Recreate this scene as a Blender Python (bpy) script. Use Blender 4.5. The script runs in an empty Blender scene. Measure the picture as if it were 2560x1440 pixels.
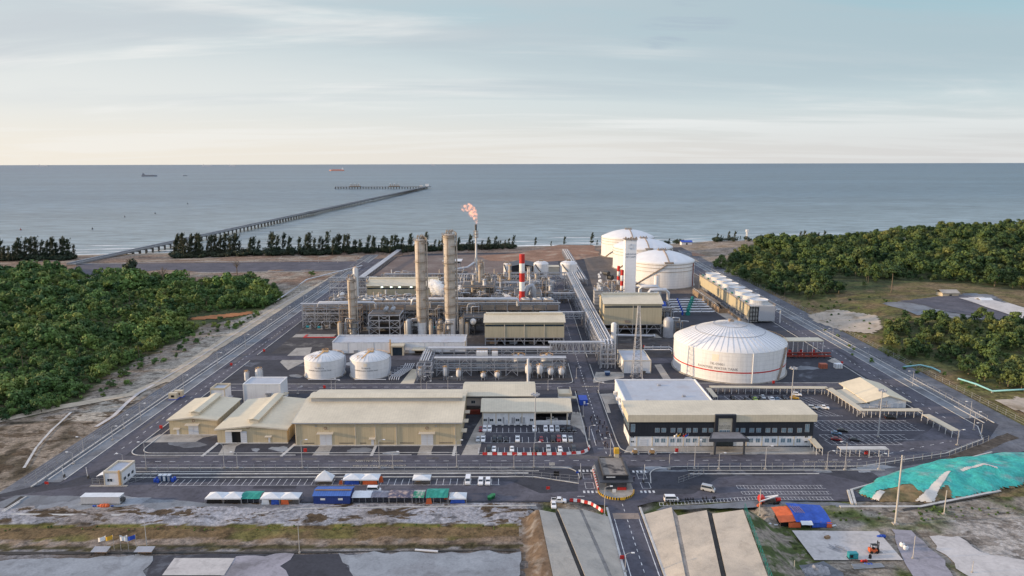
import bpy, bmesh, math, random
import numpy as np
from mathutils import Vector, Matrix, noise
R = math.radians
C = bpy.context.scene.collection
SC = bpy.context.scene
# ------------------------------------------------------------------ camera model (pixel -> place on the ground)
CAMH, FOC, PITCH, ROLL = 115.0, 1750.0, math.atan(320 / 1750.0), 0.0022
CP, SP = math.cos(PITCH), math.sin(PITCH)

def ray(px, py):
    u, v = px - 1280.0, py - 720.0
    u, v = u - ROLL * v, v + ROLL * u
    return Vector((u, FOC * CP - v * SP, -(FOC * SP + v * CP)))

def G(px, py, z=0.0):
    d = ray(px, py)
    t = (CAMH - z) / -d.z
    return Vector((d.x * t, d.y * t, z))

def GX(px, py, z=0.0): return G(px, py, z).x
def zat(px, py, Y):
    d = ray(px, py)
    return CAMH + d.z * Y / d.y
def xat(px, py, Y):
    d = ray(px, py)
    return d.x * Y / d.y

def ramp(x, y):          # gentle rise of the ground in the foreground
    return 0.05 * max(0.0, 222.0 - y)

def GT(px, py, dz=0.0):  # place on the rising foreground
    p = G(px, py)
    for _ in range(6):
        p = G(px, py, ramp(p.x, p.y) + dz)
    return p

# ------------------------------------------------------------------ tagging
def tag(o, label=None, cat=None, group=None, kind=None):
    if label: o['label'] = label
    if cat: o['category'] = cat
    if group: o['group'] = group
    if kind: o['kind'] = kind
    return o

def thing(name, label, cat, loc=(0, 0, 0), rz=0.0, group=None):
    o = bpy.data.objects.new(name, None)
    C.objects.link(o)
    o.empty_display_size = 0.2
    o.location = loc
    o.rotation_euler = (0, 0, rz)
    return tag(o, label, cat, group)

def copy_tree(o, parent=None):
    c = o.copy()
    C.objects.link(c)
    if parent is not None: c.parent = parent
    for ch in KIDS.get(o.name, []):
        k = copy_tree(ch, c)
        KIDS.setdefault(c.name, []).append(k)
    return c
KIDS = {}

# ------------------------------------------------------------------ materials
MATS = {}
def mat(name, col, rough=0.75, var=0.12, scale=0.12, fine=1.6, metal=0.0, streak=0.0, lines=None, spec=0.3, bump=0.0, alt=None, alt_at=0.6, alt_scale=0.05, alt_soft=0.06, world=False, objvar=0.0):
    """procedural surface: base colour, broad and fine noise, optional run-off streaks, seams and a second colour in patches"""
    if name in MATS: return MATS[name]
    m = bpy.data.materials.new(name)
    m.use_nodes = True
    nt = m.node_tree
    N, L = nt.nodes, nt.links
    b = N['Principled BSDF']
    b.inputs['Roughness'].default_value = rough
    b.inputs['Metallic'].default_value = metal
    b.inputs['Specular IOR Level'].default_value = spec
    if world:
        tc = N.new('ShaderNodeNewGeometry'); co = tc.outputs['Position']
    else:
        tc = N.new('ShaderNodeTexCoord'); co = tc.outputs['Object']
    def noi(s, det=4, dist=0.0, vec=None, rough_=0.55):
        n = N.new('ShaderNodeTexNoise'); n.inputs['Scale'].default_value = s; n.inputs['Detail'].default_value = det
        n.inputs['Roughness'].default_value = rough_; n.inputs['Distortion'].default_value = dist
        L.new(vec if vec else co, n.inputs['Vector'])
        return n.outputs['Fac']
    def rng(src, a, b_, c, d):
        r = N.new('ShaderNodeMapRange'); r.inputs['From Min'].default_value = a; r.inputs['From Max'].default_value = b_
        r.inputs['To Min'].default_value = c; r.inputs['To Max'].default_value = d
        L.new(src, r.inputs['Value']); return r.outputs['Result']
    def mul(a, b_):
        k = N.new('ShaderNodeMath'); k.operation = 'MULTIPLY'; L.new(a, k.inputs[0]); L.new(b_, k.inputs[1]); return k.outputs[0]
    f = rng(noi(scale, 5), 0.3, 0.7, 1 - var, 1 + var)
    f = mul(f, rng(noi(fine, 3), 0.3, 0.7, 1 - var * 0.6, 1 + var * 0.6))
    if world: f = mul(f, rng(noi(0.28, 8, 0.8, rough_=0.7), 0.5, 0.64, 1 + var * 0.25, 1 - var * 1.3))
    if streak:
        mp = N.new('ShaderNodeMapping'); mp.inputs['Scale'].default_value = (1, 1, 0.06); L.new(co, mp.inputs['Vector'])
        f = mul(f, rng(noi(0.9, 4, vec=mp.outputs[0]), 0.45, 0.75, 1, 1 - streak))
    if lines:
        ax, per, amp = lines
        w = N.new('ShaderNodeTexWave'); w.wave_type = 'BANDS'; w.bands_direction = ax
        w.inputs['Scale'].default_value = 0.314 / per; w.inputs['Distortion'].default_value = 0
        L.new(co, w.inputs['Vector'])
        f = mul(f, rng(w.outputs['Fac'], 0.0, 0.25, 1 - amp, 1))
    if objvar:
        oi = N.new('ShaderNodeObjectInfo')
        f = mul(f, rng(oi.outputs['Random'], 0, 1, 1 - objvar, 1 + objvar))
    col_out = None
    if alt:
        mx = N.new('ShaderNodeMix'); mx.data_type = 'RGBA'
        mx.inputs[6].default_value = (*col, 1); mx.inputs[7].default_value = (*alt, 1)
        L.new(rng(noi(alt_scale, 7, 0.4, rough_=0.62), alt_at - alt_soft, alt_at + alt_soft, 0, 1), mx.inputs[0])
        col_out = mx.outputs[2]
    sc = N.new('ShaderNodeVectorMath'); sc.operation = 'SCALE'
    if col_out: L.new(col_out, sc.inputs[0])
    else: sc.inputs[0].default_value = col
    L.new(f, sc.inputs['Scale'])
    L.new(sc.outputs[0], b.inputs['Base Color'])
    if bump:
        bp = N.new('ShaderNodeBump'); bp.inputs['Strength'].default_value = bump; bp.inputs['Distance'].default_value = 0.3
        L.new(noi(fine * 1.5, 5), bp.inputs['Height']); L.new(bp.outputs[0], b.inputs['Normal'])
    MATS[name] = m
    return m

def emis(name, col, strength):
    m = bpy.data.materials.new(name); m.use_nodes = True
    b = m.node_tree.nodes['Principled BSDF']
    b.inputs['Base Color'].default_value = (*col, 1)
    b.inputs['Emission Color'].default_value = (*col, 1)
    b.inputs['Emission Strength'].default_value = strength
    MATS[name] = m
    return m

# ------------------------------------------------------------------ mesh builder
class MB:
    def __init__(s, root=None, off=None):
        s.v, s.f, s.sm = [], [], []
        s.root = root
        s.off = Vector(off) if off is not None else (Vector(root.location) if root is not None else Vector((0, 0, 0)))
    def add(s, vs, fs, smooth=False):
        b = len(s.v)
        s.v.extend(tuple(p) for p in vs)
        for f in fs:
            s.f.append(tuple(b + i for i in f)); s.sm.append(smooth)
        return s
    def box(s, x0, x1, y0, y1, z0, z1):
        return s.add([(x0,y0,z0),(x1,y0,z0),(x1,y1,z0),(x0,y1,z0),(x0,y0,z1),(x1,y0,z1),(x1,y1,z1),(x0,y1,z1)],
                     [(3,2,1,0),(4,5,6,7),(0,1,5,4),(1,2,6,5),(2,3,7,6),(3,0,4,7)])
    def obox(s, cx, cy, z0, sx, sy, h, rz=0.0):
        c, q = math.cos(rz), math.sin(rz)
        P = [(cx + c*a - q*b, cy + q*a + c*b) for a, b in ((-sx/2,-sy/2),(sx/2,-sy/2),(sx/2,sy/2),(-sx/2,sy/2))]
        return s.prism(P, z0, z0 + h)
    def prism(s, poly, z0, z1):
        n = len(poly)
        a = sum(poly[i][0]*poly[(i+1)%n][1] - poly[(i+1)%n][0]*poly[i][1] for i in range(n))
        if a < 0: poly = list(poly)[::-1]
        vs = [(p[0], p[1], z0) for p in poly] + [(p[0], p[1], z1) for p in poly]
        fs = [tuple(range(n))[::-1], tuple(range(n, 2*n))] + [(i, (i+1)%n, n+(i+1)%n, n+i) for i in range(n)]
        return s.add(vs, fs)
    def extr(s, prof, axis, a0, a1):
        """profile [(u,z)] in the plane across 'axis', extruded from a0 to a1"""
        n = len(prof)
        if axis == 'x': P = lambda a, u, z: (a, u, z)
        else: P = lambda a, u, z: (u, a, z)
        vs = [P(a0, *p) for p in prof] + [P(a1, *p) for p in prof]
        fs = [tuple(range(n))[::-1], tuple(range(n, 2*n))] + [(i, (i+1)%n, n+(i+1)%n, n+i) for i in range(n)]
        return s.add(vs, fs)
    def sheet(s, pts):
        return s.add(pts, [tuple(range(len(pts)))])
    def cyl(s, x, y, z0, z1, r0, r1=None, n=20, smooth=True):
        r1 = r0 if r1 is None else r1
        vs = [(x + r0*math.cos(2*math.pi*i/n), y + r0*math.sin(2*math.pi*i/n), z0) for i in range(n)]
        vs += [(x + r1*math.cos(2*math.pi*i/n), y + r1*math.sin(2*math.pi*i/n), z1) for i in range(n)]
        b = len(s.v)
        s.add(vs, [(i, (i+1)%n, n+(i+1)%n, n+i) for i in range(n)], smooth)
        s.add(vs, [tuple(range(n))[::-1], tuple(range(n, 2*n))])
        return s
    def ring(s, x, y, z0, z1, r0, r1, n=32):
        vs = []
        for r, z in ((r0,z0),(r1,z0),(r1,z1),(r0,z1)):
            vs += [(x + r*math.cos(2*math.pi*i/n), y + r*math.sin(2*math.pi*i/n), z) for i in range(n)]
        fs = []
        for k in range(4):
            for i in range(n):
                fs.append((k*n+i, k*n+(i+1)%n, ((k+1)%4)*n+(i+1)%n, ((k+1)%4)*n+i))
        return s.add(vs, fs)
    def lathe(s, x, y, prof, n=24, smooth=True, caps=True):
        """prof = [(r,z)...] bottom to top"""
        vs = []
        for r, z in prof:
            vs += [(x + r*math.cos(2*math.pi*i/n), y + r*math.sin(2*math.pi*i/n), z) for i in range(n)]
        fs = []
        for k in range(len(prof)-1):
            for i in range(n):
                fs.append((k*n+i, k*n+(i+1)%n, (k+1)*n+(i+1)%n, (k+1)*n+i))
        s.add(vs, fs, smooth)
        m = len(prof)-1
        if not caps: return s
        if prof[0][0] > 0.01: s.add(vs[:n], [tuple(range(n))[::-1]])
        if prof[-1][0] > 0.01: s.add(vs[m*n:], [tuple(range(n))])
        return s
    def dome(s, x, y, z, r, h, n=32, k=6):
        return s.lathe(x, y, [(max(0.02, r*math.cos(a)), z + h*math.sin(a)) for a in [math.pi/2*i/k for i in range(k+1)]], n)
    def beam(s, p0, p1, w, h=None):
        p0, p1 = Vector(p0), Vector(p1); h = h or w
        d = (p1 - p0)
        if d.length < 1e-6: return s
        d.normalize()
        a = d.cross(Vector((0,0,1)))
        if a.length < 1e-3: a = Vector((1,0,0))
        a.normalize(); c = a.cross(d)
        a *= w/2; c *= h/2
        return s.add([p0-a-c,p0+a-c,p0+a+c,p0-a+c,p1-a-c,p1+a-c,p1+a+c,p1-a+c],
                     [(0,1,2,3),(7,6,5,4),(0,4,5,1),(1,5,6,2),(2,6,7,3),(3,7,4,0)])
    def tube(s, pts, r, n=8):
        pts = [Vector(p) for p in pts]
        m = len(pts); vs = []
        for i, p in enumerate(pts):
            d = (pts[min(i+1,m-1)] - pts[max(i-1,0)]).normalized()
            a = d.cross(Vector((0,0,1)))
            if a.length < 0.05: a = d.cross(Vector((0,1,0)))
            a.normalize(); c = a.cross(d)
            rr = r[i] if isinstance(r, (list, tuple)) else r
            vs += [p + a*rr*math.cos(2*math.pi*k/n) + c*rr*math.sin(2*math.pi*k/n) for k in range(n)]
        fs = [(i*n+k, i*n+(k+1)%n, (i+1)*n+(k+1)%n, (i+1)*n+k) for i in range(m-1) for k in range(n)]
        s.add(vs, fs, True)
        s.add(vs[:n], [tuple(range(n))]); s.add(vs[-n:], [tuple(range(n))[::-1]])
        return s
    def capsule(s, p0, p1, r, n=14):
        """drum with dished ends"""
        p0, p1 = Vector(p0), Vector(p1); d = (p1-p0).normalized()
        pts, rs = [], []
        for k in range(4):
            a = math.pi/2*k/3; pts.append(p0 - d*r*0.5*math.cos(a)); rs.append(max(0.03, r*math.sin(a)))
        for k in range(4):
            a = math.pi/2*k/3; pts.append(p1 + d*r*0.5*math.sin(a)); rs.append(max(0.03, r*math.cos(a)))
        return s.tube(pts, rs, n)
    def path(s, pts, w, h, closed=False):
        """kerb-like bar swept along a ground polyline"""
        pts = [Vector(p) for p in pts]; n = len(pts); L, Rr = [], []
        for i in range(n):
            a = pts[(i-1) % n] if (i > 0 or closed) else pts[i]
            b = pts[(i+1) % n] if (i < n-1 or closed) else pts[i]
            d = (b - a); d.z = 0; d.normalize(); q = Vector((-d.y, d.x, 0)) * (w/2)
            L.append(pts[i] + q); Rr.append(pts[i] - q)
        up = Vector((0,0,h)); vs = []
        for i in range(n): vs += [L[i], Rr[i], Rr[i]+up, L[i]+up]
        fs = []
        for i in range(n if closed else n-1):
            a, b = 4*i, 4*((i+1) % n)
            for k in range(4): fs.append((a+k, a+(k+1)%4, b+(k+1)%4, b+k))
        if not closed: fs += [(0,1,2,3), (4*n-1,4*n-2,4*n-3,4*n-4)]
        return s.add(vs, fs)
    def mesh(s, name, m, m2=None):
        me = bpy.data.meshes.new(name)
        o = s.off
        me.from_pydata([(p[0]-o.x, p[1]-o.y, p[2]-o.z) for p in s.v], [], s.f)
        me.polygons.foreach_set('use_smooth', s.sm)
        if m: me.materials.append(m)
        me.update()
        bm = bmesh.new(); bm.from_mesh(me); bmesh.ops.recalc_face_normals(bm, faces=bm.faces); bm.to_mesh(me); bm.free()
        return me
    def build(s, name, m, parent=None, label=None):
        o = bpy.data.objects.new(name, s.mesh(name, m))
        C.objects.link(o)
        parent = parent if parent is not None else s.root
        if parent is not None:
            o.parent = parent; KIDS.setdefault(parent.name, []).append(o)
        if label: o['label'] = label
        return o
    def solo(s, name, m, label, cat, group=None, at=None):
        """a thing that is one mesh, with its origin at its base"""
        xs = [p[0] for p in s.v]; ys = [p[1] for p in s.v]; zs = [p[2] for p in s.v]
        at = Vector(at) if at is not None else Vector(((min(xs)+max(xs))/2, (min(ys)+max(ys))/2, min(zs)))
        s.off = at
        o = bpy.data.objects.new(name, s.mesh(name, m)); C.objects.link(o); o.location = at
        return tag(o, label, cat, group)
    def struct(s, name, m):
        o = bpy.data.objects.new(name, s.mesh(name, m)); C.objects.link(o)
        o['kind'] = 'structure'
        return o

def text_mb(txt, size, P, ux, uy, depth=0.05, align='CENTER', font_scale_x=1.0):
    """letters as flat mesh: P centre, ux / uy unit vectors of the writing plane. returns (verts, faces)"""
    cu = bpy.data.curves.new('txt', 'FONT'); cu.body = txt; cu.size = size; cu.align_x = align; cu.align_y = 'CENTER'; cu.resolution_u = 2
    ob = bpy.data.objects.new('txt', cu)
    me = ob.to_mesh()
    P, ux, uy = Vector(P), Vector(ux), Vector(uy)
    vs = [P + ux*v.co.x*font_scale_x + uy*v.co.y for v in me.vertices]; fs = [tuple(p.vertices) for p in me.polygons]
    ob.to_mesh_clear(); bpy.data.objects.remove(ob); bpy.data.curves.remove(cu)
    return vs, fs

# ------------------------------------------------------------------ palette (real-world base colours)
asphalt = mat('asphalt', (0.078,0.077,0.096), 0.9, 0.2, 0.11, 0.7, world=True, alt=(0.108,0.104,0.122), alt_at=0.55, alt_scale=0.035, alt_soft=0.14)
asphalt_new = mat('asphalt_new', (0.05,0.05,0.063), 0.9, 0.14, 0.08, 1.4, world=True, alt=(0.085,0.08,0.09), alt_at=0.55, alt_scale=0.04, alt_soft=0.12)
yard_mat = mat('yard_gravel', (0.048,0.05,0.062), 0.95, 0.2, 0.05, 1.0, world=True, alt=(0.15,0.162,0.19), alt_at=0.66, alt_scale=0.045, alt_soft=0.05)
gravel_mat = mat('gravel', (0.19,0.205,0.225), 0.95, 0.16, 0.08, 1.5, world=True, alt=(0.11,0.112,0.122), alt_at=0.55, alt_scale=0.06, alt_soft=0.12)
pale_gravel = mat('pale_gravel', (0.27,0.29,0.315), 0.95, 0.14, 0.1, 1.6, world=True, alt=(0.185,0.19,0.205), alt_at=0.6, alt_scale=0.07, alt_soft=0.1)
concrete = mat('concrete', (0.36,0.335,0.30), 0.9, 0.14, 0.15, 1.5, world=True, alt=(0.25,0.235,0.215), alt_at=0.6, alt_scale=0.12, alt_soft=0.12)
concrete_slope = mat('slope_concrete', (0.44,0.395,0.335), 0.92, 0.1, 0.1, 2.2, world=True, alt=(0.30,0.28,0.25), alt_at=0.6, alt_scale=0.09, alt_soft=0.15, bump=0.35)
white_slab = mat('slab_concrete', (0.50,0.47,0.45), 0.9, 0.12, 0.12, 1.1, world=True, alt=(0.28,0.26,0.25), alt_at=0.66, alt_scale=0.13, alt_soft=0.07)
kerb_mat = mat('kerb_concrete', (0.48,0.47,0.45), 0.9, 0.15, 0.2, 2.0, world=True)
line_mat = mat('road_paint', (0.62,0.62,0.62), 0.7, 0.25, 0.5, 2.0, world=True)
drain_mat = mat('drain_dark', (0.05,0.048,0.045), 0.95, 0.2, 0.3, 2.0, world=True)
roof_beige = mat('roof_sheet', (0.62,0.55,0.42), 0.6, 0.09, 0.08, 0.7, lines=('X', 1.1, 0.06))
roof_beige_y = mat('roof_sheet_cross', (0.63,0.555,0.41), 0.6, 0.09, 0.08, 0.7, lines=('Y', 1.1, 0.06))
patrol_mat = mat('patrol_gravel', (0.105,0.11,0.127), 0.95, 0.2, 0.1, 1.2, world=True, alt=(0.165,0.175,0.195), alt_at=0.6, alt_scale=0.07, alt_soft=.1)
wall_beige = mat('wall_sheet', (0.57,0.465,0.30), 0.65, 0.05, 0.1, 1.2, lines=('X', 0.9, 0.06), streak=0.14)
trim_beige = mat('trim_beige', (0.62,0.55,0.44), 0.6, 0.05)
wall_khaki = mat('khaki_sheet', (0.50,0.44,0.31), 0.6, 0.05, 0.1, 1.2, lines=('X', 1.0, 0.07), streak=0.15)
white_wall = mat('white_render', (0.74,0.75,0.77), 0.7, 0.05, 0.2, 1.5, streak=0.13)
white_roof = mat('white_roof', (0.43,0.455,0.50), 0.7, 0.07, 0.15, 0.9, alt=(0.42,0.42,0.45), alt_at=0.58, alt_scale=0.12)
tank_white = mat('tank_white', (0.76,0.755,0.755), 0.5, 0.045, 0.1, 0.8, streak=0.13, lines=('Z', 2.4, 0.06))
tank_roof = mat('tank_roof', (0.70,0.70,0.71), 0.5, 0.05, 0.15, 0.9)
dark_clad = mat('dark_cladding', (0.022,0.026,0.036), 0.5, 0.12, 0.3, 2.0, lines=('X', 1.2, 0.12))
dark_roof = mat('dark_metal', (0.06,0.066,0.08), 0.55, 0.12, 0.3, 2.0)
glass = mat('window_glass', (0.03,0.045,0.06), 0.12, 0.2, 0.6, 1.0, spec=0.6)
glass_light = mat('pale_glass', (0.16,0.24,0.30), 0.15, 0.2, 0.6, 1.0, spec=0.6)
black_void = mat('dark_interior', (0.012,0.012,0.013), 0.9, 0.1)  # near-black colour stands in for the shade inside openings
shutter = mat('shutter_door', (0.60,0.62,0.66), 0.55, 0.05, lines=('Z', 0.8, 0.12))
steel = mat('galvanised_steel', (0.36,0.37,0.40), 0.5, 0.14, 0.3, 1.5, metal=0.2)
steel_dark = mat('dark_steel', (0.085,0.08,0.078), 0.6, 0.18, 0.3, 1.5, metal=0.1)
steel_rust = mat('weathered_steel', (0.30,0.245,0.20), 0.7, 0.2, 0.3, 1.5, alt=(0.36,0.20,0.10), alt_at=0.62, alt_scale=0.3)
column_mat = mat('column_insulation', (0.52,0.455,0.385), 0.6, 0.09, 0.2, 1.2, lines=('Z', 3.2, 0.12), streak=0.12, alt=(0.38,0.32,0.26), alt_at=0.6, alt_scale=0.12)
pipe_white = mat('pipe_jacket', (0.56,0.57,0.60), 0.4, 0.08, 0.3, 1.5, metal=0.15)
pipe_grey = mat('pipe_grey', (0.32,0.34,0.37), 0.45, 0.1, 0.3, 1.5, metal=0.15)
pipe_dark = mat('pipe_dark', (0.05,0.052,0.055), 0.5, 0.1)
vessel_mat = mat('vessel_white', (0.66,0.655,0.65), 0.5, 0.06, 0.3, 1.5, streak=0.12)
vessel_beige = mat('vessel_beige', (0.50,0.43,0.35), 0.55, 0.08, 0.3, 1.5, streak=0.12)
rail_yellow = mat('handrail_orange', (0.62,0.38,0.17), 0.6, 0.15)
paint_red = mat('paint_red', (0.50,0.035,0.03), 0.5, 0.08, streak=0.05)
paint_white = mat('paint_white', (0.76,0.755,0.75), 0.5, 0.05)
paint_blue = mat('paint_blue', (0.025,0.075,0.40), 0.5, 0.12)
paint_teal = mat('paint_teal', (0.03,0.26,0.30), 0.5, 0.12)
paint_green = mat('paint_green', (0.02,0.20,0.17), 0.5, 0.12)
paint_yellow = mat('paint_yellow', (0.60,0.36,0.04), 0.55, 0.12)
paint_black = mat('paint_black', (0.015,0.015,0.016), 0.5, 0.1)
rust_red = mat('rust_red', (0.22,0.045,0.03), 0.6, 0.15)
orange = mat('orange_tarp', (0.62,0.13,0.045), 0.7, 0.15, 0.4, 1.2)
blue_tarp = mat('blue_tarp', (0.03,0.09,0.42), 0.6, 0.22, 0.4, 1.2, bump=0.4)
green_tarp = mat('green_tarp', (0.025,0.24,0.19), 0.7, 0.2, 0.3, 1.0, alt=(0.05,0.33,0.27), alt_at=0.55, alt_scale=0.4)
grey_tarp = mat('grey_tarp', (0.16,0.17,0.22), 0.7, 0.25, 0.4, 1.2, alt=(0.3,0.31,0.34), alt_at=0.6, alt_scale=0.4)
white_tarp = mat('white_tarp', (0.66,0.68,0.70), 0.6, 0.08, 0.4, 1.2)
pole_mat = mat('lamp_post_steel', (0.40,0.40,0.41), 0.5, 0.08)
cream_box = mat('cream_paint', (0.55,0.48,0.36), 0.6, 0.08)
wood = mat('timber', (0.26,0.17,0.10), 0.8, 0.2)
text_dark = mat('lettering_dark', (0.03,0.035,0.05), 0.6, 0.05)
text_gold = mat('lettering_road', (0.42,0.37,0.28), 0.8, 0.15)
skin_m = mat('skin', (0.36,0.22,0.15), 0.6, 0.05)
cloth_dark = mat('dark_clothes', (0.02,0.02,0.028), 0.9, 0.1)
tyre = mat('tyre_rubber', (0.018,0.018,0.018), 0.9, 0.05)
# ------------------------------------------------------------------ camera, sun, sky
cam = bpy.data.cameras.new('camera'); camo = bpy.data.objects.new('camera', cam); C.objects.link(camo)
cam.sensor_width = 36; cam.sensor_fit = 'HORIZONTAL'; cam.lens = 36 * FOC / 2560
cam.clip_start = 1; cam.clip_end = 90000
camo.matrix_world = Matrix.Translation((0, 0, CAMH)) @ Matrix.Rotation(math.pi/2 - PITCH, 4, 'X') @ Matrix.Rotation(-ROLL, 4, 'Z')
SC.camera = camo
SUN_EL, SUN_AZ = R(9.5), R(-6.0)     # low sun straight off to the left
sl = bpy.data.lights.new('sun', 'SUN'); sl.energy = 5.0; sl.angle = R(1.5); sl.color = (1.0, 0.72, 0.43)
so = bpy.data.objects.new('sun', sl); C.objects.link(so)
sd = Vector((-math.cos(SUN_EL)*math.cos(SUN_AZ), math.cos(SUN_EL)*math.sin(SUN_AZ), math.sin(SUN_EL)))
so.rotation_euler = sd.to_track_quat('Z', 'Y').to_euler()
so.location = (-400, 300, 300)

w = bpy.data.worlds.new('World'); SC.world = w; w.use_nodes = True
nt = w.node_tree; N, L = nt.nodes, nt.links
bg = N['Background']; bg.inputs['Strength'].default_value = 0.1
sky = N.new('ShaderNodeTexSky'); sky.sky_type = 'NISHITA'; sky.sun_disc = False
sky.sun_elevation = SUN_EL; sky.sun_rotation = math.atan2(sd.x, sd.y); sky.air_density = 1.0; sky.dust_density = 1.5; sky.ozone_density = 1.5
tc = N.new('ShaderNodeTexCoord'); sep = N.new('ShaderNodeSeparateXYZ'); L.new(tc.outputs['Generated'], sep.inputs[0])
def mth(op, a, b=None, c=None, clamp=False):
    k = N.new('ShaderNodeMath'); k.operation = op; k.use_clamp = clamp
    for i, x in enumerate((a, b, c)):
        if x is None: continue
        if isinstance(x, (int, float)): k.inputs[i].default_value = x
        else: L.new(x, k.inputs[i])
    return k.outputs[0]
def rng(x, a, b, c, d, smooth=True):
    r = N.new('ShaderNodeMapRange'); r.interpolation_type = 'SMOOTHSTEP' if smooth else 'LINEAR'
    for k, v in zip(('From Min', 'From Max', 'To Min', 'To Max'), (a, b, c, d)): r.inputs[k].default_value = v
    L.new(x, r.inputs['Value']); return r.outputs[0]
def mixc(f, a, b):
    m = N.new('ShaderNodeMix'); m.data_type = 'RGBA'
    if isinstance(f, (int, float)): m.inputs[0].default_value = f
    else: L.new(f, m.inputs[0])
    for i, x in ((6, a), (7, b)):
        if isinstance(x, tuple): m.inputs[i].default_value = (*x, 1)
        else: L.new(x, m.inputs[i])
    return m.outputs[2]
X, Y, Z = sep.outputs
zc = mth('MAXIMUM', Z, 0.0)
den = mth('ADD', zc, 0.07)
cx, cy = mth('DIVIDE', X, den), mth('DIVIDE', Y, den)
cmb = N.new('ShaderNodeCombineXYZ'); L.new(cx, cmb.inputs[0]); L.new(cy, cmb.inputs[1])
def cloudnoise(sx, sy, off, det=5, dist=0.6, rot=0.0, rough=0.55):
    mp = N.new('ShaderNodeMapping'); mp.inputs['Scale'].default_value = (sx, sy, 1); mp.inputs['Location'].default_value = (*off, 0)
    mp.inputs['Rotation'].default_value = (0, 0, rot); L.new(cmb.outputs[0], mp.inputs['Vector'])
    n = N.new('ShaderNodeTexNoise'); n.inputs['Scale'].default_value = 1.0; n.inputs['Detail'].default_value = det
    n.inputs['Distortion'].default_value = dist; n.inputs['Roughness'].default_value = rough
    L.new(mp.outputs[0], n.inputs['Vector']); return n.outputs['Fac']
# clear part: Nishita sky, seen through thin high cloud (values here are 10x, the background runs at 0.1)
az = mth('ARCTAN2', X, Y)
azf = rng(az, -0.75, 0.75, 0, 1)
el = rng(zc, 0.0, 0.22, 0, 1, False)
low = mixc(azf, (9.6, 9.0, 8.0), (7.3, 7.3, 7.3))          # veil near the horizon, warm to the left
mid = mixc(azf, (8.4, 8.6, 8.5), (6.1, 7.2, 7.6))
top = mixc(azf, (6.2, 7.0, 7.4), (3.5, 5.7, 6.6))
veil = mixc(rng(zc, 0.0, 0.085, 0, 1), low, mid)
veil = mixc(rng(zc, 0.075, 0.20, 0, 1), veil, top)
base = mixc(0.92, sky.outputs[0], veil)
streak = cloudnoise(0.17, 0.34, (3.1, 1.7), 7, 1.2, 0.16, 0.58)
streak2 = cloudnoise(0.25, 0.9, (7.7, 4.2), 6, 0.5, -0.12)
s = mth('ADD', mth('MULTIPLY', streak, 0.7), mth('MULTIPLY', streak2, 0.3))
bright = mixc(azf, (9.3, 9.25, 9.0), (8.1, 8.4, 8.4))
base = mixc(mth('MULTIPLY', rng(s, 0.45, 0.59, 0, 1), rng(zc, 0.02, 0.07, 0.35, 0.95)), base, bright)
dk = cloudnoise(0.15, 0.44, (11.3, 2.6), 6, 0.8, 0.06)
shade = mixc(azf, (5.9, 6.4, 6.8), (4.3, 5.5, 6.1))
base = mixc(mth('MULTIPLY', rng(dk, 0.45, 0.62, 0, 1), rng(zc, 0.05, 0.12, 0.0, 0.85)), base, shade)
# small scud clouds right of the middle
def blob(a0, z0, sa, sz):
    a = mth('DIVIDE', mth('SUBTRACT', az, a0), sa); b = mth('DIVIDE', mth('SUBTRACT', zc, z0), sz)
    return mth('SUBTRACT', 1.0, mth('ADD', mth('MULTIPLY', a, a), mth('MULTIPLY', b, b)), clamp=True)
ragged = cloudnoise(1.1, 2.0, (5.0, 9.0), 6, 0.6, 0.1, 0.65)
bl = mth('MAXIMUM', mth('MAXIMUM', blob(0.245, 0.207, 0.05, 0.016), blob(0.235, 0.173, 0.075, 0.015)), blob(0.205, 0.152, 0.04, 0.01))
base = mixc(mth('MULTIPLY', mth('MULTIPLY', rng(bl, 0.0, 0.9, 0, 1), rng(ragged, 0.40, 0.58, 0, 1)), 0.75), base, (4.1, 5.0, 5.9))
# the veil is thicker and brighter overhead, out of the picture
up = N.new('ShaderNodeVectorMath'); up.operation = 'SCALE'; L.new(mixc(rng(zc, 0.25, 0.45, 0, 1), base, (7.0, 8.0, 10.2)), up.inputs[0])
L.new(rng(zc, 0.24, 0.6, 1.0, 1.03), up.inputs['Scale'])
L.new(up.outputs[0], bg.inputs['Color'])

SC.view_settings.view_transform = 'Standard'; SC.view_settings.look = 'None'; SC.view_settings.gamma = 1.0
SC.view_settings.use_curve_mapping = False; SC.view_settings.exposure = 0.0
SC.cycles.use_denoising = True
SC.cycles.max_bounces = 8; SC.cycles.diffuse_bounces = 2; SC.cycles.glossy_bounces = 2; SC.cycles.volume_bounces = 6; SC.cycles.transparent_max_bounces = 6
SC.cycles.use_adaptive_sampling = True; SC.cycles.adaptive_threshold = 0.02

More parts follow.
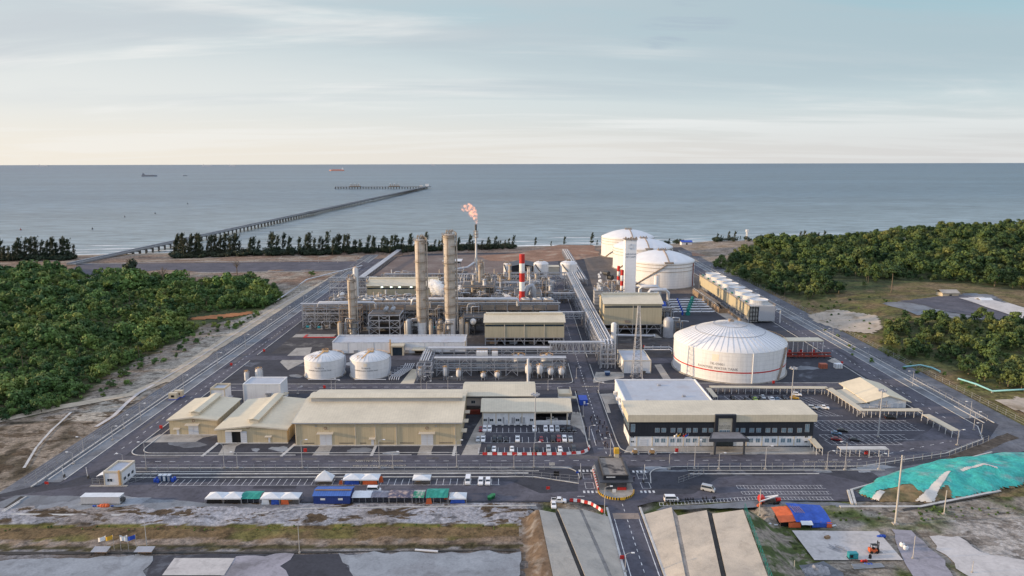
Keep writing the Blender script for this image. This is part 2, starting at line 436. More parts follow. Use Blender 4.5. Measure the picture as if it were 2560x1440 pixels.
# ------------------------------------------------------------------ terrain
def sm(a, b, x):
    t = max(0.0, min(1.0, (x - a) / (b - a))); return t * t * (3 - 2 * t)
def nz(x, y, s, k=0): return noise.noise((x / s + k * 17.3, y / s - k * 9.1, k * 3.7))
def coast(x): return 983 + 0.125 * x + 10 * nz(x, 0, 90, 5) + 4 * nz(x, 0, 25, 6)
def hillh(x, y):
    return 13 * sm(430, 660, x) * sm(560, 880, y) + 4.5 * sm(232, 300, x) * sm(330, 470, y) * (1 + 0.5 * nz(x, y, 60, 2))
def terr(x, y):
    if y < 222:
        if 6 < x < 82: return -1.2
        return ramp(x, y) - 0.10 + 0.10 * nz(x, y, 6, 1) + 0.10 * nz(x, y, 2.4, 4) + (0.35 * nz(x, y, 9, 8) if 192 < y < 216 and x < 6 else 0)
    z = -0.25
    tl = sm(-181, -205, x) if x < -181 else 0.0
    z += tl * (0.2 + 0.5 * nz(x, y, 25, 1) + sm(-205, -260, x) * 1.6 * nz(x, y, 70, 2))
    tr = sm(222, 240, x) if x > 222 else 0.0
    z += tr * (0.9 + 0.7 * nz(x, y, 22, 3)) + hillh(x, y)
    d = coast(x) - y
    if d < 75:
        z = z + (-8.5 - z) * sm(75, -45, d)
    return z
def inpoly(x, y, P):
    c = False; n = len(P); j = n - 1
    for i in range(n):
        xi, yi, xj, yj = P[i][0], P[i][1], P[j][0], P[j][1]
        if (yi > y) != (yj > y) and x < (xj - xi) * (y - yi) / (yj - yi) + xi: c = not c
        j = i
    return c
def pxpoly(pts, z=0.0): return [tuple(G(a, b, z))[:2] for a, b in pts]
FOREST_L = pxpoly([(-420,680),(150,676),(215,690),(330,695),(430,708),(560,712),(640,706),(688,714),(712,742),(660,775),(600,795),(520,810),(455,850),(385,880),(335,905),(270,940),(238,968),(205,1000),(110,1030),(0,1052),(-460,1130)])
CLEAR_L = pxpoly([(185,700),(230,694),(285,700),(280,714),(225,716)])
FOREST_R = pxpoly([(1782,668),(1880,622),(1960,612),(2060,618),(2130,604),(2200,602),(2280,585),(2560,580),(2960,580),(2960,742),(2560,740),(2470,735),(2420,722),(2300,716),(2230,728),(2200,740),(2120,740),(2060,752),(2000,752),(1960,742),(1900,720),(1850,700)])
FOREST_R2 = pxpoly([(2190,875),(2230,830),(2260,815),(2330,830),(2420,828),(2500,805),(2600,812),(2740,850),(2740,1000),(2560,985),(2480,965),(2420,950),(2400,925),(2330,905),(2260,902),(2215,895)])
GRASS_R = pxpoly([(2000,760),(2200,740),(2300,800),(2560,815),(2740,840),(2740,1000),(2440,985),(2350,960),(2150,900),(2080,860)])
def lerp3(a, b, t): return tuple(a[i] + (b[i] - a[i]) * t for i in range(3))
EARTH, PALE, SOIL, GRASS, OLIVE, SAND = (0.20,0.135,0.09), (0.245,0.21,0.175), (0.05,0.062,0.026), (0.10,0.115,0.04), (0.165,0.135,0.05), (0.27,0.235,0.185)
ROCK = (0.30,0.295,0.31)
def tcol(x, y):
    a, b, c = nz(x, y, 14, 11), nz(x, y, 5, 12), nz(x, y, 40, 13)
    if y < 226:
        if x < 10:
            yy = y + 1.6 * b + 1.2 * a
            if yy > 206.5:
                return lerp3(ROCK, (0.24,0.21,0.19), sm(-.1, .4, -c))
            if yy > 203.8: return lerp3((0.125,0.115,0.03), (0.11,0.075,0.035), sm(-0.2, 0.3, b))
            if yy > 197: return lerp3((0.145,0.098,0.05), (0.125,0.11,0.038), sm(0.1, 0.45, a + .3*b))
            if yy > 193.2: return lerp3((0.20,0.145,0.10), (0.25,0.205,0.17), sm(-0.2, 0.4, b))
            if yy > 190.5: return (0.07,0.06,0.03)
            return lerp3((0.115,0.10,0.09), (0.22,0.21,0.21), sm(-0.2, 0.3, a))
        t = sm(-0.35, 0.12, a + 0.5 * b)
        u = sm(128, 136, x - (y - 190) * 0.4)           # to the far right: dusty bare ground
        k = lerp3((0.075,0.095,0.03), (0.24,0.21,0.175), t)
        d = lerp3((0.34,0.31,0.28), (0.23,0.22,0.215), sm(-0.1, 0.3, c + 0.4 * b))
        k = lerp3(k, d, u * sm(216, 205, y + 3 * a))
        return k
    if x < -176:
        q = x + 6 * a
        col = lerp3(PALE, (0.21,0.165,0.12), sm(-0.1, 0.35, b + 0.5 * a))
        if inpoly(x + 5 * a, y + 8 * b, FOREST_L): col = lerp3(SOIL, GRASS, sm(-0.1, 0.4, a))
        elif y < 300 and x < -182:
            col = lerp3((0.24,0.195,0.15), (0.07,0.055,0.035), sm(-0.12, 0.28, nz(x, y * 0.6, 12, 14) + 0.4 * b))
        elif y > 560 and x < -230: col = lerp3((0.20,0.115,0.075), (0.15,0.10,0.06), sm(0, 0.4, a))
        elif -200 < q < -186: col = (0.33,0.295,0.245)
        if y > 640 + 0.1 * (x + 200) and y > 640: col = lerp3((0.22,0.15,0.11), (0.31,0.265,0.215), sm(-0.1, 0.4, a + 0.3 * b))
        d = coast(x) - y
        return lerp3(col, SAND, sm(80, 30, d))
    if x > 216 or (y < 262 and x > 120):
        col = lerp3((0.20,0.145,0.08), (0.13,0.115,0.045), sm(-0.2, 0.25, a + 0.4 * b))
        if inpoly(x, y, GRASS_R): col = lerp3((0.12,0.115,0.04), (0.19,0.135,0.07), sm(0.0, 0.4, a))
        if inpoly(x, y, FOREST_R) or inpoly(x, y, FOREST_R2): col = lerp3(SOIL, GRASS, sm(-0.1, 0.4, a))
        elif y > 640: col = lerp3((0.27,0.225,0.185), (0.22,0.17,0.12), sm(-0.1, 0.4, a))
        return lerp3(col, SAND, sm(50, 15, coast(x) - y))
    col = lerp3((0.25,0.175,0.13), (0.29,0.23,0.185), sm(-0.2, 0.4, a + 0.3 * b))
    return lerp3(col, SAND, sm(60, 20, coast(x) - y))
xs = list(np.arange(-1000, -260, 18.0)) + list(np.arange(-260, -170, 2.2)) + list(np.arange(-170, 210, 1.6)) + list(np.arange(210, 330, 3.0)) + list(np.arange(330, 1001, 12.0))
ys = list(np.arange(90, 170, 8.0)) + list(np.arange(170, 300, 1.25)) + list(np.arange(300, 520, 3.5)) + list(np.arange(520, 900, 8.0)) + list(np.arange(900, 1240, 6.0))
ys = sorted(ys + [221.9, 222.1])
def rockmask(x, y):
    if y < 226 and x < 10: return sm(205.5, 208, y + 1.6*nz(x, y, 5, 12))
    if x < -182 and y < 330: return .9
    if x < -176: return .45
    return .5 if (x > 216 and y < 640) or (x > 80 and y < 226) else 0.25
tv, tcl = [], []
for y in ys:
    for x in xs:
        tv.append((x, y, terr(x, y))); tcl.append((*tcol(x, y), rockmask(x, y)))
nx, ny = len(xs), len(ys)
tf = [(j*nx+i, j*nx+i+1, (j+1)*nx+i+1, (j+1)*nx+i) for j in range(ny-1) for i in range(nx-1)]
me = bpy.data.meshes.new('ground'); me.from_pydata(tv, [], tf)
ca = me.color_attributes.new('soil', 'FLOAT_COLOR', 'POINT'); ca.data.foreach_set('color', np.array(tcl, dtype=np.float32).ravel())
me.polygons.foreach_set('use_smooth', [True] * len(tf))
gm = bpy.data.materials.new('ground_soil'); gm.use_nodes = True
nt = gm.node_tree; N, L = nt.nodes, nt.links
b = N['Principled BSDF']; b.inputs['Roughness'].default_value = 0.95; b.inputs['Specular IOR Level'].default_value = 0.15
at = N.new('ShaderNodeAttribute'); at.attribute_name = 'soil'
geo = N.new('ShaderNodeNewGeometry')
def n3(scale, det, rough=0.6):
    n = N.new('ShaderNodeTexNoise'); n.inputs['Scale'].default_value = scale; n.inputs['Detail'].default_value = det; n.inputs['Roughness'].default_value = rough
    L.new(geo.outputs['Position'], n.inputs['Vector']); return n.outputs['Fac']
f = mth('MULTIPLY', rng(n3(0.5, 6), 0.3, 0.7, 0.7, 1.3), rng(n3(0.06, 5), 0.3, 0.7, 0.85, 1.15))
f = mth('MULTIPLY', f, rng(n3(0.22, 9, 0.72), 0.50, 0.62, 1.08, 0.55)); f = mth('MULTIPLY', f, rng(n3(1.7, 4, 0.7), 0.35, 0.65, 0.8, 1.2))
mp_ = N.new('ShaderNodeMapping'); mp_.inputs['Scale'].default_value = (.09, .16, .16); L.new(geo.outputs['Position'], mp_.inputs['Vector'])
nk = N.new('ShaderNodeTexNoise'); nk.inputs['Scale'].default_value = 1; nk.inputs['Detail'].default_value = 10; nk.inputs['Roughness'].default_value = .66; nk.inputs['Distortion'].default_value = .5; L.new(mp_.outputs[0], nk.inputs['Vector'])
cmix = mixc(mth('MULTIPLY', rng(nk.outputs['Fac'], .525, .57, 0, 1), at.outputs['Alpha']), at.outputs['Color'], (0.085, 0.06, 0.038))
sc = N.new('ShaderNodeVectorMath'); sc.operation = 'SCALE'; L.new(cmix, sc.inputs[0]); L.new(f, sc.inputs['Scale'])
L.new(sc.outputs[0], b.inputs['Base Color'])
bp = N.new('ShaderNodeBump'); bp.inputs['Strength'].default_value = 0.5; bp.inputs['Distance'].default_value = 0.4
L.new(n3(0.8, 6), bp.inputs['Height']); L.new(bp.outputs[0], b.inputs['Normal'])
me.materials.append(gm)
ground = bpy.data.objects.new('ground', me); C.objects.link(ground); ground['kind'] = 'structure'

# ------------------------------------------------------------------ sea
wm = bpy.data.materials.new('sea_water'); wm.use_nodes = True
nt = wm.node_tree; N, L = nt.nodes, nt.links
b = N['Principled BSDF']; b.inputs['Roughness'].default_value = 0.32; b.inputs['IOR'].default_value = 1.33; b.inputs['Specular IOR Level'].default_value = 0.3
geo = N.new('ShaderNodeNewGeometry')
def wn(sx, sy, det=4, dist=0.0, rough=0.6):
    mp = N.new('ShaderNodeMapping'); mp.inputs['Scale'].default_value = (sx, sy, 1); L.new(geo.outputs['Position'], mp.inputs['Vector'])
    n = N.new('ShaderNodeTexNoise'); n.inputs['Scale'].default_value = 1; n.inputs['Detail'].default_value = det; n.inputs['Distortion'].default_value = dist; n.inputs['Roughness'].default_value = rough
    L.new(mp.outputs[0], n.inputs['Vector']); return n.outputs['Fac']
sep = N.new('ShaderNodeSeparateXYZ'); L.new(geo.outputs['Position'], sep.inputs[0])
offshore = mth('SUBTRACT', sep.outputs[1], mth('MULTIPLY', sep.outputs[0], 0.125))
reflect_fade = rng(offshore, 1000, 2600, 0, 1)
bigp = rng(wn(0.0006, 0.0022, 5, 0.4), 0.35, 0.68, 0.82, 1.16)
colr = mixc(reflect_fade, (0.18, 0.23, 0.25), (0.07, 0.12, 0.165))  # pale-to-blue fade of the sky's reflection put into the base colour
colr = mixc(rng(offshore, 3500, 14000, 0, 1), colr, (0.045, 0.085, 0.14))
sc = N.new('ShaderNodeVectorMath'); sc.operation = 'SCALE'; L.new(colr, sc.inputs[0])
crest = rng(wn(0.014, 0.085, 6, 0.8, 0.7), 0.34, 0.68, 0.5, 1.55)
L.new(mth('MULTIPLY', bigp, crest), sc.inputs['Scale'])
foam = mth('MULTIPLY', rng(wn(0.03, 0.11, 5, 0.6, 0.65), 0.69, 0.76, 0, 1), rng(offshore, 985, 1250, 0.9, 0.12))
L.new(mixc(foam, sc.outputs[0], (0.62, 0.64, 0.64)), b.inputs['Base Color'])
bp = N.new('ShaderNodeBump'); bp.inputs['Strength'].default_value = 0.55; bp.inputs['Distance'].default_value = 1.6
hsum = mth('ADD', mth('MULTIPLY', wn(0.03, 0.12, 5, 0.7), 1.0), mth('MULTIPLY', wn(0.12, 0.3, 4, 0.5), 0.35))
L.new(hsum, bp.inputs['Height']); L.new(bp.outputs[0], b.inputs['Normal'])
SEA = -6.0
sv, sf = [], []
sxs = [-30000, -9000, -3000, -1400, -700, 0, 700, 1400, 3000, 9000, 30000]; sys_ = [860, 1200, 1800, 3000, 6000, 11000, 21500]
for y in sys_:
    for x in sxs: sv.append((x, y, SEA))
n_ = len(sxs)
sf = [(j*n_+i, j*n_+i+1, (j+1)*n_+i+1, (j+1)*n_+i) for j in range(len(sys_)-1) for i in range(n_-1)]
MBs = MB(); MBs.add(sv, sf); MBs.struct('sea', wm)
# surf lines breaking on the beach
foam_m = mat('surf_foam', (0.66,0.67,0.66), 0.7, 0.15, 0.05, 0.4, world=True)
rs = random.Random(5)
mb = MB()
for k, off, wd in ((0, 2, 20), (1, 30, 11), (2, 62, 8), (3, 105, 6)):
    x = -720.0; seg = []
    while x < 760:
        ww = wd * max(0.0, 0.55 + 1.3 * nz(x, k * 60, 45, 31 + k))
        yc = coast(x) + off + 5 * nz(x, 9 * k, 22, 33)
        seg.append((x, yc - ww/2, yc + ww/2, ww)); x += 6
    for p, q in zip(seg, seg[1:]):
        if p[3] > 0.3 or q[3] > 0.3:
            mb.add([(p[0],p[1],SEA+0.03+0.004*k),(q[0],q[1],SEA+0.03+0.004*k),(q[0],q[2],SEA+0.03+0.004*k),(p[0],p[2],SEA+0.03+0.004*k)], [(0,1,2,3)])
mb.struct('sea_surf', foam_m)

# ------------------------------------------------------------------ flat sheets of the platform
def densify(P, step, amp, seed):
    r = random.Random(seed); out = []
    n = len(P)
    for i in range(n):
        a, c = Vector(P[i]), Vector(P[(i+1) % n]); d = c - a; k = max(1, int(d.length / step))
        nrm = Vector((-d.y, d.x, 0)); nrm = nrm / (nrm.length + 1e-9)
        for j in range(k):
            p = a + d * (j / k)
            q = noise.noise((p.x / (step * 2.2), p.y / (step * 2.2), seed * 3.3)) * amp * 1.6 + (r.random() - 0.5) * amp * 0.8
            out.append(p + nrm * q)
    return out
def sheet(name, m, pts, z, rough=None, fg=False, seed=1):
    P = [(GT(a, b_, z) if fg else G(a, b_, z)) for a, b_ in pts]
    if rough: P = densify(P, rough[0], rough[1], seed)
    if fg:
        P = [Vector((p.x, p.y, ramp(p.x, p.y) + z)) for p in P]
    mb = MB(); mb.sheet(P); o = mb.struct(name, m); return o
def wsheet(name, m, P, z):
    mb = MB(); mb.sheet([(x, y, z) for x, y in P]); return mb.struct(name, m)
def kerb(pts, w=0.4, h=0.14, z=0.0, m=None, name='kerb', world=False):
    P = [Vector((a, b_, z)) for a, b_ in pts] if world else [G(a, b_, z) for a, b_ in pts]
    mb = MB(); mb.path(P, w, h); return mb.struct(name, m or kerb_mat)
def arc(cx, cy, r, a0, a1, n=8): return [(cx + r*math.cos(R(a0 + (a1-a0)*i/n)), cy + r*math.sin(R(a0 + (a1-a0)*i/n))) for i in range(n+1)]

wsheet('yard', yard_mat, [(-181,222.2),(140,222.2),(150,236),(205,262),(224,284),(226,930),(150,905),(20,880),(-120,868),(-178,800)], 0.0)
# roads
wsheet('perimeter_road', asphalt, [(-164,236),(-153.5,252),(-153.5,820),(-164,820)], 0.02)
wsheet('front_road', asphalt, [(-153.5,250),(134,250.5),(172,262),(196,276),(203,290),(190,296),(178,284),(160,272),(132,261),(-153.5,261)], 0.024)
wsheet('cross_road', asphalt, [(-153.5,341),(186,341),(186,350.5),(-153.5,350.5)], 0.024)
wsheet('east_road', asphalt, [(190,296),(203,290),(203,860),(188,860)], 0.02)
wsheet('central_road', asphalt, [(32.5,222.5),(42,222.5),(42,300),(43,380),(45,480),(48.5,640),(53,800),(40,800),(36,640),(34.5,480),(33,380),(32.5,300)], 0.028)
wsheet('outer_road', asphalt, [(-178,226),(-168,221.9),(-60,223),(20,223.2),(32,219.4),(42.5,219.4),(52,224),(110,222.6),(137,230),(112,246),(70,240),(56,238),(42,244),(32,244),(14,238),(-150,237.5)], 0.012)
wsheet('plant_road', asphalt, [(-153.5,396),(36,396),(36,405),(-153.5,405)], 0.022)
wsheet('plant_road', asphalt, [(44,388),(100,388),(100,398),(44,398)], 0.022)
wsheet('patrol_road', patrol_mat, [(-181,228),(-170.5,236),(-170.5,860),(-181,860)], 0.008)
wsheet('patrol_road', patrol_mat, [(214,292),(224,284),(226,900),(214,900)], 0.008)
wsheet('patrol_road', patrol_mat, [(224,284),(214,292),(199,276),(172,256),(134,246),(136,234),(176,246),(205,264)], 0.0085)
wsheet('verge', gravel_mat, [(-170,238),(-164.5,238),(-164.5,860),(-170,860)], 0.01)
wsheet('verge', gravel_mat, [(203.5,300),(213,300),(213,880),(203.5,880)], 0.01)
# coast road on the left and bare earth behind the plant
sheet('coast_road', asphalt, [(150,690),(200,660),(400,658),(700,655),(905,653),(935,660),(880,676),(700,678),(400,682)], 0.3)
for pts in ([(190,660),(400,656),(700,653),(905,650)], [(330,685),(600,681),(870,677)]):
    kerb(pts, 1.1, 0.35, 0.3)
sheet('earth_bank', mat('red_earth', (0.26,0.15,0.10), 0.95, 0.2, 0.05, 0.5, world=True, alt=(0.33,0.25,0.19), alt_at=0.6, alt_scale=0.05), [(1190,640),(1300,632),(1400,612),(1480,612),(1500,640),(1440,650),(1350,655),(1230,652)], 0.03, rough=(12, 3), seed=3)
sheet('earth_bank', MATS['red_earth'], [(1730,640),(1740,612),(1830,604),(1960,604),(2050,612),(2060,622),(1930,622),(1830,640)], 0.25, rough=(14, 2), seed=4)

for P_, z_ in (([(1150,1180),(1290,1177),(1420,1178),(1442,1190),(1446,1228),(1350,1233),(1262,1196)], .03), ([(1622,1178),(1790,1180),(1802,1190),(1735,1234),(1640,1237),(1606,1212)], .031), ([(1820,1178),(2010,1176),(2020,1188),(1830,1190)], .032), ([(1560,1008),(1520,1010),(1540,1070),(1558,1112),(1572,1112)], .033)): sheet('gravel_island', yard_mat, P_, z_)
rq = random.Random(6)
for i in range(60):
    x_, y_, w_, d_ = rq.choice(((rq.uniform(-150, 130), rq.uniform(251, 259), rq.uniform(4, 16), rq.uniform(1, 2.6)), (rq.uniform(-170, 20), rq.uniform(224.5, 235), rq.uniform(5, 20), rq.uniform(1, 3)), (rq.uniform(-163, -157), rq.uniform(240, 640), rq.uniform(1.5, 3), rq.uniform(8, 30)), (rq.uniform(189, 199), rq.uniform(300, 640), rq.uniform(1.5, 3), rq.uniform(8, 30)), (rq.uniform(-140, 170), rq.uniform(342, 348), rq.uniform(5, 18), rq.uniform(1, 2)), (rq.uniform(33.5, 39), rq.uniform(262, 420), rq.uniform(1, 2), rq.uniform(5, 14))))
    wsheet('road_patch', rq.choice((asphalt_new, asphalt_new, mat('dusty_asphalt', (0.115,0.108,0.112), 0.95, 0.2, 0.1, 0.8, world=True))), [(x_,y_),(x_+w_,y_),(x_+w_,y_+d_),(x_,y_+d_)], 0.0345 + i*.00006)
# concrete pads and gravel patches
def pad(pts, z=0.016, m=None, name='concrete_pad', rough=None, seed=2): return sheet(name, m or concrete, pts, z, rough=rough, seed=seed)
pad([(1560,1132),(1570,1115),(2035,1118),(2050,1136),(1930,1136),(1700,1130),(1600,1128)])
pad([(1772,1145),(1780,1120),(1868,1120),(1905,1143)], 0.02)
pad([(1152,1140),(1186,1072),(1206,1040),(1232,1042),(1205,1100),(1196,1140)])
pad([(1425,1062),(1430,1030),(1450,1030),(1462,1066),(1462,1090),(1450,1072)])
pad([(358,1106),(398,1086),(545,1087),(508,1094),(488,1105)])
pad([(543,1141),(560,1112),(606,1108),(590,1116),(582,1141)])
pad([(778,1141),(800,1114),(832,1114),(824,1130),(822,1141)])
pad([(1042,1140),(1052,1113),(1084,1113),(1078,1130),(1080,1140)])
for a, b_ in (((505,1141),(548,1106)), ((703,1141),(738,1110)), ((928,1140),(940,1114)), ((1133,1140),(1139,1114))):
    P0, P1 = G(*a), G(*b_); mb = MB(); mb.path([P0, P1], 1.2, 0.12); mb.struct('drain_cover', kerb_mat)
pad([(1000,960),(1030,922),(1046,924),(1042,940),(1034,960)], m=cream_box, name='path')
pad([(700,905),(740,870),(780,868),(770,900),(720,925)])
pad([(1480,958),(1490,930),(1560,930),(1560,944)], 0.017)
pad([(1636,912),(1652,910),(1684,958),(1664,958)], 0.018)
pad([(1520,1080),(1500,1010),(1545,1006),(1556,1108)], 0.012, m=yard_mat)
pad([(1510,1006),(1500,985),(1545,982),(1553,1030),(1518,1032)], 0.017)
pad([(2068,902),(2090,893),(2118,905),(2098,914)])
pad([(1540,842),(1500,836),(1640,834),(1655,845)], 0.017)
pad([(1735,745),(1790,742),(1900,822),(1870,835),(1820,800)], 0.018)
# ground inside the process area: dark worn concrete
wsheet('process_slab', mat('process_paving', (0.055,0.052,0.055), 0.9, 0.25, 0.12, 1.0, world=True, alt=(0.15,0.14,0.13), alt_at=0.6, alt_scale=0.08), [(-146,410),(33,410),(34,600),(36,680),(-138,690),(-146,600)], 0.01)
wsheet('process_slab', MATS['process_paving'], [(58,400),(112,400),(112,640),(58,640)], 0.011)
wsheet('process_slab', MATS['process_paving'], [(-44,356),(32,356),(32,395),(-44,395)], 0.013)
wsheet('tank_bund', mat('bund_earth', (0.15,0.12,0.10), 0.95, 0.2, 0.06, 0.8, world=True), [(72,600),(186,600),(186,905),(90,905)], 0.012)
wsheet('back_yard', mat('bare_ground', (0.165,0.125,0.11), 0.95, 0.15, 0.04, 0.6, world=True, alt=(0.21,0.175,0.155), alt_at=0.58, alt_scale=0.03), [(-140,700),(36,700),(40,866),(-70,858),(-138,840)], 0.009)
rp = random.Random(11)
for (px, py, a, b_) in [(470,1110,46,9),(700,1122,26,6),(560,1130,14,4),(900,1126,30,7),(980,1132,24,5),(640,1125,12,4),(1230,1168,40,3),(1400,1168,30,3),(960,1168,30,3),(560,1168,26,3),(820,1166,24,3),(1660,1178,70,5),(1840,1182,60,4),(2010,1178,80,6),(1930,1130,24,9),(2190,1172,60,10),
                         (880,910,24,4),(740,940,16,5),(790,900,14,4),(1000,1000,34,4),(1110,990,22,4),(1240,950,14,3),(760,880,12,4),(2010,920,36,5),(2030,960,20,5),(1720,946,12,4),(1640,1170,30,6)]:
    P = [(px + a*math.cos(t)*(0.75+0.45*rp.random()), py + b_*math.sin(t)*(0.75+0.45*rp.random())) for t in [2*math.pi*i/14 for i in range(14)]]
    sheet('gravel_patch', gravel_mat if rp.random() < 0.6 else pale_gravel, P, 0.006 + 0.0004*rp.random(), rough=(1.2, 0.55), seed=int(px))
# front gravel where the contractors' tents stand
sheet('gravel_yard', gravel_mat, [(-40,1290),(-40,1268),(40,1238),(330,1243),(620,1262),(900,1268),(1200,1262),(1340,1262),(1345,1272),(900,1272),(600,1288),(200,1290)], 0.05, rough=(3, 0.6), seed=8)
sheet('gravel_patch', pale_gravel, [(60,1285),(100,1262),(190,1250),(310,1240),(330,1244),(380,1243),(345,1262),(300,1284),(180,1286)], 0.065, rough=(2, 0.7), seed=9)
sheet('gravel_patch', pale_gravel, [(985,1248),(1180,1216),(1195,1228),(1090,1252)], 0.03, rough=(2, 0.6), seed=19) if False else None
# kerb lines (white edges) along the roads
kerb([(-164.3,240),(-164.3,850)], 0.45, 0.13, 0.02, world=True)
kerb([(-170.2,240),(-170.2,850)], 0.5, 0.2, 0.0, world=True)
kerb([(-172.4,234),(-172.4,850)], 0.6, 0.35, 0.0, world=True)
kerb([(-153.3,352),(-153.3,395)], 0.4, 0.13, 0.0, world=True)
kerb([(-153.3,407),(-153.3,800)], 0.4, 0.13, 0.0, world=True)
kerb([(-153.3,340)] + [(-153.3,290)] + arc(-147.3,267.3,6,180,270,8) + [(-120,261.2),(-86,261.2)], 0.4, 0.13, 0.02, world=True)
kerb([(-149.5,290)] + arc(-144,269,5.5,180,270,8) + [(-120,263.4),(-22,263.4)], 0.35, 0.13, 0.02, world=True)
kerb([(-78,261.2),(-40,261.2)], 0.35, 0.13, 0.02, world=True)
kerb([(-33,261.2),(-21,261.2)], 0.35, 0.13, 0.02, world=True)
kerb([(-13,261.2),(24,261.2)] + arc(25,267.2,6,270,360,8) + [(31,275),(31.8,338)], 0.35, 0.13, 0.03, world=True)
kerb([(-150,249.6),(16,249.6)] + arc(18,243,6.6,90,0,8) + [(24.6,240)], 0.35, 0.13, 0.03, world=True)
kerb([(-146,246.4),(10,246.4)], 0.35, 0.13, 0.012, world=True)
kerb([(-146,244.4),(6,244.4)], 0.7, 0.2, 0.012, world=True)
kerb([(-144,241.5),(8,241.5),(24,236)], 0.5, 0.16, 0.012, world=True)
kerb([(43.5,340)] + [(43.3,276)] + arc(49.5,269,6,180,270,8) + [(118,262)], 0.35, 0.13, 0.03, world=True)
kerb([(50,236)] + arc(58,242,7,180,90,8) + [(62,249.8),(128,249.8),(134,250)], 0.35, 0.13, 0.03, world=True)
kerb([(66,246.5),(140,246.5)], 0.35, 0.13, 0.012, world=True)
kerb([(66,243.5),(114,243.5)], 0.5, 0.16, 0.012, world=True)
kerb([(134,250.2),(172,261.6),(196,275.6),(203.4,290),(203.4,870)], 0.4, 0.13, 0.02, world=True)
kerb([(213.4,294),(213.4,890)], 0.5, 0.25, 0.0, world=True)
kerb([(209,294),(209,880)], 0.5, 0.2, 0.0, world=True)
kerb([(188,300),(187.7,338)], 0.4, 0.13, 0.02, world=True)
kerb([(187.7,354),(187.7,850)], 0.4, 0.13, 0.02, world=True)
kerb([(-152,340.6),(-20,340.6)], 0.35, 0.13, 0.02, world=True)
kerb([(-152,351),(28,351)] + arc(28,355,4,270,360,6) + [(32.2,388)], 0.35, 0.13, 0.02, world=True)
kerb([(186,351),(52,351)] + arc(50,357,6,270,180,6) + [(44.3,386)], 0.35, 0.13, 0.02, world=True)
kerb([(44.5,400),(48,640)], 0.35, 0.13, 0.02, world=True)
kerb([(33.4,408),(35.8,640)], 0.35, 0.13, 0.02, world=True)
kerb([(-10,1290),(40,1287),(200,1289),(590,1291)], 0.9, 0.3, 0.0)
kerb([(590,1291),(760,1272),(1000,1268),(1340,1264)], 0.45, 0.2, 0.05)
for a, b_ in (((0,1283),(66,1242)), ((-10,1293),(50,1255))): kerb([a, b_], 0.5, 0.25, 0.0)
mbd = MB(); mbd.sheet([G(-20,1290,0.07), G(-8,1296,0.07), G(62,1242,0.07), G(52,1240,0.07)]); mbd.struct('drain', drain_mat)

# lane dashes and parking bays
def dashes(name, P0, P1, ln, gap, w=0.18, z=0.045):
    P0, P1 = Vector((*P0, z)), Vector((*P1, z)); d = P1 - P0; T = d.length; d.normalize(); q = Vector((-d.y, d.x, 0)) * w/2
    mb = MB(); t = 0
    while t < T:
        a, c = P0 + d*t, P0 + d*min(t+ln, T); mb.sheet([a-q, c-q, c+q, a+q]); t += ln + gap
    return mb.struct(name, line_mat)
dashes('road_marking', (-158.5,262), (-158.5,800), 2.2, 3.4, 0.26)
dashes('road_marking', (-150,255.5), (30,255.5), 2.2, 3.4, 0.22)
dashes('road_marking', (46,255.5), (134,255.6), 2.2, 3.4, 0.22)
dashes('road_marking', (134,255.6), (182,274), 2.2, 3.4, 0.24)
dashes('road_marking', (195.5,300), (195.5,800), 2.2, 3.4, 0.3)
dashes('road_marking', (37.4,262), (38.5,480), 2.0, 2.6, 0.26)
dashes('road_marking', (-150,345.6), (30,345.6), 2.2, 3.4, 0.24)
dashes('road_marking', (-190,228), (-40,232), 2.2, 3.4, 0.2) if False else None
def bays(x0, x1, yf, yb, pitch=2.6, slant=0.0, line=True, z=0.04, w=0.16, both=False):
    mb = MB(); x = x0
    while x <= x1 + 0.01:
        mb.sheet([(x-w/2, yf, z), (x+w/2, yf, z), (x+slant+w/2, yb, z), (x+slant-w/2, yb, z)]); x += pitch
    if line: mb.sheet([(x0, yf-w/2, z+.001), (x1, yf-w/2, z+.001), (x1, yf+w/2, z+.001), (x0, yf+w/2, z+.001)])
    if both: mb.sheet([(x0+slant, yb-w/2, z+.001), (x1+slant, yb-w/2, z+.001), (x1+slant, yb+w/2, z+.001), (x0+slant, yb+w/2, z+.001)])
    mb.struct('parking_marking', line_mat)
a, b_ = G(395,1214), G(1250,1214)
bays(a.x, b_.x, a.y, G(700,1198).y, 2.5)
# ---- p3
sheet('car_park',asphalt_new,[(1190,1066),(1436,1064),(1450,1070),(1470,1110),(1474,1126),(1460,1138),(1192,1139)],0.014)
sheet('car_park',asphalt_new,[(1800,975),(2085,975),(2090,990),(2162,1030),(2170,1044),(2300,1044),(2385,1095),(2260,1140),(2180,1146),(2080,1146),(2050,1116),(2035,1040),(1830,1005)],0.014)
for(xa,xb,ya,yb,p)in((1196,1443,1082,1070,2.6),(1196,1432,1107,1093,2.6),(1196,1456,1132,1119,2.6)):
 a,c=G(xa,ya),G(xb,ya);bays(a.x,c.x,a.y,G(xa,yb).y,p)
for(xa,xb,ya,yb,sl_)in((1830,1990,1004,990,-1.5),(1987,2073,1012,995,-4),(2040,2108,1040,1023,-4),(2058,2312,1077,1064,-1),(2045,2290,1064,1052,-1),(2080,2257,1112,1100,-1),(2068,2287,1100,1087,-1),(2110,2228,1141,1127,-2)):
 a,c=G(xa,ya),G(xb,ya);bays(a.x,c.x,a.y,G(xa,yb).y,2.6,sl_,both=True)
for(xa,xb,ya,yb)in((1846,2066,1222,1214),(1857,2080,1236,1229),(1900,2085,1250,1243)):
 a,c=G(xa,ya),G(xb,ya);bays(a.x,c.x,a.y,G(xa,yb).y,1.25,0.0,both=True,w=0.12)
a,c=G(1650,1265),G(1900,1249)
mb=MB();n=28
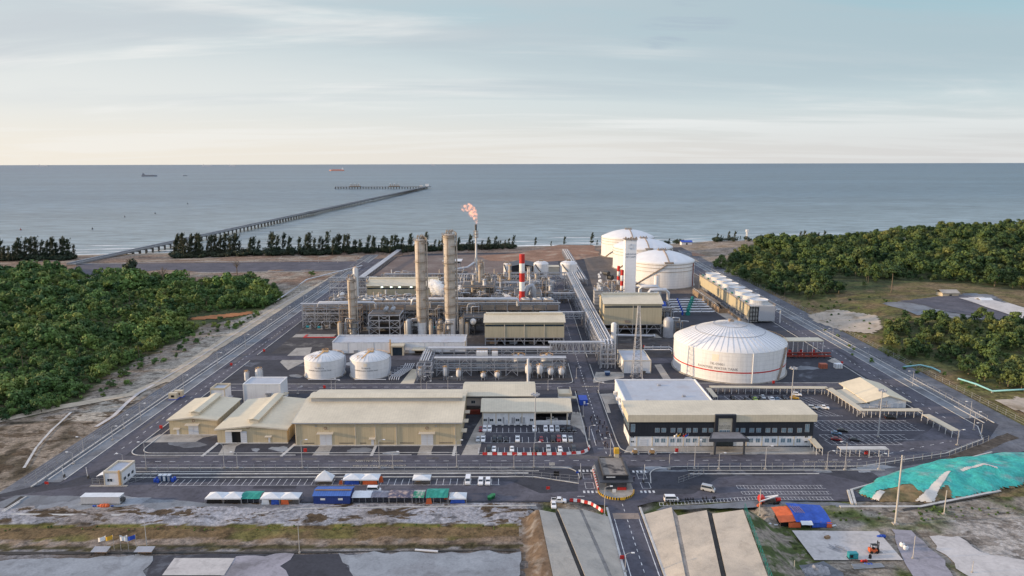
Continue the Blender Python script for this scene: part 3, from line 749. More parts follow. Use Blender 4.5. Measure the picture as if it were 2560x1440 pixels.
for i in range(n+1):
 t=i/n;p=a.lerp(c,t);mb.sheet([(p.x-.07,p.y,.045),(p.x+.07,p.y,.045),(p.x+.27,p.y+2.3,.045),(p.x+.13,p.y+2.3,.045)])
for oy in(0.0,2.3):
 mb.sheet([(a.x+oy*.09,a.y+oy-.07,.046),(c.x+oy*.09,c.y+oy-.07,.046),(c.x+oy*.09,c.y+oy+.07,.046),(a.x+oy*.09,a.y+oy+.07,.046)])
mb.struct('parking_marking',line_mat)
mb=MB()
for x0,ys_ in((24.9,(228.6,245.6)),(45.0,(228.6,244.8))):
 for yy in ys_:
  for k in range(4):mb.sheet([(x0+k*1.45,yy,.05),(x0+k*1.45+.75,yy,.05),(x0+k*1.45+.75,yy+1.7,.05),(x0+k*1.45,yy+1.7,.05)])
 for yy in(232,239.5):
  xa,xb=x0+1.2,x0+4.4
  for(p,q,r,s_)in((xa,xb,yy,yy+.14),(xa,xb,yy+4.6,yy+4.74),(xa,xa+.14,yy+.14,yy+4.6),(xb-.14,xb,yy+.14,yy+4.6)):
   mb.sheet([(p,r,.05),(q,r,.05),(q,s_,.05),(p,s_,.05)])
for(p,q,r,s_)in((34.4,42,266.5,266.75),(41.2,41.45,268,283),(34.1,34.35,270,288),(22.5,25,226.0,226.3)):mb.sheet([(p,r,.05),(q,r,.05),(q,s_,.05),(p,s_,.05)])
mb.struct('road_marking',line_mat)
for(cxp,rows)in((948,(('LALUAN JENTERA BOMBA',1164),('KOSONGKAN LALUAN',1152))),(2066,(('LALUAN JENTERA BOMBA',1165),('KOSONGKAN LALUAN',1154)))):
 mb=MB()
 for tx,py in rows:
  p=G(cxp,py,0.05);v_,f_=text_mb(tx,2.0,(p.x,p.y,0.05),(-1,0,0),(0,-1,0),font_scale_x=0.88)
  mb.add(v_,f_)
 mb.struct('road_lettering',text_gold)
v_,f_=text_mb('BOMBA',2.6,(*G(1475,966)[:2],0.055),(-1,0,0),(0,-1,0));MB().add(v_,f_).struct('road_lettering',text_gold)
wsheet('approach_road',asphalt,[(32.2,222.5),(42.2,222.5),(42.2,90),(32.2,90)],0.006)
mb=MB()
for xx in(33.2,41.2):mb.sheet([(xx-.12,90,.03),(xx+.12,90,.03),(xx+.12,213,.03),(xx-.12,213,.03)])
mb.struct('road_marking',line_mat)
dashes('road_marking',(37.3,100),(37.3,222),1.6,1.9,0.2,0.031)
mb=MB();mb.sheet([(33,210.5,.035),(41.6,210.5,.035),(41.6,214.3,.035),(33,214.3,.035)]);mb.struct('road_threshold',mat('brick_paving',(0.27,0.215,0.18),0.9,0.15,world=True))
for xx in(31.7,42.8):kerb([(xx,218),(xx,90)],0.7,0.3,0.0,world=True)
YN=92.0
def bank(name,fl,fh,nl,nh,z0,z1,rows=64,cols=8,m=None,ext=0.0):
 """concrete-faced side of the cutting from pixel corners: far low, far high, near low, near high; carried on towards the viewer"""
 A,B=G(*fl,z0),G(*fh,z1);c0,c1=G(*nl,z0),G(*nh,z1)
 k0,k1=(A.y-YN)/(A.y-c0.y),(B.y-YN)/(B.y-c1.y);D0,D1=A+(c0-A)*k0,B+(c1-B)*k1
 mb=MB();vs=[];W=cols+1
 for j in range(rows+1):
  t=j/rows
  for i in range(W):
   s_=i/cols;p=A.lerp(D0,t).lerp(B.lerp(D1,t),s_);e=0.06*nz(p.x,p.y,4,50)if 0<j<rows and 0<i<cols else 0
   vs.append((p.x,p.y,p.z+e))
 mb.add(vs,[(j*W+i,j*W+i+1,(j+1)*W+i+1,(j+1)*W+i)for j in range(rows)for i in range(cols)],True)
 for ed in([j*W+cols for j in range(rows+1)],[j*W for j in range(rows+1)],list(range(W))):
  hi=[vs[q]for q in ed];n=len(hi);mb.add(hi+[(p[0],p[1],-1.4)for p in hi],[(q,q+1,n+q+1,n+q)for q in range(n-1)])
 o=mb.build(name,m or concrete_slope);o['kind']='structure';return o
stain=mat('damp_concrete',(0.23,0.215,0.20),0.95,0.2,0.2,1.0,world=True)
bank('cutting_slope',(1605,1287),(1679,1268),(1659,1437),(1713,1437),.05,2.3)
bank('berm',(1679,1270),(1694,1289),(1713,1437),(1724,1437),2.2,2.25,cols=2,m=stain)
bank('cutting_slope',(1694,1289),(1767,1275),(1724,1437),(1802,1437),2.3,4.5)
bank('drain',(1767,1277),(1781,1284),(1802,1437),(1816,1437),4.0,4.05,cols=2,m=drain_mat)
bank('cutting_slope',(1781,1284),(1858,1274),(1816,1437),(1918,1437),4.5,6.6)
bank('cutting_slope',(1523,1292),(1454,1272),(1560,1437),(1529,1437),.05,1.9)
bank('berm',(1454,1274),(1448,1274),(1529,1437),(1519,1437),1.85,1.9,cols=2,m=stain)
bank('cutting_slope',(1448,1274),(1394,1271),(1519,1437),(1462,1437),1.95,3.6)
bank('drain',(1394,1276),(1388,1282),(1462,1437),(1450,1437),3.1,3.15,cols=2,m=drain_mat)
bank('cutting_slope',(1388,1282),(1348,1274),(1450,1437),(1382,1437),3.6,4.4)
def strip_ground(fp,np_,x1,z0,sgn):
 mb=MB();vs=[];rows=70;cols=7;A,c0=G(*fp,z0),G(*np_,z0)
 for j in range(rows+1):
  p=A+(c0-A)*(j/rows*(A.y-YN)/(A.y-c0.y))
  for i in range(cols+1):
   s=i/cols;xx=p.x+(x1-p.x)*s;ss=sm(0,.8,s)
   vs.append((xx,p.y+(2.5*s if j==0 else 0),(z0-.06)*(1-ss)+(ramp(xx,p.y)-0.12)*ss+0.12*nz(xx,p.y,3,60)*min(1,s*4)))
 W=cols+1
 mb.add(vs,[(j*W+i,j*W+i+1,(j+1)*W+i+1,(j+1)*W+i)for j in range(rows)for i in range(cols)],True)
 e=vs[:W];mb.add(e+[(q[0],q[1]+.6,-1.3)for q in e],[(i,i+1,W+i+1,W+i)for i in range(cols)])
 o=mb.build('verge',mat('verge_soil',(0.13,0.092,0.062),0.95,0.25,0.2,0.8,world=True,alt=(0.23,0.205,0.18),alt_at=0.58,alt_scale=0.12)if sgn<0 else mat('verge_grass',(0.055,0.075,0.022),0.95,0.3,0.2,0.8,world=True,alt=(0.24,0.205,0.165),alt_at=0.5,alt_scale=0.15))
 o['kind']='structure'
strip_ground((1859,1274),(1919,1437),86.0,6.6,1);strip_ground((1347,1274),(1381,1437),2.0,4.4,-1)
def fpad(name,m,pts,dz,rough=None,seed=3):return sheet(name,m,pts,dz,rough=rough,fg=True,seed=seed)
fpad('gravel_pad',pale_gravel,[(-60,1470),(-60,1402),(120,1398),(250,1394),(385,1389),(372,1412),(362,1440),(350,1470)],0.12,(2.5,1.3),4)
fpad('gravel_pad',yard_mat,[(385,1389),(560,1386),(735,1386),(890,1384),(860,1395),(868,1415),(900,1440),(920,1475),(350,1470),(370,1420)],0.08,(3,0.4),5)
fpad('gravel_pad',mat('lavender_gravel',(0.29,0.275,0.305),0.95,0.15,0.1,1.2,world=True,alt=(0.2,0.19,0.205),alt_at=0.58,alt_scale=0.08),[(590,1392),(735,1384),(728,1400),(700,1415),(720,1440),(700,1475),(545,1475),(560,1430)],0.13,(2.5,1.3),6)
fpad('gravel_pad',pale_gravel,[(845,1384),(1000,1381),(1150,1381),(1297,1379),(1302,1400),(1306,1475),(905,1475),(880,1425),(862,1405)],0.125,(2.5,1.4),7)
fpad('gravel_pad',yard_mat,[(1150,1376),(1300,1372),(1340,1385),(1360,1420),(1372,1475),(1306,1475),(1300,1381)],0.06,(3,0.6),14)if False else None
fpad('slab',white_slab,[(405,1438),(436,1395),(587,1395),(560,1438)],0.2)
fpad('slab',white_slab,[(1980,1326),(2195,1328),(2258,1400),(2036,1400)],0.25)
fpad('gravel_heap_base',gravel_mat,[(1985,1475),(2000,1415),(2060,1402),(2110,1432),(2120,1475)],0.15,(2,0.5),8)
fpad('gravel_pad',mat('lavender_gravel',())if False else MATS['lavender_gravel'],[(2228,1322),(2280,1326),(2360,1400),(2400,1475),(2300,1475),(2262,1400)],0.12,(3,0.6),9)
fpad('bare_ground',MATS['slab_concrete'],[(2330,1345),(2400,1340),(2450,1380),(2560,1400),(2640,1475),(2480,1475),(2400,1420),(2350,1385)],0.1,(2.5,1.9),10)
fpad('ditch',drain_mat,[(-60,1380),(300,1379),(700,1379),(1000,1376),(1290,1373),(1290,1377),(1000,1380),(700,1383),(300,1384),(-60,1386)],0.09,(3,0.3),11)
sheet('gravel_yard',gravel_mat,[(1640,1276),(1660,1266),(1900,1252),(2090,1256),(2140,1262),(2120,1270),(1900,1270),(1700,1272)],0.05,rough=(3,0.5),seed=12)
MC=Vector((166,241,0));MA=R(20)
def moundz(x,y):
 dx,dy=x-MC.x,y-MC.y
 u,v=(dx*math.cos(MA)+dy*math.sin(MA))/47.0,(dy*math.cos(MA)-dx*math.sin(MA))/12.5
 d=math.hypot(u,v)+0.10*nz(x,y,8,70)
 return 4.0*max(0.0,1-d)**0.6*(1+0.35*nz(x,y,8,71))+(0.5*nz(x*.6+y*.5,y*.8-x*.2,2.6,72)*min(1,(1-d)*6)if d<1 else 0)
net=mat('erosion_netting',(0.05,0.40,0.345),0.75,0.2,0.3,1.2,world=True,alt=(0.16,0.36,0.33),alt_at=0.57,alt_scale=0.13,alt_soft=0.05,bump=0.8)
def moundpart(cond,dz,step=0.7):
 mb=MB();ids={};vs=[];fs=[]
 nx_,ny_=int(108/step),int(68/step)
 def vid(i,j):
  if(i,j)not in ids:
   x,y=MC.x-54+i*step,MC.y-34+j*step
   ids[(i,j)]=len(vs);vs.append((x,y,moundz(x,y)+dz))
  return ids[(i,j)]
 for j in range(ny_):
  for i in range(nx_):
   x,y=MC.x-54+(i+.5)*step,MC.y-34+(j+.5)*step
   if cond(x,y):fs.append((vid(i,j),vid(i+1,j),vid(i+1,j+1),vid(i,j+1)))
 mb.add(vs,fs,True);return mb
mb=moundpart(lambda x,y:moundz(x,y)>0.15,-0.05)
mb.struct('soil_mound',mat('mound_soil',(0.21,0.15,0.08),0.95,0.25,0.2,0.8,world=True,alt=(0.11,0.10,0.05),alt_at=0.52,alt_scale=0.12))
SOILP=pxpoly([(2165,1255),(2200,1225),(2270,1212),(2310,1235),(2370,1222),(2390,1240),(2280,1258)],1.5)
mb=moundpart(lambda x,y:moundz(x,y)>0.35 and not inpoly(x+1.5*nz(x,y,4,73),y+1.5*nz(x,y,4,74),SOILP),0.10)
mb.solo('netting',net,'turquoise erosion netting pulled over the long soil mound','netting',at=(MC.x,MC.y,0))
for pts,lab in(([(2285,1236),(2335,1240),(2350,1214),(2378,1184),(2369,1182),(2330,1208),(2310,1226)],'white plastic strip down the front of the turquoise mound'),([(2405,1181),(2460,1169),(2494,1174),(2492,1171),(2460,1164),(2400,1177)],'white plastic strip along the crest of the turquoise mound'),([(2163,1240),(2200,1215),(2215,1218),(2190,1240)],'white plastic strip at the narrow end of the mound')):
 PP=pxpoly(pts,3.0)
 mb=moundpart(lambda x,y:inpoly(x,y,PP)and moundz(x,y)>0.05,0.22,0.35)
 if mb.v:mb.solo('plastic_sheet',mat('cream_sheet',(0.62,0.58,0.52),0.7,0.12),lab,'plastic sheet')
kerb([(2120,1228),(2130,1262)],0.8,0.6,0.0);kerb([(2128,1226),(2138,1262)],0.8,0.6,0.0)
kerb([(2128,1226),(2300,1178),(2480,1132)],0.6,0.5,0.0)
sheet('drain',mat('trench_soil',(0.075,0.062,0.05),0.95,0.3,0.3,1.0,world=True,alt=(0.17,0.15,0.13),alt_at=.6,alt_scale=.2),[(2128,1222),(2300,1168),(2420,1122),(2520,1082),(2545,1094),(2440,1140),(2330,1180),(2150,1234)],0.03,rough=(4,.7),seed=31)
sheet('drain',drain_mat,[(2260,1278),(2480,1236),(2485,1232),(2255,1272)],0.3)
kerb([(2100,1268),(2300,1268),(2440,1240),(2500,1228)],1.0,0.4,0.0)
def draped(name,m,P,dz,step=4.0):
 xs_=[p[0]for p in P];ys2=[p[1]for p in P];mb=MB();ids={};vs=[];fs=[]
 def vid(i,j):
  if(i,j)not in ids:
   x,y=min(xs_)+i*step,min(ys2)+j*step
   ids[(i,j)]=len(vs);vs.append((x,y,terr(x,y)+dz))
  return ids[(i,j)]
 for j in range(int((max(ys2)-min(ys2))/step)+1):
  for i in range(int((max(xs_)-min(xs_))/step)+1):
   x,y=min(xs_)+(i+.5)*step,min(ys2)+(j+.5)*step
   if inpoly(x+step*0.5*nz(x,y,step*2,80),y+step*0.5*nz(x,y,step*2,81),P):fs.append((vid(i,j),vid(i+1,j),vid(i+1,j+1),vid(i,j+1)))
 mb.add(vs,fs,True);mb.struct(name,m)
draped('bare_yard',gravel_mat,pxpoly([(2205,758),(2420,738),(2480,742),(2580,800),(2500,806),(2380,805),(2320,800)],5),0.3,3.0)
draped('bare_yard',asphalt,pxpoly([(2250,752),(2410,742),(2470,752),(2560,805),(2450,804)],5),0.55,3.0)
draped('bare_yard',white_slab,pxpoly([(2400,752),(2450,748),(2620,790),(2620,820),(2540,795)],5),0.9,3.0)
draped('sand_cut',mat('pale_sand',(0.42,0.355,0.285),0.95,0.12,0.08,0.6,world=True,alt=(0.24,0.19,0.13),alt_at=0.6,alt_scale=0.07),pxpoly([(2020,778),(2085,768),(2190,790),(2205,815),(2180,828),(2100,815),(2040,795)],3),0.35,2.0)
draped('sand_cut',MATS['pale_sand'],pxpoly([(2490,990),(2570,982),(2640,1000),(2640,1025),(2560,1020)],3),0.4,2.0)
draped('sand_clearing',white_slab,pxpoly([(178,704),(230,694),(283,699),(282,713),(235,715)],0),0.5,3.0)
draped('red_cut',mat('laterite',(0.36,0.15,0.06),0.95,0.15,0.08,0.6,world=True),pxpoly([(470,796),(560,786),(625,780),(632,786),(570,795),(490,802)],0),0.4,2.5)
def track(name,m,pts,wd,dz=0.25):
 P=[G(a,c)for a,c in pts];mb=MB();vs=[]
 Q=[]
 for a,c in zip(P,P[1:]):
  k=max(1,int((c-a).length/4));Q+=[a.lerp(c,i/k)for i in range(k)]
 Q.append(P[-1])
 for i,p in enumerate(Q):
  d=(Q[min(i+1,len(Q)-1)]-Q[max(i-1,0)]).normalized();q=Vector((-d.y,d.x,0))
  for s in(-1,-0.3,0.3,1):
   x,y=p.x+q.x*s*wd/2*(1+.25*nz(p.x,p.y,7,90+s)),p.y+q.y*s*wd/2*(1+.25*nz(p.x,p.y,7,91+s));vs.append((x,y,terr(x,y)+dz))
 mb.add(vs,[(4*i+k,4*i+k+1,4*i+k+5,4*i+k+4)for i in range(len(Q)-1)for k in range(3)],True);mb.struct(name,m)
sandtrack=mat('sand_track',(0.47,0.395,0.30),0.95,0.14,0.1,0.7,world=True,alt=(0.33,0.275,0.21),alt_at=0.58,alt_scale=0.1)
track('dirt_track',sandtrack,[(-150,1075),(0,1048),(150,1018),(330,985),(400,955),(470,910),(560,850),(640,800),(700,765),(770,728),(830,694),(880,668)],6.5)
track('dirt_track',sandtrack,[(420,955),(520,880),(600,832),(680,785),(790,715)],7.0,0.2)
track('drain',kerb_mat,[(178,1030),(130,1075),(90,1120),(60,1170)],1.0,0.3)
track('rock_edge',white_slab,[(240,1068),(285,1040),(320,1005),(345,985),(385,962)],1.8,0.5)
track('rock_edge',white_slab,[(390,958),(470,912),(520,880),(600,828),(660,790),(760,728)],0.9,0.55)
# ---- p4
def leaf_mat(name,a,c,d,world_s=0.03):
 m=bpy.data.materials.new(name);m.use_nodes=True
 nt=m.node_tree;N,L=nt.nodes,nt.links
 b=N['Principled BSDF'];b.inputs['Roughness'].default_value=0.7;b.inputs['Specular IOR Level'].default_value=0.25
 oi=N.new('ShaderNodeObjectInfo')
 geo=N.new('ShaderNodeNewGeometry')
 def nn(s,det):
  n=N.new('ShaderNodeTexNoise');n.inputs['Scale'].default_value=s;n.inputs['Detail'].default_value=det;L.new(geo.outputs['Position'],n.inputs['Vector']);return n.outputs['Fac']
 def R_(x,p,q,r,s):
  k=N.new('ShaderNodeMapRange');
  for kk,v in zip(('From Min','From Max','To Min','To Max'),(p,q,r,s)):k.inputs[kk].default_value=v
  L.new(x,k.inputs['Value']);return k.outputs[0]
 def mx(f,x,y):
  k=N.new('ShaderNodeMix');k.data_type='RGBA';L.new(f,k.inputs[0])
  for i,z in((6,x),(7,y)):
   if isinstance(z,tuple):k.inputs[i].default_value=(*z,1)
   else:L.new(z,k.inputs[i])
  return k.outputs[2]
 c1=mx(oi.outputs['Random'],a,c)
 c1=mx(R_(nn(world_s,3),0.5,0.72,0,1),c1,d)
 sc=N.new('ShaderNodeVectorMath');sc.operation='SCALE';L.new(c1,sc.inputs[0]);L.new(R_(nn(0.55,3),0.3,0.7,0.5,1.5),sc.inputs['Scale'])
 L.new(sc.outputs[0],b.inputs['Base Color'])
 MATS[name]=m;return m
leaf_l=leaf_mat('leaves_green',(0.030,0.075,0.026),(0.12,0.20,0.05),(0.215,0.255,0.055))
leaf_r=leaf_mat('leaves_olive',(0.020,0.05,0.019),(0.092,0.14,0.04),(0.175,0.185,0.055))
leaf_c=leaf_mat('needles_dark',(0.020,0.036,0.022),(0.045,0.064,0.036),(0.068,0.07,0.042))
bark=mat('bark',(0.15,0.12,0.09),0.9,0.2,1.0,4.0)
def crown_mesh(name,r,h,z0,lumps,nq,qs,m,seed,flat=1.0,sparse=0.0):
 rg=np.random.RandomState(seed)
 C_=[]
 for i in range(lumps):
  a=rg.uniform(0,2*np.pi);q=np.sqrt(rg.uniform(0,1))*r*0.72;zz=rg.uniform(0.12,0.92)
  q*=0.55+0.9*np.sqrt(max(0.0,1-((zz-0.42)/0.6)**2))*0.6
  C_.append((q*np.cos(a),q*np.sin(a),z0+h*zz,rg.uniform(0.34,0.60)*r))
 V,F=[],[]
 for i in range(nq):
  c=C_[rg.randint(lumps)]
  n=rg.normal(size=3);n/=np.linalg.norm(n)
  if n[2]<-0.3 and rg.rand()<0.7:n[2]*=-1
  p=np.array(c[:3])+n*c[3]*np.array([1,1,flat])*rg.uniform(0.68,1.2)
  nn=n+rg.normal(size=3)*0.33;nn/=np.linalg.norm(nn)
  t=np.cross(nn,rg.normal(size=3));t/=np.linalg.norm(t);u=np.cross(nn,t)
  s=qs*rg.uniform(0.6,1.35)
  b=len(V)
  V+=[tuple(p-t*s*.5-u*s*.35),tuple(p+t*s*.5-u*s*.3),tuple(p+t*s*.35+u*s*.5),tuple(p-t*s*.4+u*s*.4)]
  F.append((b,b+1,b+2,b+3))
 me=bpy.data.meshes.new(name);me.from_pydata(V,[],F);me.materials.append(m);return me
def trunk_mesh(name,h,r0,r1,seed,limbs=4,spread=1.6,lean=0.0):
 rg=random.Random(seed);mb=MB()
 mb.tube([(0,0,-0.4),(0.1*rg.uniform(-1,1)+lean*.3,0.1*rg.uniform(-1,1),h*.45),(0.25*rg.uniform(-1,1)+lean,0.2*rg.uniform(-1,1),h)],[r0,(r0+r1)/2,r1],6)
 for i in range(limbs):
  a=2*math.pi*(i+rg.random()*.6)/limbs;zz=h*rg.uniform(.5,.85)
  mb.tube([(lean*zz/h,0,zz),(lean*zz/h+spread*.5*math.cos(a),spread*.5*math.sin(a),zz+h*.14),(lean+spread*math.cos(a),spread*math.sin(a),zz+h*.26)],[r1*.8,r1*.6,r1*.3],5)
 return mb.mesh(name,bark)
def casuarina_mesh(name,h,seed):
 """wind-blown feathery coastal tree leaning a little"""
 rg=np.random.RandomState(seed);V,F=[],[]
 lean=rg.uniform(0.8,3.4)
 nb=34
 for i in range(nb):
  t=rg.uniform(0.22,1.0);zz=h*t;wid=(1-0.72*t)*h*0.20*rg.uniform(.4,1.4)+0.2
  a=rg.uniform(0,2*np.pi);tip=np.array([lean*t+wid*np.cos(a)+wid*.35,wid*np.sin(a),zz+rg.uniform(.2,1.8)]);base=np.array([lean*t*.9,0,zz-rg.uniform(.3,1.2)])
  for k in range(19):
   s=rg.uniform(.25,1.05);p=base+(tip-base)*s+rg.normal(size=3)*[.42,.42,.5]
   n=rg.normal(size=3);n/=np.linalg.norm(n);tt=np.cross(n,[0.2,0.1,1]);tt/=np.linalg.norm(tt)+1e-9
   up=np.array([.35,0,1])*rg.uniform(.5,1.15);w_=rg.uniform(.14,.32)
   b=len(V);V+=[tuple(p-tt*w_),tuple(p+tt*w_),tuple(p+tt*w_*.5+up),tuple(p-tt*w_*.5+up)];F.append((b,b+1,b+2,b+3))
 me=bpy.data.meshes.new(name);me.from_pydata(V,[],F);me.materials.append(leaf_c);return me
CR_L=[crown_mesh('crown',2.7,3.9,0.6,8,560,0.54,leaf_l,10+i,0.85)for i in range(5)]
CR_R=[crown_mesh('crown',3.2,5.0,1.4,9,680,0.60,leaf_r,30+i,0.8)for i in range(5)]
TR_L=[trunk_mesh('trunk',3.0,0.20,0.1,50+i)for i in range(2)]
TR_R=[trunk_mesh('trunk',4.6,0.26,0.12,60+i)for i in range(2)]
def tree(name,label,x,y,s,crown,trunk,group,rz,z=None,sz=1.0):
 o=thing(name,label,'tree',(x,y,terr(x,y)if z is None else z),rz,group)
 o.scale=(s,s,s*sz)
 for nm,me_ in(('trunk',trunk),('crown',crown)):
  p=bpy.data.objects.new(nm,me_);C.objects.link(p);p.parent=o
 return o
protoL=bpy.data.collections.new('forest_kit_green');protoR=bpy.data.collections.new('forest_kit_olive')
for col_,crs,trs in((protoL,CR_L,TR_L),(protoR,CR_R,TR_R)):
 for i,c_ in enumerate(crs):
  po=bpy.data.objects.new('forest_tree',c_);col_.objects.link(po)
def scatter(name,pts,coll,label=None):
 me_=bpy.data.meshes.new(name);me_.from_pydata([p[:3]for p in pts],[],[])
 for an,ty,k in(('rotz','FLOAT',3),('scl','FLOAT',4),('pick','INT',5)):
  at_=me_.attributes.new(an,ty,'POINT');at_.data.foreach_set('value',[p[k]for p in pts])
 o=bpy.data.objects.new(name,me_);C.objects.link(o);o['kind']='stuff'
 if label:o['label']=label
 ng=bpy.data.node_groups.new(name+'_scatter','GeometryNodeTree')
 ng.interface.new_socket('Geometry',in_out='INPUT',socket_type='NodeSocketGeometry');ng.interface.new_socket('Geometry',in_out='OUTPUT',socket_type='NodeSocketGeometry')
 N,L=ng.nodes,ng.links
 gi,go=N.new('NodeGroupInput'),N.new('NodeGroupOutput')
 ci=N.new('GeometryNodeCollectionInfo');ci.inputs['Collection'].default_value=coll;ci.inputs['Separate Children'].default_value=True;ci.inputs['Reset Children'].default_value=True
 ip=N.new('GeometryNodeInstanceOnPoints');ip.inputs['Pick Instance'].default_value=True
 def na(nm,ty):
  q=N.new('GeometryNodeInputNamedAttribute');q.data_type=ty;q.inputs['Name'].default_value=nm;return q.outputs['Attribute']
 cx_=N.new('ShaderNodeCombineXYZ');L.new(na('rotz','FLOAT'),cx_.inputs[2])
 er=N.new('FunctionNodeEulerToRotation');L.new(cx_.outputs[0],er.inputs[0])
 cs=N.new('ShaderNodeCombineXYZ');sc_=na('scl','FLOAT')
 for i in range(3):L.new(sc_,cs.inputs[i])
 L.new(gi.outputs[0],ip.inputs['Points']);L.new(ci.outputs[0],ip.inputs['Instance']);L.new(na('pick','INT'),ip.inputs['Instance Index'])
 L.new(er.outputs[0],ip.inputs['Rotation']);L.new(cs.outputs[0],ip.inputs['Scale']);L.new(ip.outputs[0],go.inputs[0])
 md=o.modifiers.new('scatter','NODES');md.node_group=ng
 return o
rf=random.Random(77)
def fill(P,step,keep=1.0,excl=()):
 xs_=[p[0]for p in P];ys2=[p[1]for p in P];out=[];y=min(ys2)
 while y<max(ys2):
  x=min(xs_)
  while x<max(xs_):
   a,c=x+rf.uniform(-.48,.48)*step,y+rf.uniform(-.48,.48)*step
   if inpoly(a,c,P)and rf.random()<keep and abs(a)<c*0.93+25 and not any(inpoly(a,c,e)for e in excl):out.append((a,c))
   x+=step
  y+=step
 return out
PADR=pxpoly([(2195,762),(2330,744),(2480,738),(2640,770),(2640,830),(2560,812),(2320,806)],5)
REDC=pxpoly([(450,808),(470,786),(640,772),(640,792),(480,812)])
MEADOW=pxpoly([(270,790),(330,752),(420,735),(470,745),(400,770),(330,795)])
ptsL=fill(FOREST_L,5.2,0.86,(CLEAR_L,REDC))
ptsL=[p for p in ptsL if not(inpoly(*p,MEADOW)and rf.random()<0.85)and(nz(p[0],p[1],17,141)>-.28 or rf.random()<.25)]
ptsR=fill(FOREST_R,9.0,0.9);ptsR2=[p for p in fill(FOREST_R2,5.4,0.9,(PADR,))if nz(p[0],p[1],15,143)>-.2 or rf.random()<.25]
CLR=pxpoly([(2050,700),(2120,690),(2200,705),(2330,722),(2300,735),(2150,735),(2060,722)],3)
ptsR=[p for p in ptsR if(nz(p[0],p[1],24,142)>-.25 or rf.random()<.3)and not inpoly(*p,PADR)and not(inpoly(*p,CLR)and rf.random()<0.8)]
ptsL.sort(key=lambda p:p[1]);ptsR.sort(key=lambda p:p[1]);ptsR2.sort(key=lambda p:p[1])
restL,restR=[],[]
def where(x,y):
 return x*FOC/(y*CP+20.0)+1280
for i,(x,y)in enumerate(ptsL):
 s=rf.choice((.4,.55,.65,.75,.85,1.0,1.2,1.5))*rf.uniform(.9,1.1)*(1.0+0.4*sm(380,700,y))*(1.7 if rf.random()<0.06 else 1)*(0.75+0.6*max(0,.5+nz(x,y,28,140)))
 if i<115 and i%9==4:tree('broadleaf_tree','slim tall green tree poking out of the near left forest',x,y,.8,CR_L[i%5],TR_L[i%2],'slim trees of the left forest',i,sz=2.1)
 elif i<115:tree('broadleaf_tree','small round green tree at the near corner of the left forest',x,y,s,CR_L[i%5],TR_L[i%2],'green trees of the left forest',rf.uniform(0,6.28))
 else:restL.append((x,y,terr(x,y),rf.uniform(0,6.28),s,rf.randrange(5)))
for i,(x,y)in enumerate(ptsR2):
 s=rf.choice((.35,.5,.65,.8,1.0,1.4))*rf.uniform(.9,1.1)
 if i<70:tree('broadleaf_tree','bushy olive tree on the grassy slope below the grey yard on the right',x,y,s,CR_R[i%5],TR_R[i%2],'trees on the grassy slope at the right',rf.uniform(0,6.28))
 else:restR.append((x,y,terr(x,y),rf.uniform(0,6.28),s,rf.randrange(5)))
for i,(x,y)in enumerate(ptsR):
 s=rf.choice((.7,.9,1.2,1.5,1.9,2.4))*rf.uniform(.85,1.15)*(.72+.28*sm(235,330,x))*(1-.35*sm(880,960,y))
 if i<50:tree('broadleaf_tree','tall olive tree at the near edge of the hillside forest on the right',x,y,s,CR_R[i%5],TR_R[i%2],'front trees of the hillside forest',rf.uniform(0,6.28))
 else:restR.append((x,y,terr(x,y),rf.uniform(0,6.28),s,rf.randrange(5)))
scr=[]
for(x,y)in fill(FOREST_L,4.2,0.7,(CLEAR_L,REDC)):scr.append((x,y,terr(x,y)-0.3,rf.uniform(0,6.28),rf.uniform(.3,.6),rf.randrange(5)))
for(x,y)in fill(GRASS_R,7.0,0.22,(PADR,)):scr.append((x,y,terr(x,y)-0.3,rf.uniform(0,6.28),rf.uniform(.2,.5),rf.randrange(5)))
for(x,y)in fill(pxpoly([(240,960),(330,915),(470,845),(520,815),(660,780),(600,820),(480,870),(330,960),(260,1000)]),4.5,0.5):scr.append((x,y,terr(x,y)-0.2,rf.uniform(0,6.28),rf.choice((.12,.2,.3,.45,.75)),rf.randrange(5)))
for(x,y)in fill(pxpoly([(1880,1275),(2000,1285),(2220,1275),(2440,1262),(2560,1255),(2560,1285),(2440,1300),(2200,1312),(1990,1318),(1890,1300)]),2.2,0.32):scr.append((x,y,ramp(x,y)-0.3,rf.uniform(0,6.28),rf.uniform(.08,.22),rf.randrange(5)))
for(x,y)in fill(pxpoly([(-20,1322),(700,1320),(1330,1316),(1330,1330),(700,1334),(-20,1336)]),2.0,0.30):scr.append((x,y,ramp(x,y)-0.25,rf.uniform(0,6.28),rf.uniform(.06,.15),rf.randrange(5)))
scatter('forest',restL,protoL,'the rest of the green forest left of the plant')
scatter('forest',restR,protoR,'the rest of the olive forest on the hill at the right')
scatter('undergrowth',scr,protoL,'low scrub between the trees and on the verges')
CAS=[casuarina_mesh('crown',17.0,90+i)for i in range(5)]
CTR=trunk_mesh('trunk',15.5,0.28,0.07,95,5,1.2,0.9)
def cas(px,py,topy,label,group,n_):
 p=G(px,py);x,y=p.x,p.y;s=max(0.35,(zat(px,topy,y)-terr(x,y))/18.0)
 tree('casuarina_tree',label,x,y,s,CAS[n_%5],CTR,group,rf.uniform(-0.5,0.5),sz=1.0)
k_=0
def run(x0,x1,n,y0,y1,t0,t1,label,group):
 global k_
 for i in range(n):
  u=(i+rf.uniform(.1,.9))/n;k_+=1
  cas(x0+(x1-x0)*u,y0+(y1-y0)*u-rf.uniform(0,9),t0+(t1-t0)*u+rf.choice((-5,0,4,8,13,20,27))+rf.uniform(-3,3),label,group,k_)
run(-20,185,26,656,652,596,592,'dark windswept casuarina in the clump left of the jetty','casuarinas left of the jetty')
run(428,652,30,645,642,588,592,'dark casuarina in the row where the jetty meets the shore','casuarinas beside the jetty')
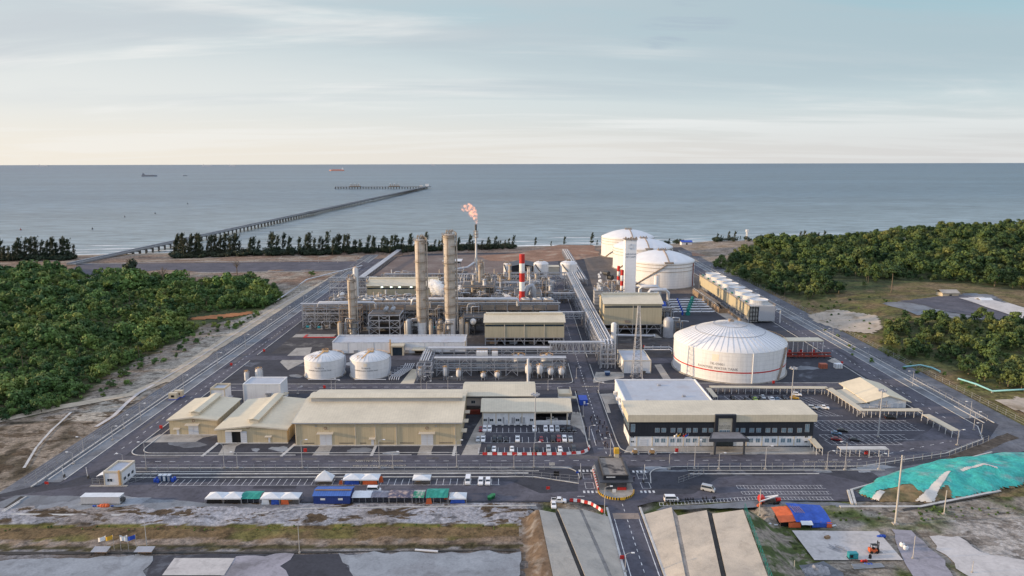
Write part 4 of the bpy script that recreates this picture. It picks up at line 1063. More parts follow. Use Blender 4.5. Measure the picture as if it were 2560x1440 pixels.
run(668,1030,44,642,638,586,590,'dark casuarina in the shore row behind the two tall columns','casuarinas behind the plant')
run(1035,1285,32,636,624,586,596,'dark casuarina in the shore row behind the flare','casuarinas behind the flare')
run(1788,1866,9,612,610,582,584,'slim casuarina on the shore right of the white storage tanks','casuarinas right of the tanks')
run(1990,2078,9,612,612,576,580,'tall dark casuarina at the shore end of the hill forest','casuarinas by the hill forest')
for px,py,ty,lb in((1337,616,593,'lone bent casuarina on the shore left of the large white tanks'),(1376,614,603,'low dark coast tree between two taller shore trees'),(1409,611,590,'thin lone casuarina nearest the coast road bend'),(1476,613,583,'broad dark casuarina touching the farthest white tank'),(1492,612,600,'small dark tree at the foot of the farthest white tank'),(1672,608,596,'low dark tree just right of the farthest white tank'),(1690,608,597,'low spreading tree beside the blue roofed hut')):
 k_+=1;cas(px,py,ty,lb,None,k_)
crb=crown_mesh('crown',3.4,3.2,0.2,12,420,0.75,leaf_c,130,0.7)
protoC=bpy.data.collections.new('forest_kit_coast');protoC.objects.link(bpy.data.objects.new('coast_bush',crb))
cb=[]
for x0,x1,y0,y1,n in((-30,190,654,652,100),(428,655,645,641,150),(665,1285,642,622,360),(1665,1705,609,608,8),(1786,1870,612,611,16),(1880,2130,612,610,40)):
 for i in range(n):
  u=rf.random();p=G(x0+(x1-x0)*u,y0+(y1-y0)*u-rf.uniform(0,9));cb.append((p.x,p.y,terr(p.x,p.y),rf.uniform(0,6),rf.uniform(.7,1.7),0))
scatter('coast_scrub',cb,protoC,'dark scrub under the shore trees')
def bare(px,py,ty,label,crown=None,seed=1):
 p=G(px,py);h=zat(px,ty,p.y)-terr(p.x,p.y)
 o=thing('bare_tree',label,'tree',(p.x,p.y,terr(p.x,p.y)))
 rg=random.Random(seed);mb=MB();mb.tube([(0,0,-.3),(.3,0,h*.5),(.1,0,h*.8)],[.6,.45,.25],7)
 for i in range(12):
  a=rg.uniform(0,6.28);z0=h*rg.uniform(.55,.8);rr=h*rg.uniform(.14,.26)
  m1=(rr*.55*math.cos(a),rr*.55*math.sin(a),z0+h*.10);e=(rr*math.cos(a),rr*math.sin(a),z0+h*rg.uniform(.14,.26))
  mb.tube([(0.1,0,z0),m1,e],[.22,.15,.06],5)
  for q in range(3):mb.tube([m1,(m1[0]+rr*.5*rg.uniform(-1,1),m1[1]+rr*.5*rg.uniform(-1,1),m1[2]+h*.12)],[.1,.04],4)
 mb.off=Vector((0,0,0));t=mb.build('trunk',bark,o)
 if crown:
  c_=bpy.data.objects.new('crown',crown);C.objects.link(c_);c_.parent=o;c_.location=(0,0,h*.35);c_.scale=(h/9,h/9,h/7)
for i in range(46):
 px,py=(rf.uniform(0,620),rf.uniform(715,930))if i<24 else(rf.uniform(1880,2520),rf.uniform(640,735))
 p=G(px,py,0 if i<24 else 5);x,y=p.x,p.y
 if not(inpoly(x,y,FOREST_L)or inpoly(x,y,FOREST_R))or inpoly(x,y,PADR):continue
 o=thing('tall_tree',('slender tree with a long bare trunk rising over the left forest' if i<24 else 'slender tree with a pale trunk rising over the hillside forest'),'tree',(x,y,terr(x,y)),i,'slender trees over the left forest' if i<24 else 'slender trees over the hillside forest');h=rf.uniform(9,15)
 for nm,me_,sc__,z_ in(('trunk',TR_R[i%2],(.9,.9,h/4.6*.9),0),('crown',CR_R[i%5],(rf.uniform(.5,.85),)*2+(rf.uniform(.5,.9),),h*.6)):
  q=bpy.data.objects.new(nm,me_);C.objects.link(q);q.parent=o;q.scale=sc__;q.location=(0,0,z_)
bare(328,694,646,'dead tree draped in dark creeper in front of the coast road',crb,3)
bare(410,726,664,'tall bare tree with forked grey branches before the coast road',None,4)
bare(593,694,652,'bare crooked tree leaning over the red earth bank',None,5)
for px,py,ty,lb in((2228,728,668,'tall tree with a bare pale trunk in the hillside clearing'),(2245,592,566,'flat topped tree at the seaward tip of the hill'),(2270,590,566,'second flat topped tree on the hill tip, nearer the crest'),(2365,582,560,'round tree standing above the hill crest line'),(2545,576,548,'thin spire tree on the hill crest at the frame edge')):
 p=G(px,py,6 if py>700 else 14);h=(zat(px,ty,p.y)-terr(p.x,p.y))
 o=thing('tall_tree',lb,'tree',(p.x,p.y,terr(p.x,p.y)))
 mb=MB();mb.tube([(0,0,-.3),(.2,0,h*.5),(0,0,h*.85)],[.45,.35,.2],7);mb.off=Vector((0,0,0));mb.build('trunk',bark,o)
 c_=bpy.data.objects.new('crown',CR_R[len(lb)%5]);C.objects.link(c_);c_.parent=o;s=0.55*h/6;c_.scale=(s,s,s*.55);c_.location=(0,0,h*.72)
for px,py,r_,lb in((310,940,1.1,'round bush on the pale dirt beside the left forest'),(278,968,0.9,'bright green shrub between the forest and the sand track'),(780,688,1.2,'dark bush on the red earth left of the coast road end')):
 p=G(px,py);tree('shrub',lb,p.x,p.y,r_,CR_L[2],TR_L[0],None,1.0,sz=.8)
# ---- p5
def window(parent,x0,x1,y,z0,z1,frame=paint_white,pane=glass,side='y',name='window',sill=True):
 """window set in a wall facing -y (or the x side); frame proud of the wall, pane a sub-part"""
 mb=MB(parent);t=0.09
 if side=='y':
  for a in((x0-t,x1+t,z1,z1+t),(x0-t,x1+t,z0-t,z0),(x0-t,x0,z0,z1),(x1,x1+t,z0,z1),((x0+x1)/2-.04,(x0+x1)/2+.04,z0,z1)):mb.box(a[0],a[1],y-.07,y-.003,a[2],a[3])
  f=mb.build(name,frame)
  pb=MB(parent);pb.box(x0,x1,y-.045,y-.004,z0,z1);pb.build('pane',pane,f)
 else:
  for a in((x0-t,x1+t,z1,z1+t),(x0-t,x1+t,z0-t,z0),(x0-t,x0,z0,z1),(x1,x1+t,z0,z1)):mb.box(y-.07,y-.003,a[0],a[1],a[2],a[3])
  f=mb.build(name,frame)
  pb=MB(parent);pb.box(y-.045,y-.004,x0,x1,z0,z1);pb.build('pane',pane,f)
 return f
def part(o,name,m,fn,label=None,parent=None):
 mb=MB(o);fn(mb);return mb.build(name,m,parent,label)
AX0,AX1,AY0,AY1=47.9,122.0,269.5,285.0
zt=zat(1800,1037,268.6)
z1_,z2_=zat(1800,1090,AY0),zat(1800,1053,AY0)
ad=thing('office_building','long two storey office with dark upper floor, white ground floor and cream roof','building',((AX0+AX1)/2,AY0,0))
part(ad,'wall',white_wall,lambda m:m.box(AX0,AX1,AY0,AY1,0,z1_),'white ground floor wall')
part(ad,'wall',dark_clad,lambda m:m.box(AX0-.25,AX1+.25,AY0-.25,AY1,z1_,z2_),'dark clad upper wall')
part(ad,'roof',roof_beige,lambda m:(m.extr([(AY0-1.0,zt),(AY1+.4,zt+.25),(AY1+.4,z2_),(AY0-.9,z2_)],'x',AX0-1.2,AX1+1.2)))
cols_=[1643,1659,1682,1699,1721,1738,1761,1777,1840,1857,1879,1896,1919,1936,1959,1975,1998]
for px in cols_:
 x=xat(px,1075,AY0)
 window(ad,x-.85,x+.85,AY0-.25,zat(px,1080,AY0),zat(px,1070,AY0),steel,glass_light)
 if px<1770 or px>1870:window(ad,x-.85,x+.85,AY0,zat(px,1106,AY0),zat(px,1096,AY0),paint_white,glass_light)
for px in(1582,2017):
 x=xat(px,1075,AY0);window(ad,x-.8,x+.8,AY0-.25,zat(px,1079,AY0),zat(px,1060,AY0),steel,glass_light,name='stair_window')
 for py in(1092,1104):window(ad,x-.6,x+.6,AY0,zat(px,py+2,AY0),zat(px,py-2,AY0),paint_white,glass)
for i,px in enumerate((1574,1592,1631,1670,1709,1748,1866,1905,1945,1985,2028)):
 x=xat(px,1100,AY0);part(ad,'pilaster',trim_beige,lambda m:m.box(x-.22,x+.22,AY0-.10,AY0-.002,0,z1_-.02))
for k in range(5):window(ad,AY0+1.6+k*2.7,AY0+3.1+k*2.7,AX0-.25,6.2,9.4,steel,glass_light,'x')
part(ad,'door',shutter,lambda m:m.box(xat(1600,1100,AY0),xat(1618,1100,AY0),AY0-.06,AY0-.002,0,2.9))
gx0,gx1=xat(1785,1060,AY0),xat(1837,1060,AY0);gz0,gz1=zat(1810,1086,AY0-1.2),zat(1810,1037,AY0-1.2)
sgn=part(ad,'sign_frame',dark_clad,lambda m:(m.box(gx0,gx0+1.35,AY0-1.6,AY0-.26,gz0,gz1),m.box(gx1-1.35,gx1,AY0-1.6,AY0-.26,gz0,gz1),m.box(gx0+1.35,gx1-1.35,AY0-1.6,AY0-.26,gz1-1.4,gz1)))
part(ad,'sign_panel',trim_beige,lambda m:m.box(gx0+1.36,gx1-1.36,AY0-.8,AY0-.27,gz0,gz1-1.41),parent=sgn)
gc=(gx0+gx1)/2
for px_ in(-1.45,-.0,1.45):window(ad,gc+px_-.62,gc+px_+.62,AY0-.8,gz0+.35,gz0+1.7,paint_white,glass_light)
mb=MB(ad);
for tx,zz in(('SARAWAK',gz0+3.35),('PETCHEM',gz0+2.45)):mb.add(*text_mb(tx,1.0,(gc,AY0-.83,zz),(1,0,0),(0,0,1)))
mb.build('lettering',text_dark,sgn)
mb=MB(ad)
for k in range(12):
 a=2*math.pi*k/12;c,s=math.cos(a),math.sin(a);mb.beam((gc+.42*c,AY0-.83,gz0+4.6+.42*s),(gc+.78*c,AY0-.83,gz0+4.6+.78*s),.14,.04)
mb.build('emblem',steel,sgn)
p0,p1=G(1787,1137),G(1860,1137);cy0,cy1=260.6,AY0-1.7
cp=part(ad,'entrance_canopy',dark_roof,lambda m:(m.add([(xat(1772,1110,cy0),cy0,5.4),(xat(1872,1110,cy0),cy0,5.4),(gx1+1.6,cy1,5.4),(gx0-1.2,cy1,5.4),(xat(1772,1110,cy0),cy0,6.7),(xat(1872,1110,cy0),cy0,6.7),(gx1+1.6,cy1,6.7),(gx0-1.2,cy1,6.7)],[(3,2,1,0),(4,5,6,7),(0,1,5,4),(1,2,6,5),(2,3,7,6),(3,0,4,7)])))
part(ad,'canopy_top',mat('canopy_felt',(0.20,0.20,0.215),0.9,0.12,0.3,1.2),lambda m:m.sheet([(xat(1776,1110,cy0)+.3,cy0+.4,6.72),(xat(1868,1110,cy0)-.3,cy0+.4,6.72),(gx1+1.2,cy1-.3,6.72),(gx0-.8,cy1-.3,6.72)]),parent=cp)
for xx in(p0.x,p1.x):part(ad,'pillar',dark_roof,lambda m:m.box(xx-.35,xx+.35,cy0+.2,cy0+.9,0,5.38))
part(ad,'entrance_glazing',glass,lambda m:m.box(gx0+.2,gx1-.2,AY0-.14,AY0-.01,0.05,3.6))
BX0,BX1,BY0,BY1=50.6,90.0,285.3,331.0
bh=8.0
bk=thing('hall_building','low wide building with pale flat roof behind the dark office','building',(70,BY0,0))
part(bk,'wall',white_wall,lambda m:m.box(BX0,BX1,BY0,BY1,0,bh))
part(bk,'roof',white_roof,lambda m:m.box(BX0+.5,BX1-.5,BY0+.5,BY1-.5,bh,bh+.12))
part(bk,'parapet',paint_white,lambda m:(m.box(BX0-.1,BX0+.45,BY0,BY1+.1,bh,bh+.7),m.box(BX1-.45,BX1+.1,BY0,BY1+.1,bh,bh+.7),m.box(BX0+.45,BX1-.45,BY1-.45,BY1+.1,bh,bh+.7)))
for k in range(4):window(bk,BY0+6+k*10,BY0+8+k*10,BX0,3.5,5.2,steel,glass,'x')
for k in range(5):part(bk,'air_conditioner',paint_white,lambda m:m.box(BX0-1.4,BX0-.15,BY0+4+k*8.6,BY0+6+k*8.6,3.0+.3*(k%2),4.4))
for sx,sy in((60,300),(78,306),(70,322)):part(bk,'roof_vent',steel,lambda m:m.box(sx,sx+1.3,sy,sy+1.3,bh+.12,bh+.9))
def ware_y(name,label,x0,x1,y0,y1,ze,zr,mw,mz,mo):
 """gable end towards the viewer, ridge monitor along y"""
 o=thing(name,label,'warehouse',((x0+x1)/2,y0,0));xc=(x0+x1)/2
 part(o,'wall',wall_beige,lambda m:m.extr([(x0,0),(x1,0),(x1,ze),(xc,zr),(x0,ze)],'y',y0,y1))
 ov=.7;sl_=(zr-ze)/(x1-xc)
 part(o,'roof',roof_beige_y,lambda m:(m.extr([(x0-ov,ze-sl_*ov+.02),(xc,zr+.02),(xc,zr+.28),(x0-ov,ze-sl_*ov+.28)],'y',y0-ov,y1+ov),m.extr([(x1+ov,ze-sl_*ov+.02),(xc,zr+.02),(xc,zr+.28),(x1+ov,ze-sl_*ov+.28)],'y',y0-ov,y1+ov)))
 mn=part(o,'roof_monitor',trim_beige,lambda m:m.extr([(xc-mw,zr-.2),(xc+mw,zr-.2),(xc+mw,zr+mz),(xc-mw,zr+mz)],'y',y0+mo,y1-.5))
 part(o,'monitor_roof',roof_beige_y,lambda m:m.extr([(xc-mw-.7,zr+mz-.15),(xc,zr+mz+.35),(xc+mw+.7,zr+mz-.15),(xc+mw+.7,zr+mz+.1),(xc,zr+mz+.6),(xc-mw-.7,zr+mz+.1)],'y',y0+mo-.5,y1),parent=mn)
 part(o,'fascia',trim_beige,lambda m:(m.extr([(x0-ov-.05,ze-sl_*ov-.3),(xc,zr-.3),(xc,zr+.3),(x0-ov-.05,ze-sl_*ov+.3)],'y',y0-ov-.12,y0-ov-.003),m.extr([(x1+ov+.05,ze-sl_*ov-.3),(xc,zr-.3),(xc,zr+.3),(x1+ov+.05,ze-sl_*ov+.3)],'y',y0-ov-.12,y0-ov-.003)))
 part(o,'plinth',kerb_mat,lambda m:m.box(x0-.4,x1+.4,y0-.9,y0-.01,0.02,.22))
 for k in range(6):
  yy=y0+3+k*(y1-y0-6)/5
  part(o,'downpipe',trim_beige,lambda m:m.box(x1+.003,x1+.18,yy,yy+.18,.2,ze-.4))
 return o
def hood(o,x0,x1,y,z,d=1.6):
 return part(o,'door_hood',trim_beige,lambda m:m.extr([(y-d,z),(y-.003,z+.35),(y-.003,z+.5),(y-d,z+.15)],'x',x0,x1))
def bigdoor(o,x0,x1,y,h,name='shutter_door'):
 mb=MB(o);xm=(x0+x1)/2;mb.box(x0,xm-.05,y-.12,y-.003,.1,h);mb.box(xm+.05,x1,y-.12,y-.003,.1,h);return mb.build(name,shutter)
def roundel(o,x,y,z,r=.55):
 mb=MB(o)
 for k in range(16):
  a,c=2*math.pi*k/16,2*math.pi*(k+1)/16;mb.beam((x+r*math.cos(a),y-.06,z+r*math.sin(a)),(x+r*math.cos(c),y-.06,z+r*math.sin(c)),.16,.1)
 return mb.build('round_sign',rust_red)
W1=ware_y('warehouse','smallest beige warehouse with a ridge vent, at the left end of the row',-146.0,-125.7,282.6,308.5,zat(481,1050,282.6)+.1,zat(481,1043,282.6),1.6,1.5,2.2)
bigdoor(W1,xat(472,1080,282.6),xat(497,1080,282.6),282.6,4.0);hood(W1,xat(466,1070,282.6),xat(500,1070,282.6),282.6,4.6);roundel(W1,xat(484,1052,282.6),282.6,6.3)
part(W1,'door',shutter,lambda m:m.box(xat(442,1080,282.6),xat(448,1080,282.6),282.5,282.597,.2,2.3));hood(W1,xat(436,1078,282.6),xat(452,1078,282.6),282.6,2.7,1.2)
W2=ware_y('warehouse','beige warehouse with its sliding door standing open, between two others',-122.0,-93.1,273.7,309.0,zat(630,1073,273.7)+.1,zat(630,1064,273.7),1.7,1.6,2.6)
dx0,dx1=xat(580,1090,273.7),xat(602,1090,273.7)
part(W2,'door_opening',black_void,lambda m:m.box(dx0,dx1,273.64,273.697,.1,5.0))
for a,c in((dx0-2.7,dx0-.02),(dx1+.02,dx1+2.6)):part(W2,'sliding_door',shutter,lambda m:m.box(a,c,273.45,273.6,.1,5.1))
hood(W2,xat(566,1075,273.7),xat(607,1075,273.7),273.7,5.5);roundel(W2,xat(620,1069,273.7),273.7,zat(620,1069,273.7))
part(W2,'door',shutter,lambda m:m.box(xat(671,1100,273.7),xat(676,1100,273.7),273.6,273.697,.2,2.4));hood(W2,xat(664,1096,273.7),xat(681,1096,273.7),273.7,2.8,1.2)
for k in range(4):window(W2,276+k*7,278+k*7,-93.1+.1,1.4,2.6,steel,glass,'x')if False else None
x0,x1,y0=-88.8,-21.2,271.0
ze=zat(940,1055,y0);yr=291.0;zr=ze+2.9;y1=311.0
W3=thing('warehouse','long beige warehouse with a stepped ridge and two pale blue shutter doors','warehouse',((x0+x1)/2,y0,0))
part(W3,'wall',wall_beige,lambda m:m.extr([(y0,0),(y1,0),(y1,ze),(yr,zr),(y0,ze)],'x',x0,x1))
part(W3,'roof',roof_beige,lambda m:(m.extr([(y0-1.0,ze-.13),(yr,zr+.02),(yr,zr+.27),(y0-1.0,ze+.13)],'x',x0-.8,x1+.8),m.extr([(y1+1.0,ze-.13),(yr,zr+.02),(yr,zr+.27),(y1+1.0,ze+.13)],'x',x0-.8,x1+.8)))
mn=part(W3,'roof_monitor',mat('monitor_wall',(0.40,0.40,0.40),0.6,0.06,lines=('X',1.0,0.05)),lambda m:m.box(x0+2.2,x1-1.2,yr-3.0,yr+3.0,zr-.4,zr+1.75))
part(W3,'monitor_roof',roof_beige,lambda m:m.extr([(yr-3.9,zr+1.7),(yr,zr+2.25),(yr+3.9,zr+1.7),(yr+3.9,zr+1.92),(yr,zr+2.5),(yr-3.9,zr+1.92)],'x',x0+1.4,x1-.2),parent=mn)
part(W3,'eave_strip',steel,lambda m:m.box(x0-.8,x1+.8,y0-1.28,y0-1.02,ze-.32,ze-.02))  # rain gutter along the front eave
part(W3,'fascia',trim_beige,lambda m:(m.extr([(y0-1.0,ze-.45),(yr,zr-.3),(yr,zr+.3),(y0-1.0,ze+.17)],'x',x0-.95,x0-.81),m.extr([(y0-1.0,ze-.45),(yr,zr-.3),(yr,zr+.3),(y0-1.0,ze+.17)],'x',x1+.81,x1+.95)))
part(W3,'plinth',kerb_mat,lambda m:m.box(x0-.4,x1+.4,y0-1.0,y0-.01,0.02,.22))
for pa,pb_ in((800,830),(1053,1083)):
 a,c=xat(pa,1100,y0),xat(pb_,1100,y0);bigdoor(W3,a,c,y0,4.7);hood(W3,a-.9,c+.9,y0,5.3);roundel(W3,(a+c)/2,y0,7.4)
part(W3,'door',shutter,lambda m:m.box(xat(928,1105,y0),xat(935,1105,y0),y0-.1,y0-.003,.2,2.4));hood(W3,xat(923,1100,y0),xat(939,1100,y0),y0,2.9,1.3)
for px in(741,889,939,991,1138):part(W3,'downpipe',trim_beige,lambda m:m.box(xat(px,1090,y0)-.13,xat(px,1090,y0)+.13,y0-.26,y0-.003,.25,ze-.4))
for pa,pb_ in((760,786),(848,884),(900,916),(945,985),(1000,1035),(1098,1132)):part(W3,'louvre',steel_dark,lambda m:m.box(xat(pa,1110,y0),xat(pb_,1110,y0),y0-.05,y0-.003,.75,1.1))
for px in(790,1090):part(W3,'wall_lamp',steel,lambda m:m.box(xat(px,1060,y0)-.3,xat(px,1060,y0)+.3,y0-.6,y0-.003,8.2,8.5))
for k in range(3):part(W3,'side_hood',trim_beige,lambda m:m.box(x1+.003,x1+2.2,y0+4+k*11,y0+8+k*11,3.8,4.05))
def shed_x(name,label,x0,x1,y0,y1,ze,zr,roof_m=roof_beige):
 o=thing(name,label,'building',((x0+x1)/2,y0,0));yc=(y0+y1)/2
 part(o,'roof',roof_m,lambda m:(m.extr([(y0-1.2,ze-.1),(yc,zr),(yc,zr+.25),(y0-1.2,ze+.15)],'x',x0-.7,x1+.7),m.extr([(y1+1.2,ze-.1),(yc,zr),(yc,zr+.25),(y1+1.2,ze+.15)],'x',x0-.7,x1+.7)))
 return o
y0=293.1;ze=zat(1300,1030,y0-1.2);CX0,CX1=-13.2,25.6;xs_=xat(1338,1050,y0)
can=shed_x('canteen_building','white walled block with cream roof and an open ambulance bay at its right end',CX0,CX1,y0,y0+15.5,ze,ze+2.7)
part(can,'wall',white_wall,lambda m:(m.box(CX0,xs_,y0,y0+15.5,0,ze-.12),m.box(xs_,CX1,y0+10,y0+15.5,0,ze-.12)))
part(can,'bay_wall',white_wall,lambda m:m.box(xs_+.02,CX1,y0,y0+.25,0,2.0))
part(can,'bay_shade_panel',black_void,lambda m:m.box(xs_+.3,CX1-.3,y0+9.9,y0+9.99,0,ze-.3))  # black panel on the bay's back wall stands in for its shade
for px in(1338,1378,1418):part(can,'column',trim_beige,lambda m:m.box(xat(px,1050,y0)-.25,xat(px,1050,y0)+.25,y0-.12,y0+.5,0,ze-.14))
for px in(1207,1240,1272,1305):part(can,'pilaster',trim_beige,lambda m:m.box(xat(px,1050,y0)-.2,xat(px,1050,y0)+.2,y0-.1,y0-.003,0,ze-.14))
part(can,'beam',trim_beige,lambda m:m.box(CX0,CX1,y0-.14,y0-.005,ze-1.0,ze-.15))
for px in(1213,1229,1249,1294,1329):window(can,xat(px,1049,y0)-.75,xat(px,1049,y0)+.75,y0,zat(px,1053,y0),zat(px,1047,y0),paint_white,glass)
part(can,'door',shutter,lambda m:m.box(xat(1265,1050,y0),xat(1272,1050,y0),y0-.09,y0-.003,.1,2.4))
for px in(1222,1259,1281,1286,1302,1310):part(can,'duct',steel,lambda m:m.box(xat(px,1050,y0)-.2,xat(px,1050,y0)+.2,y0-.5,y0-.1,.8,3.6))
for k in range(8):part(can,'air_conditioner',paint_white,lambda m:m.box(xat(1210+k*15.5,1058,y0)-.5,xat(1210+k*15.5,1058,y0)+.5,y0-1.1,y0-.55,.1,.8))
y0b=310.8;zb=zat(1250,991,y0b-1.2);X0b,X1b=-22.6,10.3
can2=shed_x('workshop_building','cream roofed block standing directly behind the white canteen',X0b,X1b,y0b,y0b+19,zb,zb+2.2)
part(can2,'wall',mat('pinkish_render',(0.60,0.53,0.48),0.8,0.06),lambda m:m.box(X0b,X1b,y0b,y0b+19,0,zb-.12))
part(can2,'eave_strip',steel_dark,lambda m:m.box(X0b-.7,X1b+.7,y0b-1.5,y0b-1.23,zb-.7,zb-.02))  # dark strip added below the eave for the shade on the wall
window(can2,xat(1183,1010,y0b)-.9,xat(1183,1010,y0b)+.9,y0b,3.6,5.0,paint_white,glass)
part(can2,'balcony',steel_dark,lambda m:(m.box(X0b,-14.6,y0b-2.6,y0b-.01,2.2,2.4),m.box(X0b,-14.6,y0b-2.6,y0b-2.5,2.4,3.4),m.box(X0b,X0b+.1,y0b-2.6,y0b-.02,2.4,3.4)))
part(can2,'stair_block',rust_red,lambda m:m.box(X0b+.4,-14.8,y0b-4.6,y0b-2.7,0,1.7))
sm_=thing('substation_building','small cream and white block at the road corner behind the canteen','building',(25.5,318,0))
x0,x1,y0=xat(1398,990,316),xat(1428,990,316),316.0
part(sm_,'wall',white_wall,lambda m:m.box(x0,x1,y0,y0+9,0,5.2));part(sm_,'roof',cream_box,lambda m:(m.box(x0-.3,x1+.3,y0-.3,y0+9.3,5.2,5.6),m.box(x0-.3,x1+.3,y0-.3,y0,5.6,6.6),m.box(x0-.3,x0,y0,y0+9.3,5.6,6.6),m.box(x1,x1+.3,y0,y0+9.3,5.6,6.6)))
part(sm_,'pipe',steel,lambda m:m.box(x0+2.6,x0+3,y0-.5,y0-.01,0,4.2));part(sm_,'porch',cream_box,lambda m:m.box(x1+.302,x1+2.6,y0+2,y0+5,3.2,3.6))
x0,x1,y0,y1=-108.7,-28.4,410.2,426.5;h=zat(1000,857,y0)
ct=thing('control_building','very long flat roofed white building in front of the tall columns','building',((x0+x1)/2,y0,0))
part(ct,'wall',white_wall,lambda m:m.box(x0,x1,y0,y1,0,h))
part(ct,'roof',white_roof,lambda m:m.box(x0+.5,x1-.5,y0+.5,y1-.5,h,h+.1))
part(ct,'parapet',mat('parapet_grey',(0.55,0.56,0.58),0.7,0.06,lines=('X',3.0,0.2)),lambda m:(m.box(x0-.1,x1+.1,y1-.5,y1+.1,h,h+1.0),m.box(x0-.1,x0+.5,y0-.1,y1-.5,h,h+.8),m.box(x1-.5,x1+.1,y0-.1,y1-.5,h,h+.8),m.box(x0+.5,x1-.5,y0-.1,y0+.4,h,h+.35)))
part(ct,'end_trim',cream_box,lambda m:m.box(x1+.1,x1+.6,y0-.3,y0+.8,0,h+1))
pr=part(ct,'porch',cream_box,lambda m:m.box(xat(977,880,405),xat(1010,880,405),404.5,y0-.01,5.2,6.2))
part(ct,'porch_glazing',glass,lambda m:m.box(xat(981,880,405),xat(1006,880,405),405.6,405.8,.1,5.1),parent=pr)
for px in(979,1008):part(ct,'porch_column',cream_box,lambda m:m.box(xat(px,880,405)-.5,xat(px,880,405)+.5,404.8,405.55,0,5.18),parent=pr)
part(ct,'side_porch',cream_box,lambda m:m.box(xat(1030,890,405),xat(1062,890,405),404.5,y0-.01,3.0,3.6));part(ct,'side_opening',black_void,lambda m:m.box(xat(1034,890,405),xat(1058,890,405),y0-.08,y0-.005,0,2.9))
for px in(870,935,1010,1062,1110):part(ct,'joint',steel,lambda m:m.box(xat(px,870,y0)-.1,xat(px,870,y0)+.1,y0-.06,y0-.003,.1,h-.05))
for px in(850,890,1018,1130):part(ct,'louvre',steel,lambda m:m.box(xat(px,885,y0)-1.2,xat(px,885,y0)+1.2,y0-.4,y0-.005,.4,2.0))
part(ct,'ladder',rail_yellow,lambda m:m.box(xat(976,870,y0)-.35,xat(976,870,y0)+.35,y0-.6,y0-.1,0,h+2.2))
def hall(name,label,x0,x1,y0,depth,zb,ze,ridge,panels,wallm=wall_khaki):
 o=thing(name,label,'building',((x0+x1)/2,y0,0));yc=y0+depth/2
 part(o,'wall',wallm,lambda m:m.extr([(y0,zb),(y0+depth,zb),(y0+depth,ze),(yc,ze+ridge-.15),(y0,ze)],'x',x0,x1))
 part(o,'roof',roof_beige,lambda m:(m.extr([(y0-.8,ze-.1),(yc,ze+ridge),(yc,ze+ridge+.3),(y0-.8,ze+.25)],'x',x0-.8,x1+.8),m.extr([(y0+depth+.8,ze-.1),(yc,ze+ridge),(yc,ze+ridge+.3),(y0+depth+.8,ze+.25)],'x',x0-.8,x1+.8)))
 part(o,'ridge_vent',roof_beige,lambda m:m.box(x0+.4,x1-.4,yc-1.6,yc+1.6,ze+ridge-.2,ze+ridge+.9))
 zc=ze-1.4
 for i in range(panels):
  a,c=x0+(x1-x0)*i/panels,x0+(x1-x0)*(i+1)/panels
  part(o,'louvre_window',glass,lambda m:m.box(a+.3,c-.3,y0-.08,y0-.003,zc-1.15,zc))
  part(o,'wall_post',trim_beige,lambda m:m.box(a-.18,a+.18,y0-.16,y0-.004,zb,ze-.15))if i else None
 fr=MB(o);nb=panels*2
 for i in range(nb+1):
  xx=x0+.3+(x1-x0-.6)*i/nb
  for yy in(y0+.3,yc,y0+depth-.3):fr.beam((xx,yy,0),(xx,yy,zb-.01),.5)
  if i<nb and i%2==1:
   x2=x0+.3+(x1-x0-.6)*(i+1)/nb;fr.beam((xx,y0+.3,.3),((xx+x2)/2,y0+.3,zb-.2),.28);fr.beam((x2,y0+.3,.3),((xx+x2)/2,y0+.3,zb-.2),.28)
 for zz in(zb-.25,zb*.55):fr.beam((x0,y0+.25,zz),(x1,y0+.25,zz),.4);fr.beam((x0,y0+depth-.25,zz),(x1,y0+depth-.25,zz),.4)
 fr.build('steel_frame',steel)
 part(o,'platform',steel_dark,lambda m:m.box(x0+.6,x1-.6,y0+1,y0+depth-1,zb*.5,zb*.5+.3))
 for i in range(panels):part(o,'machine_skid',(steel_rust,pipe_grey)[i%2],lambda m:m.box(x0+3+i*(x1-x0)/panels,x0+8+i*(x1-x0)/panels,y0+3,y0+8,0,2.6))
 return o
hall('compressor_hall','khaki hall raised on steel legs left of the main pipe rack',-17.2,32.8,428.3,20,zat(1310,844,428.3),zat(1310,806,428.3),3.2,4)
tb=hall('turbine_hall','tall khaki hall on steel legs below the white tower',61.3,99.8,455.3,26,zat(1580,811,455.3),zat(1580,760,455.3),4.2,2,wall_khaki)
part(tb,'wall_grille',steel_rust,lambda m:m.box(75,79,454.4,455.2,zat(1580,806,455.3),zat(1580,801,455.3)))
hall('compressor_hall','khaki hall with lit clerestory windows behind the two tall columns',-120.4,-62.0,571.0,24,zat(980,738,571),zat(980,715,571),4.5,5)
for px in(955,978,999,1028):
 e=MB();e.obox(xat(px,717.5,570.8),570.6,zat(px,719,570.8),1.8,.25,.9);e.solo('flood_lamp',emis('lamp_glow',(0.85,1.0,0.85),2.2)if 'lamp_glow' not in MATS else MATS['lamp_glow'],{955:'lit flood lamp, leftmost on the hall behind the columns',978:'lit flood lamp, second from left on the hall behind the columns',999:'lit flood lamp, third from left on the hall behind the columns',1028:'lit flood lamp beside the tall column on the rear hall'}[px],'lamp')
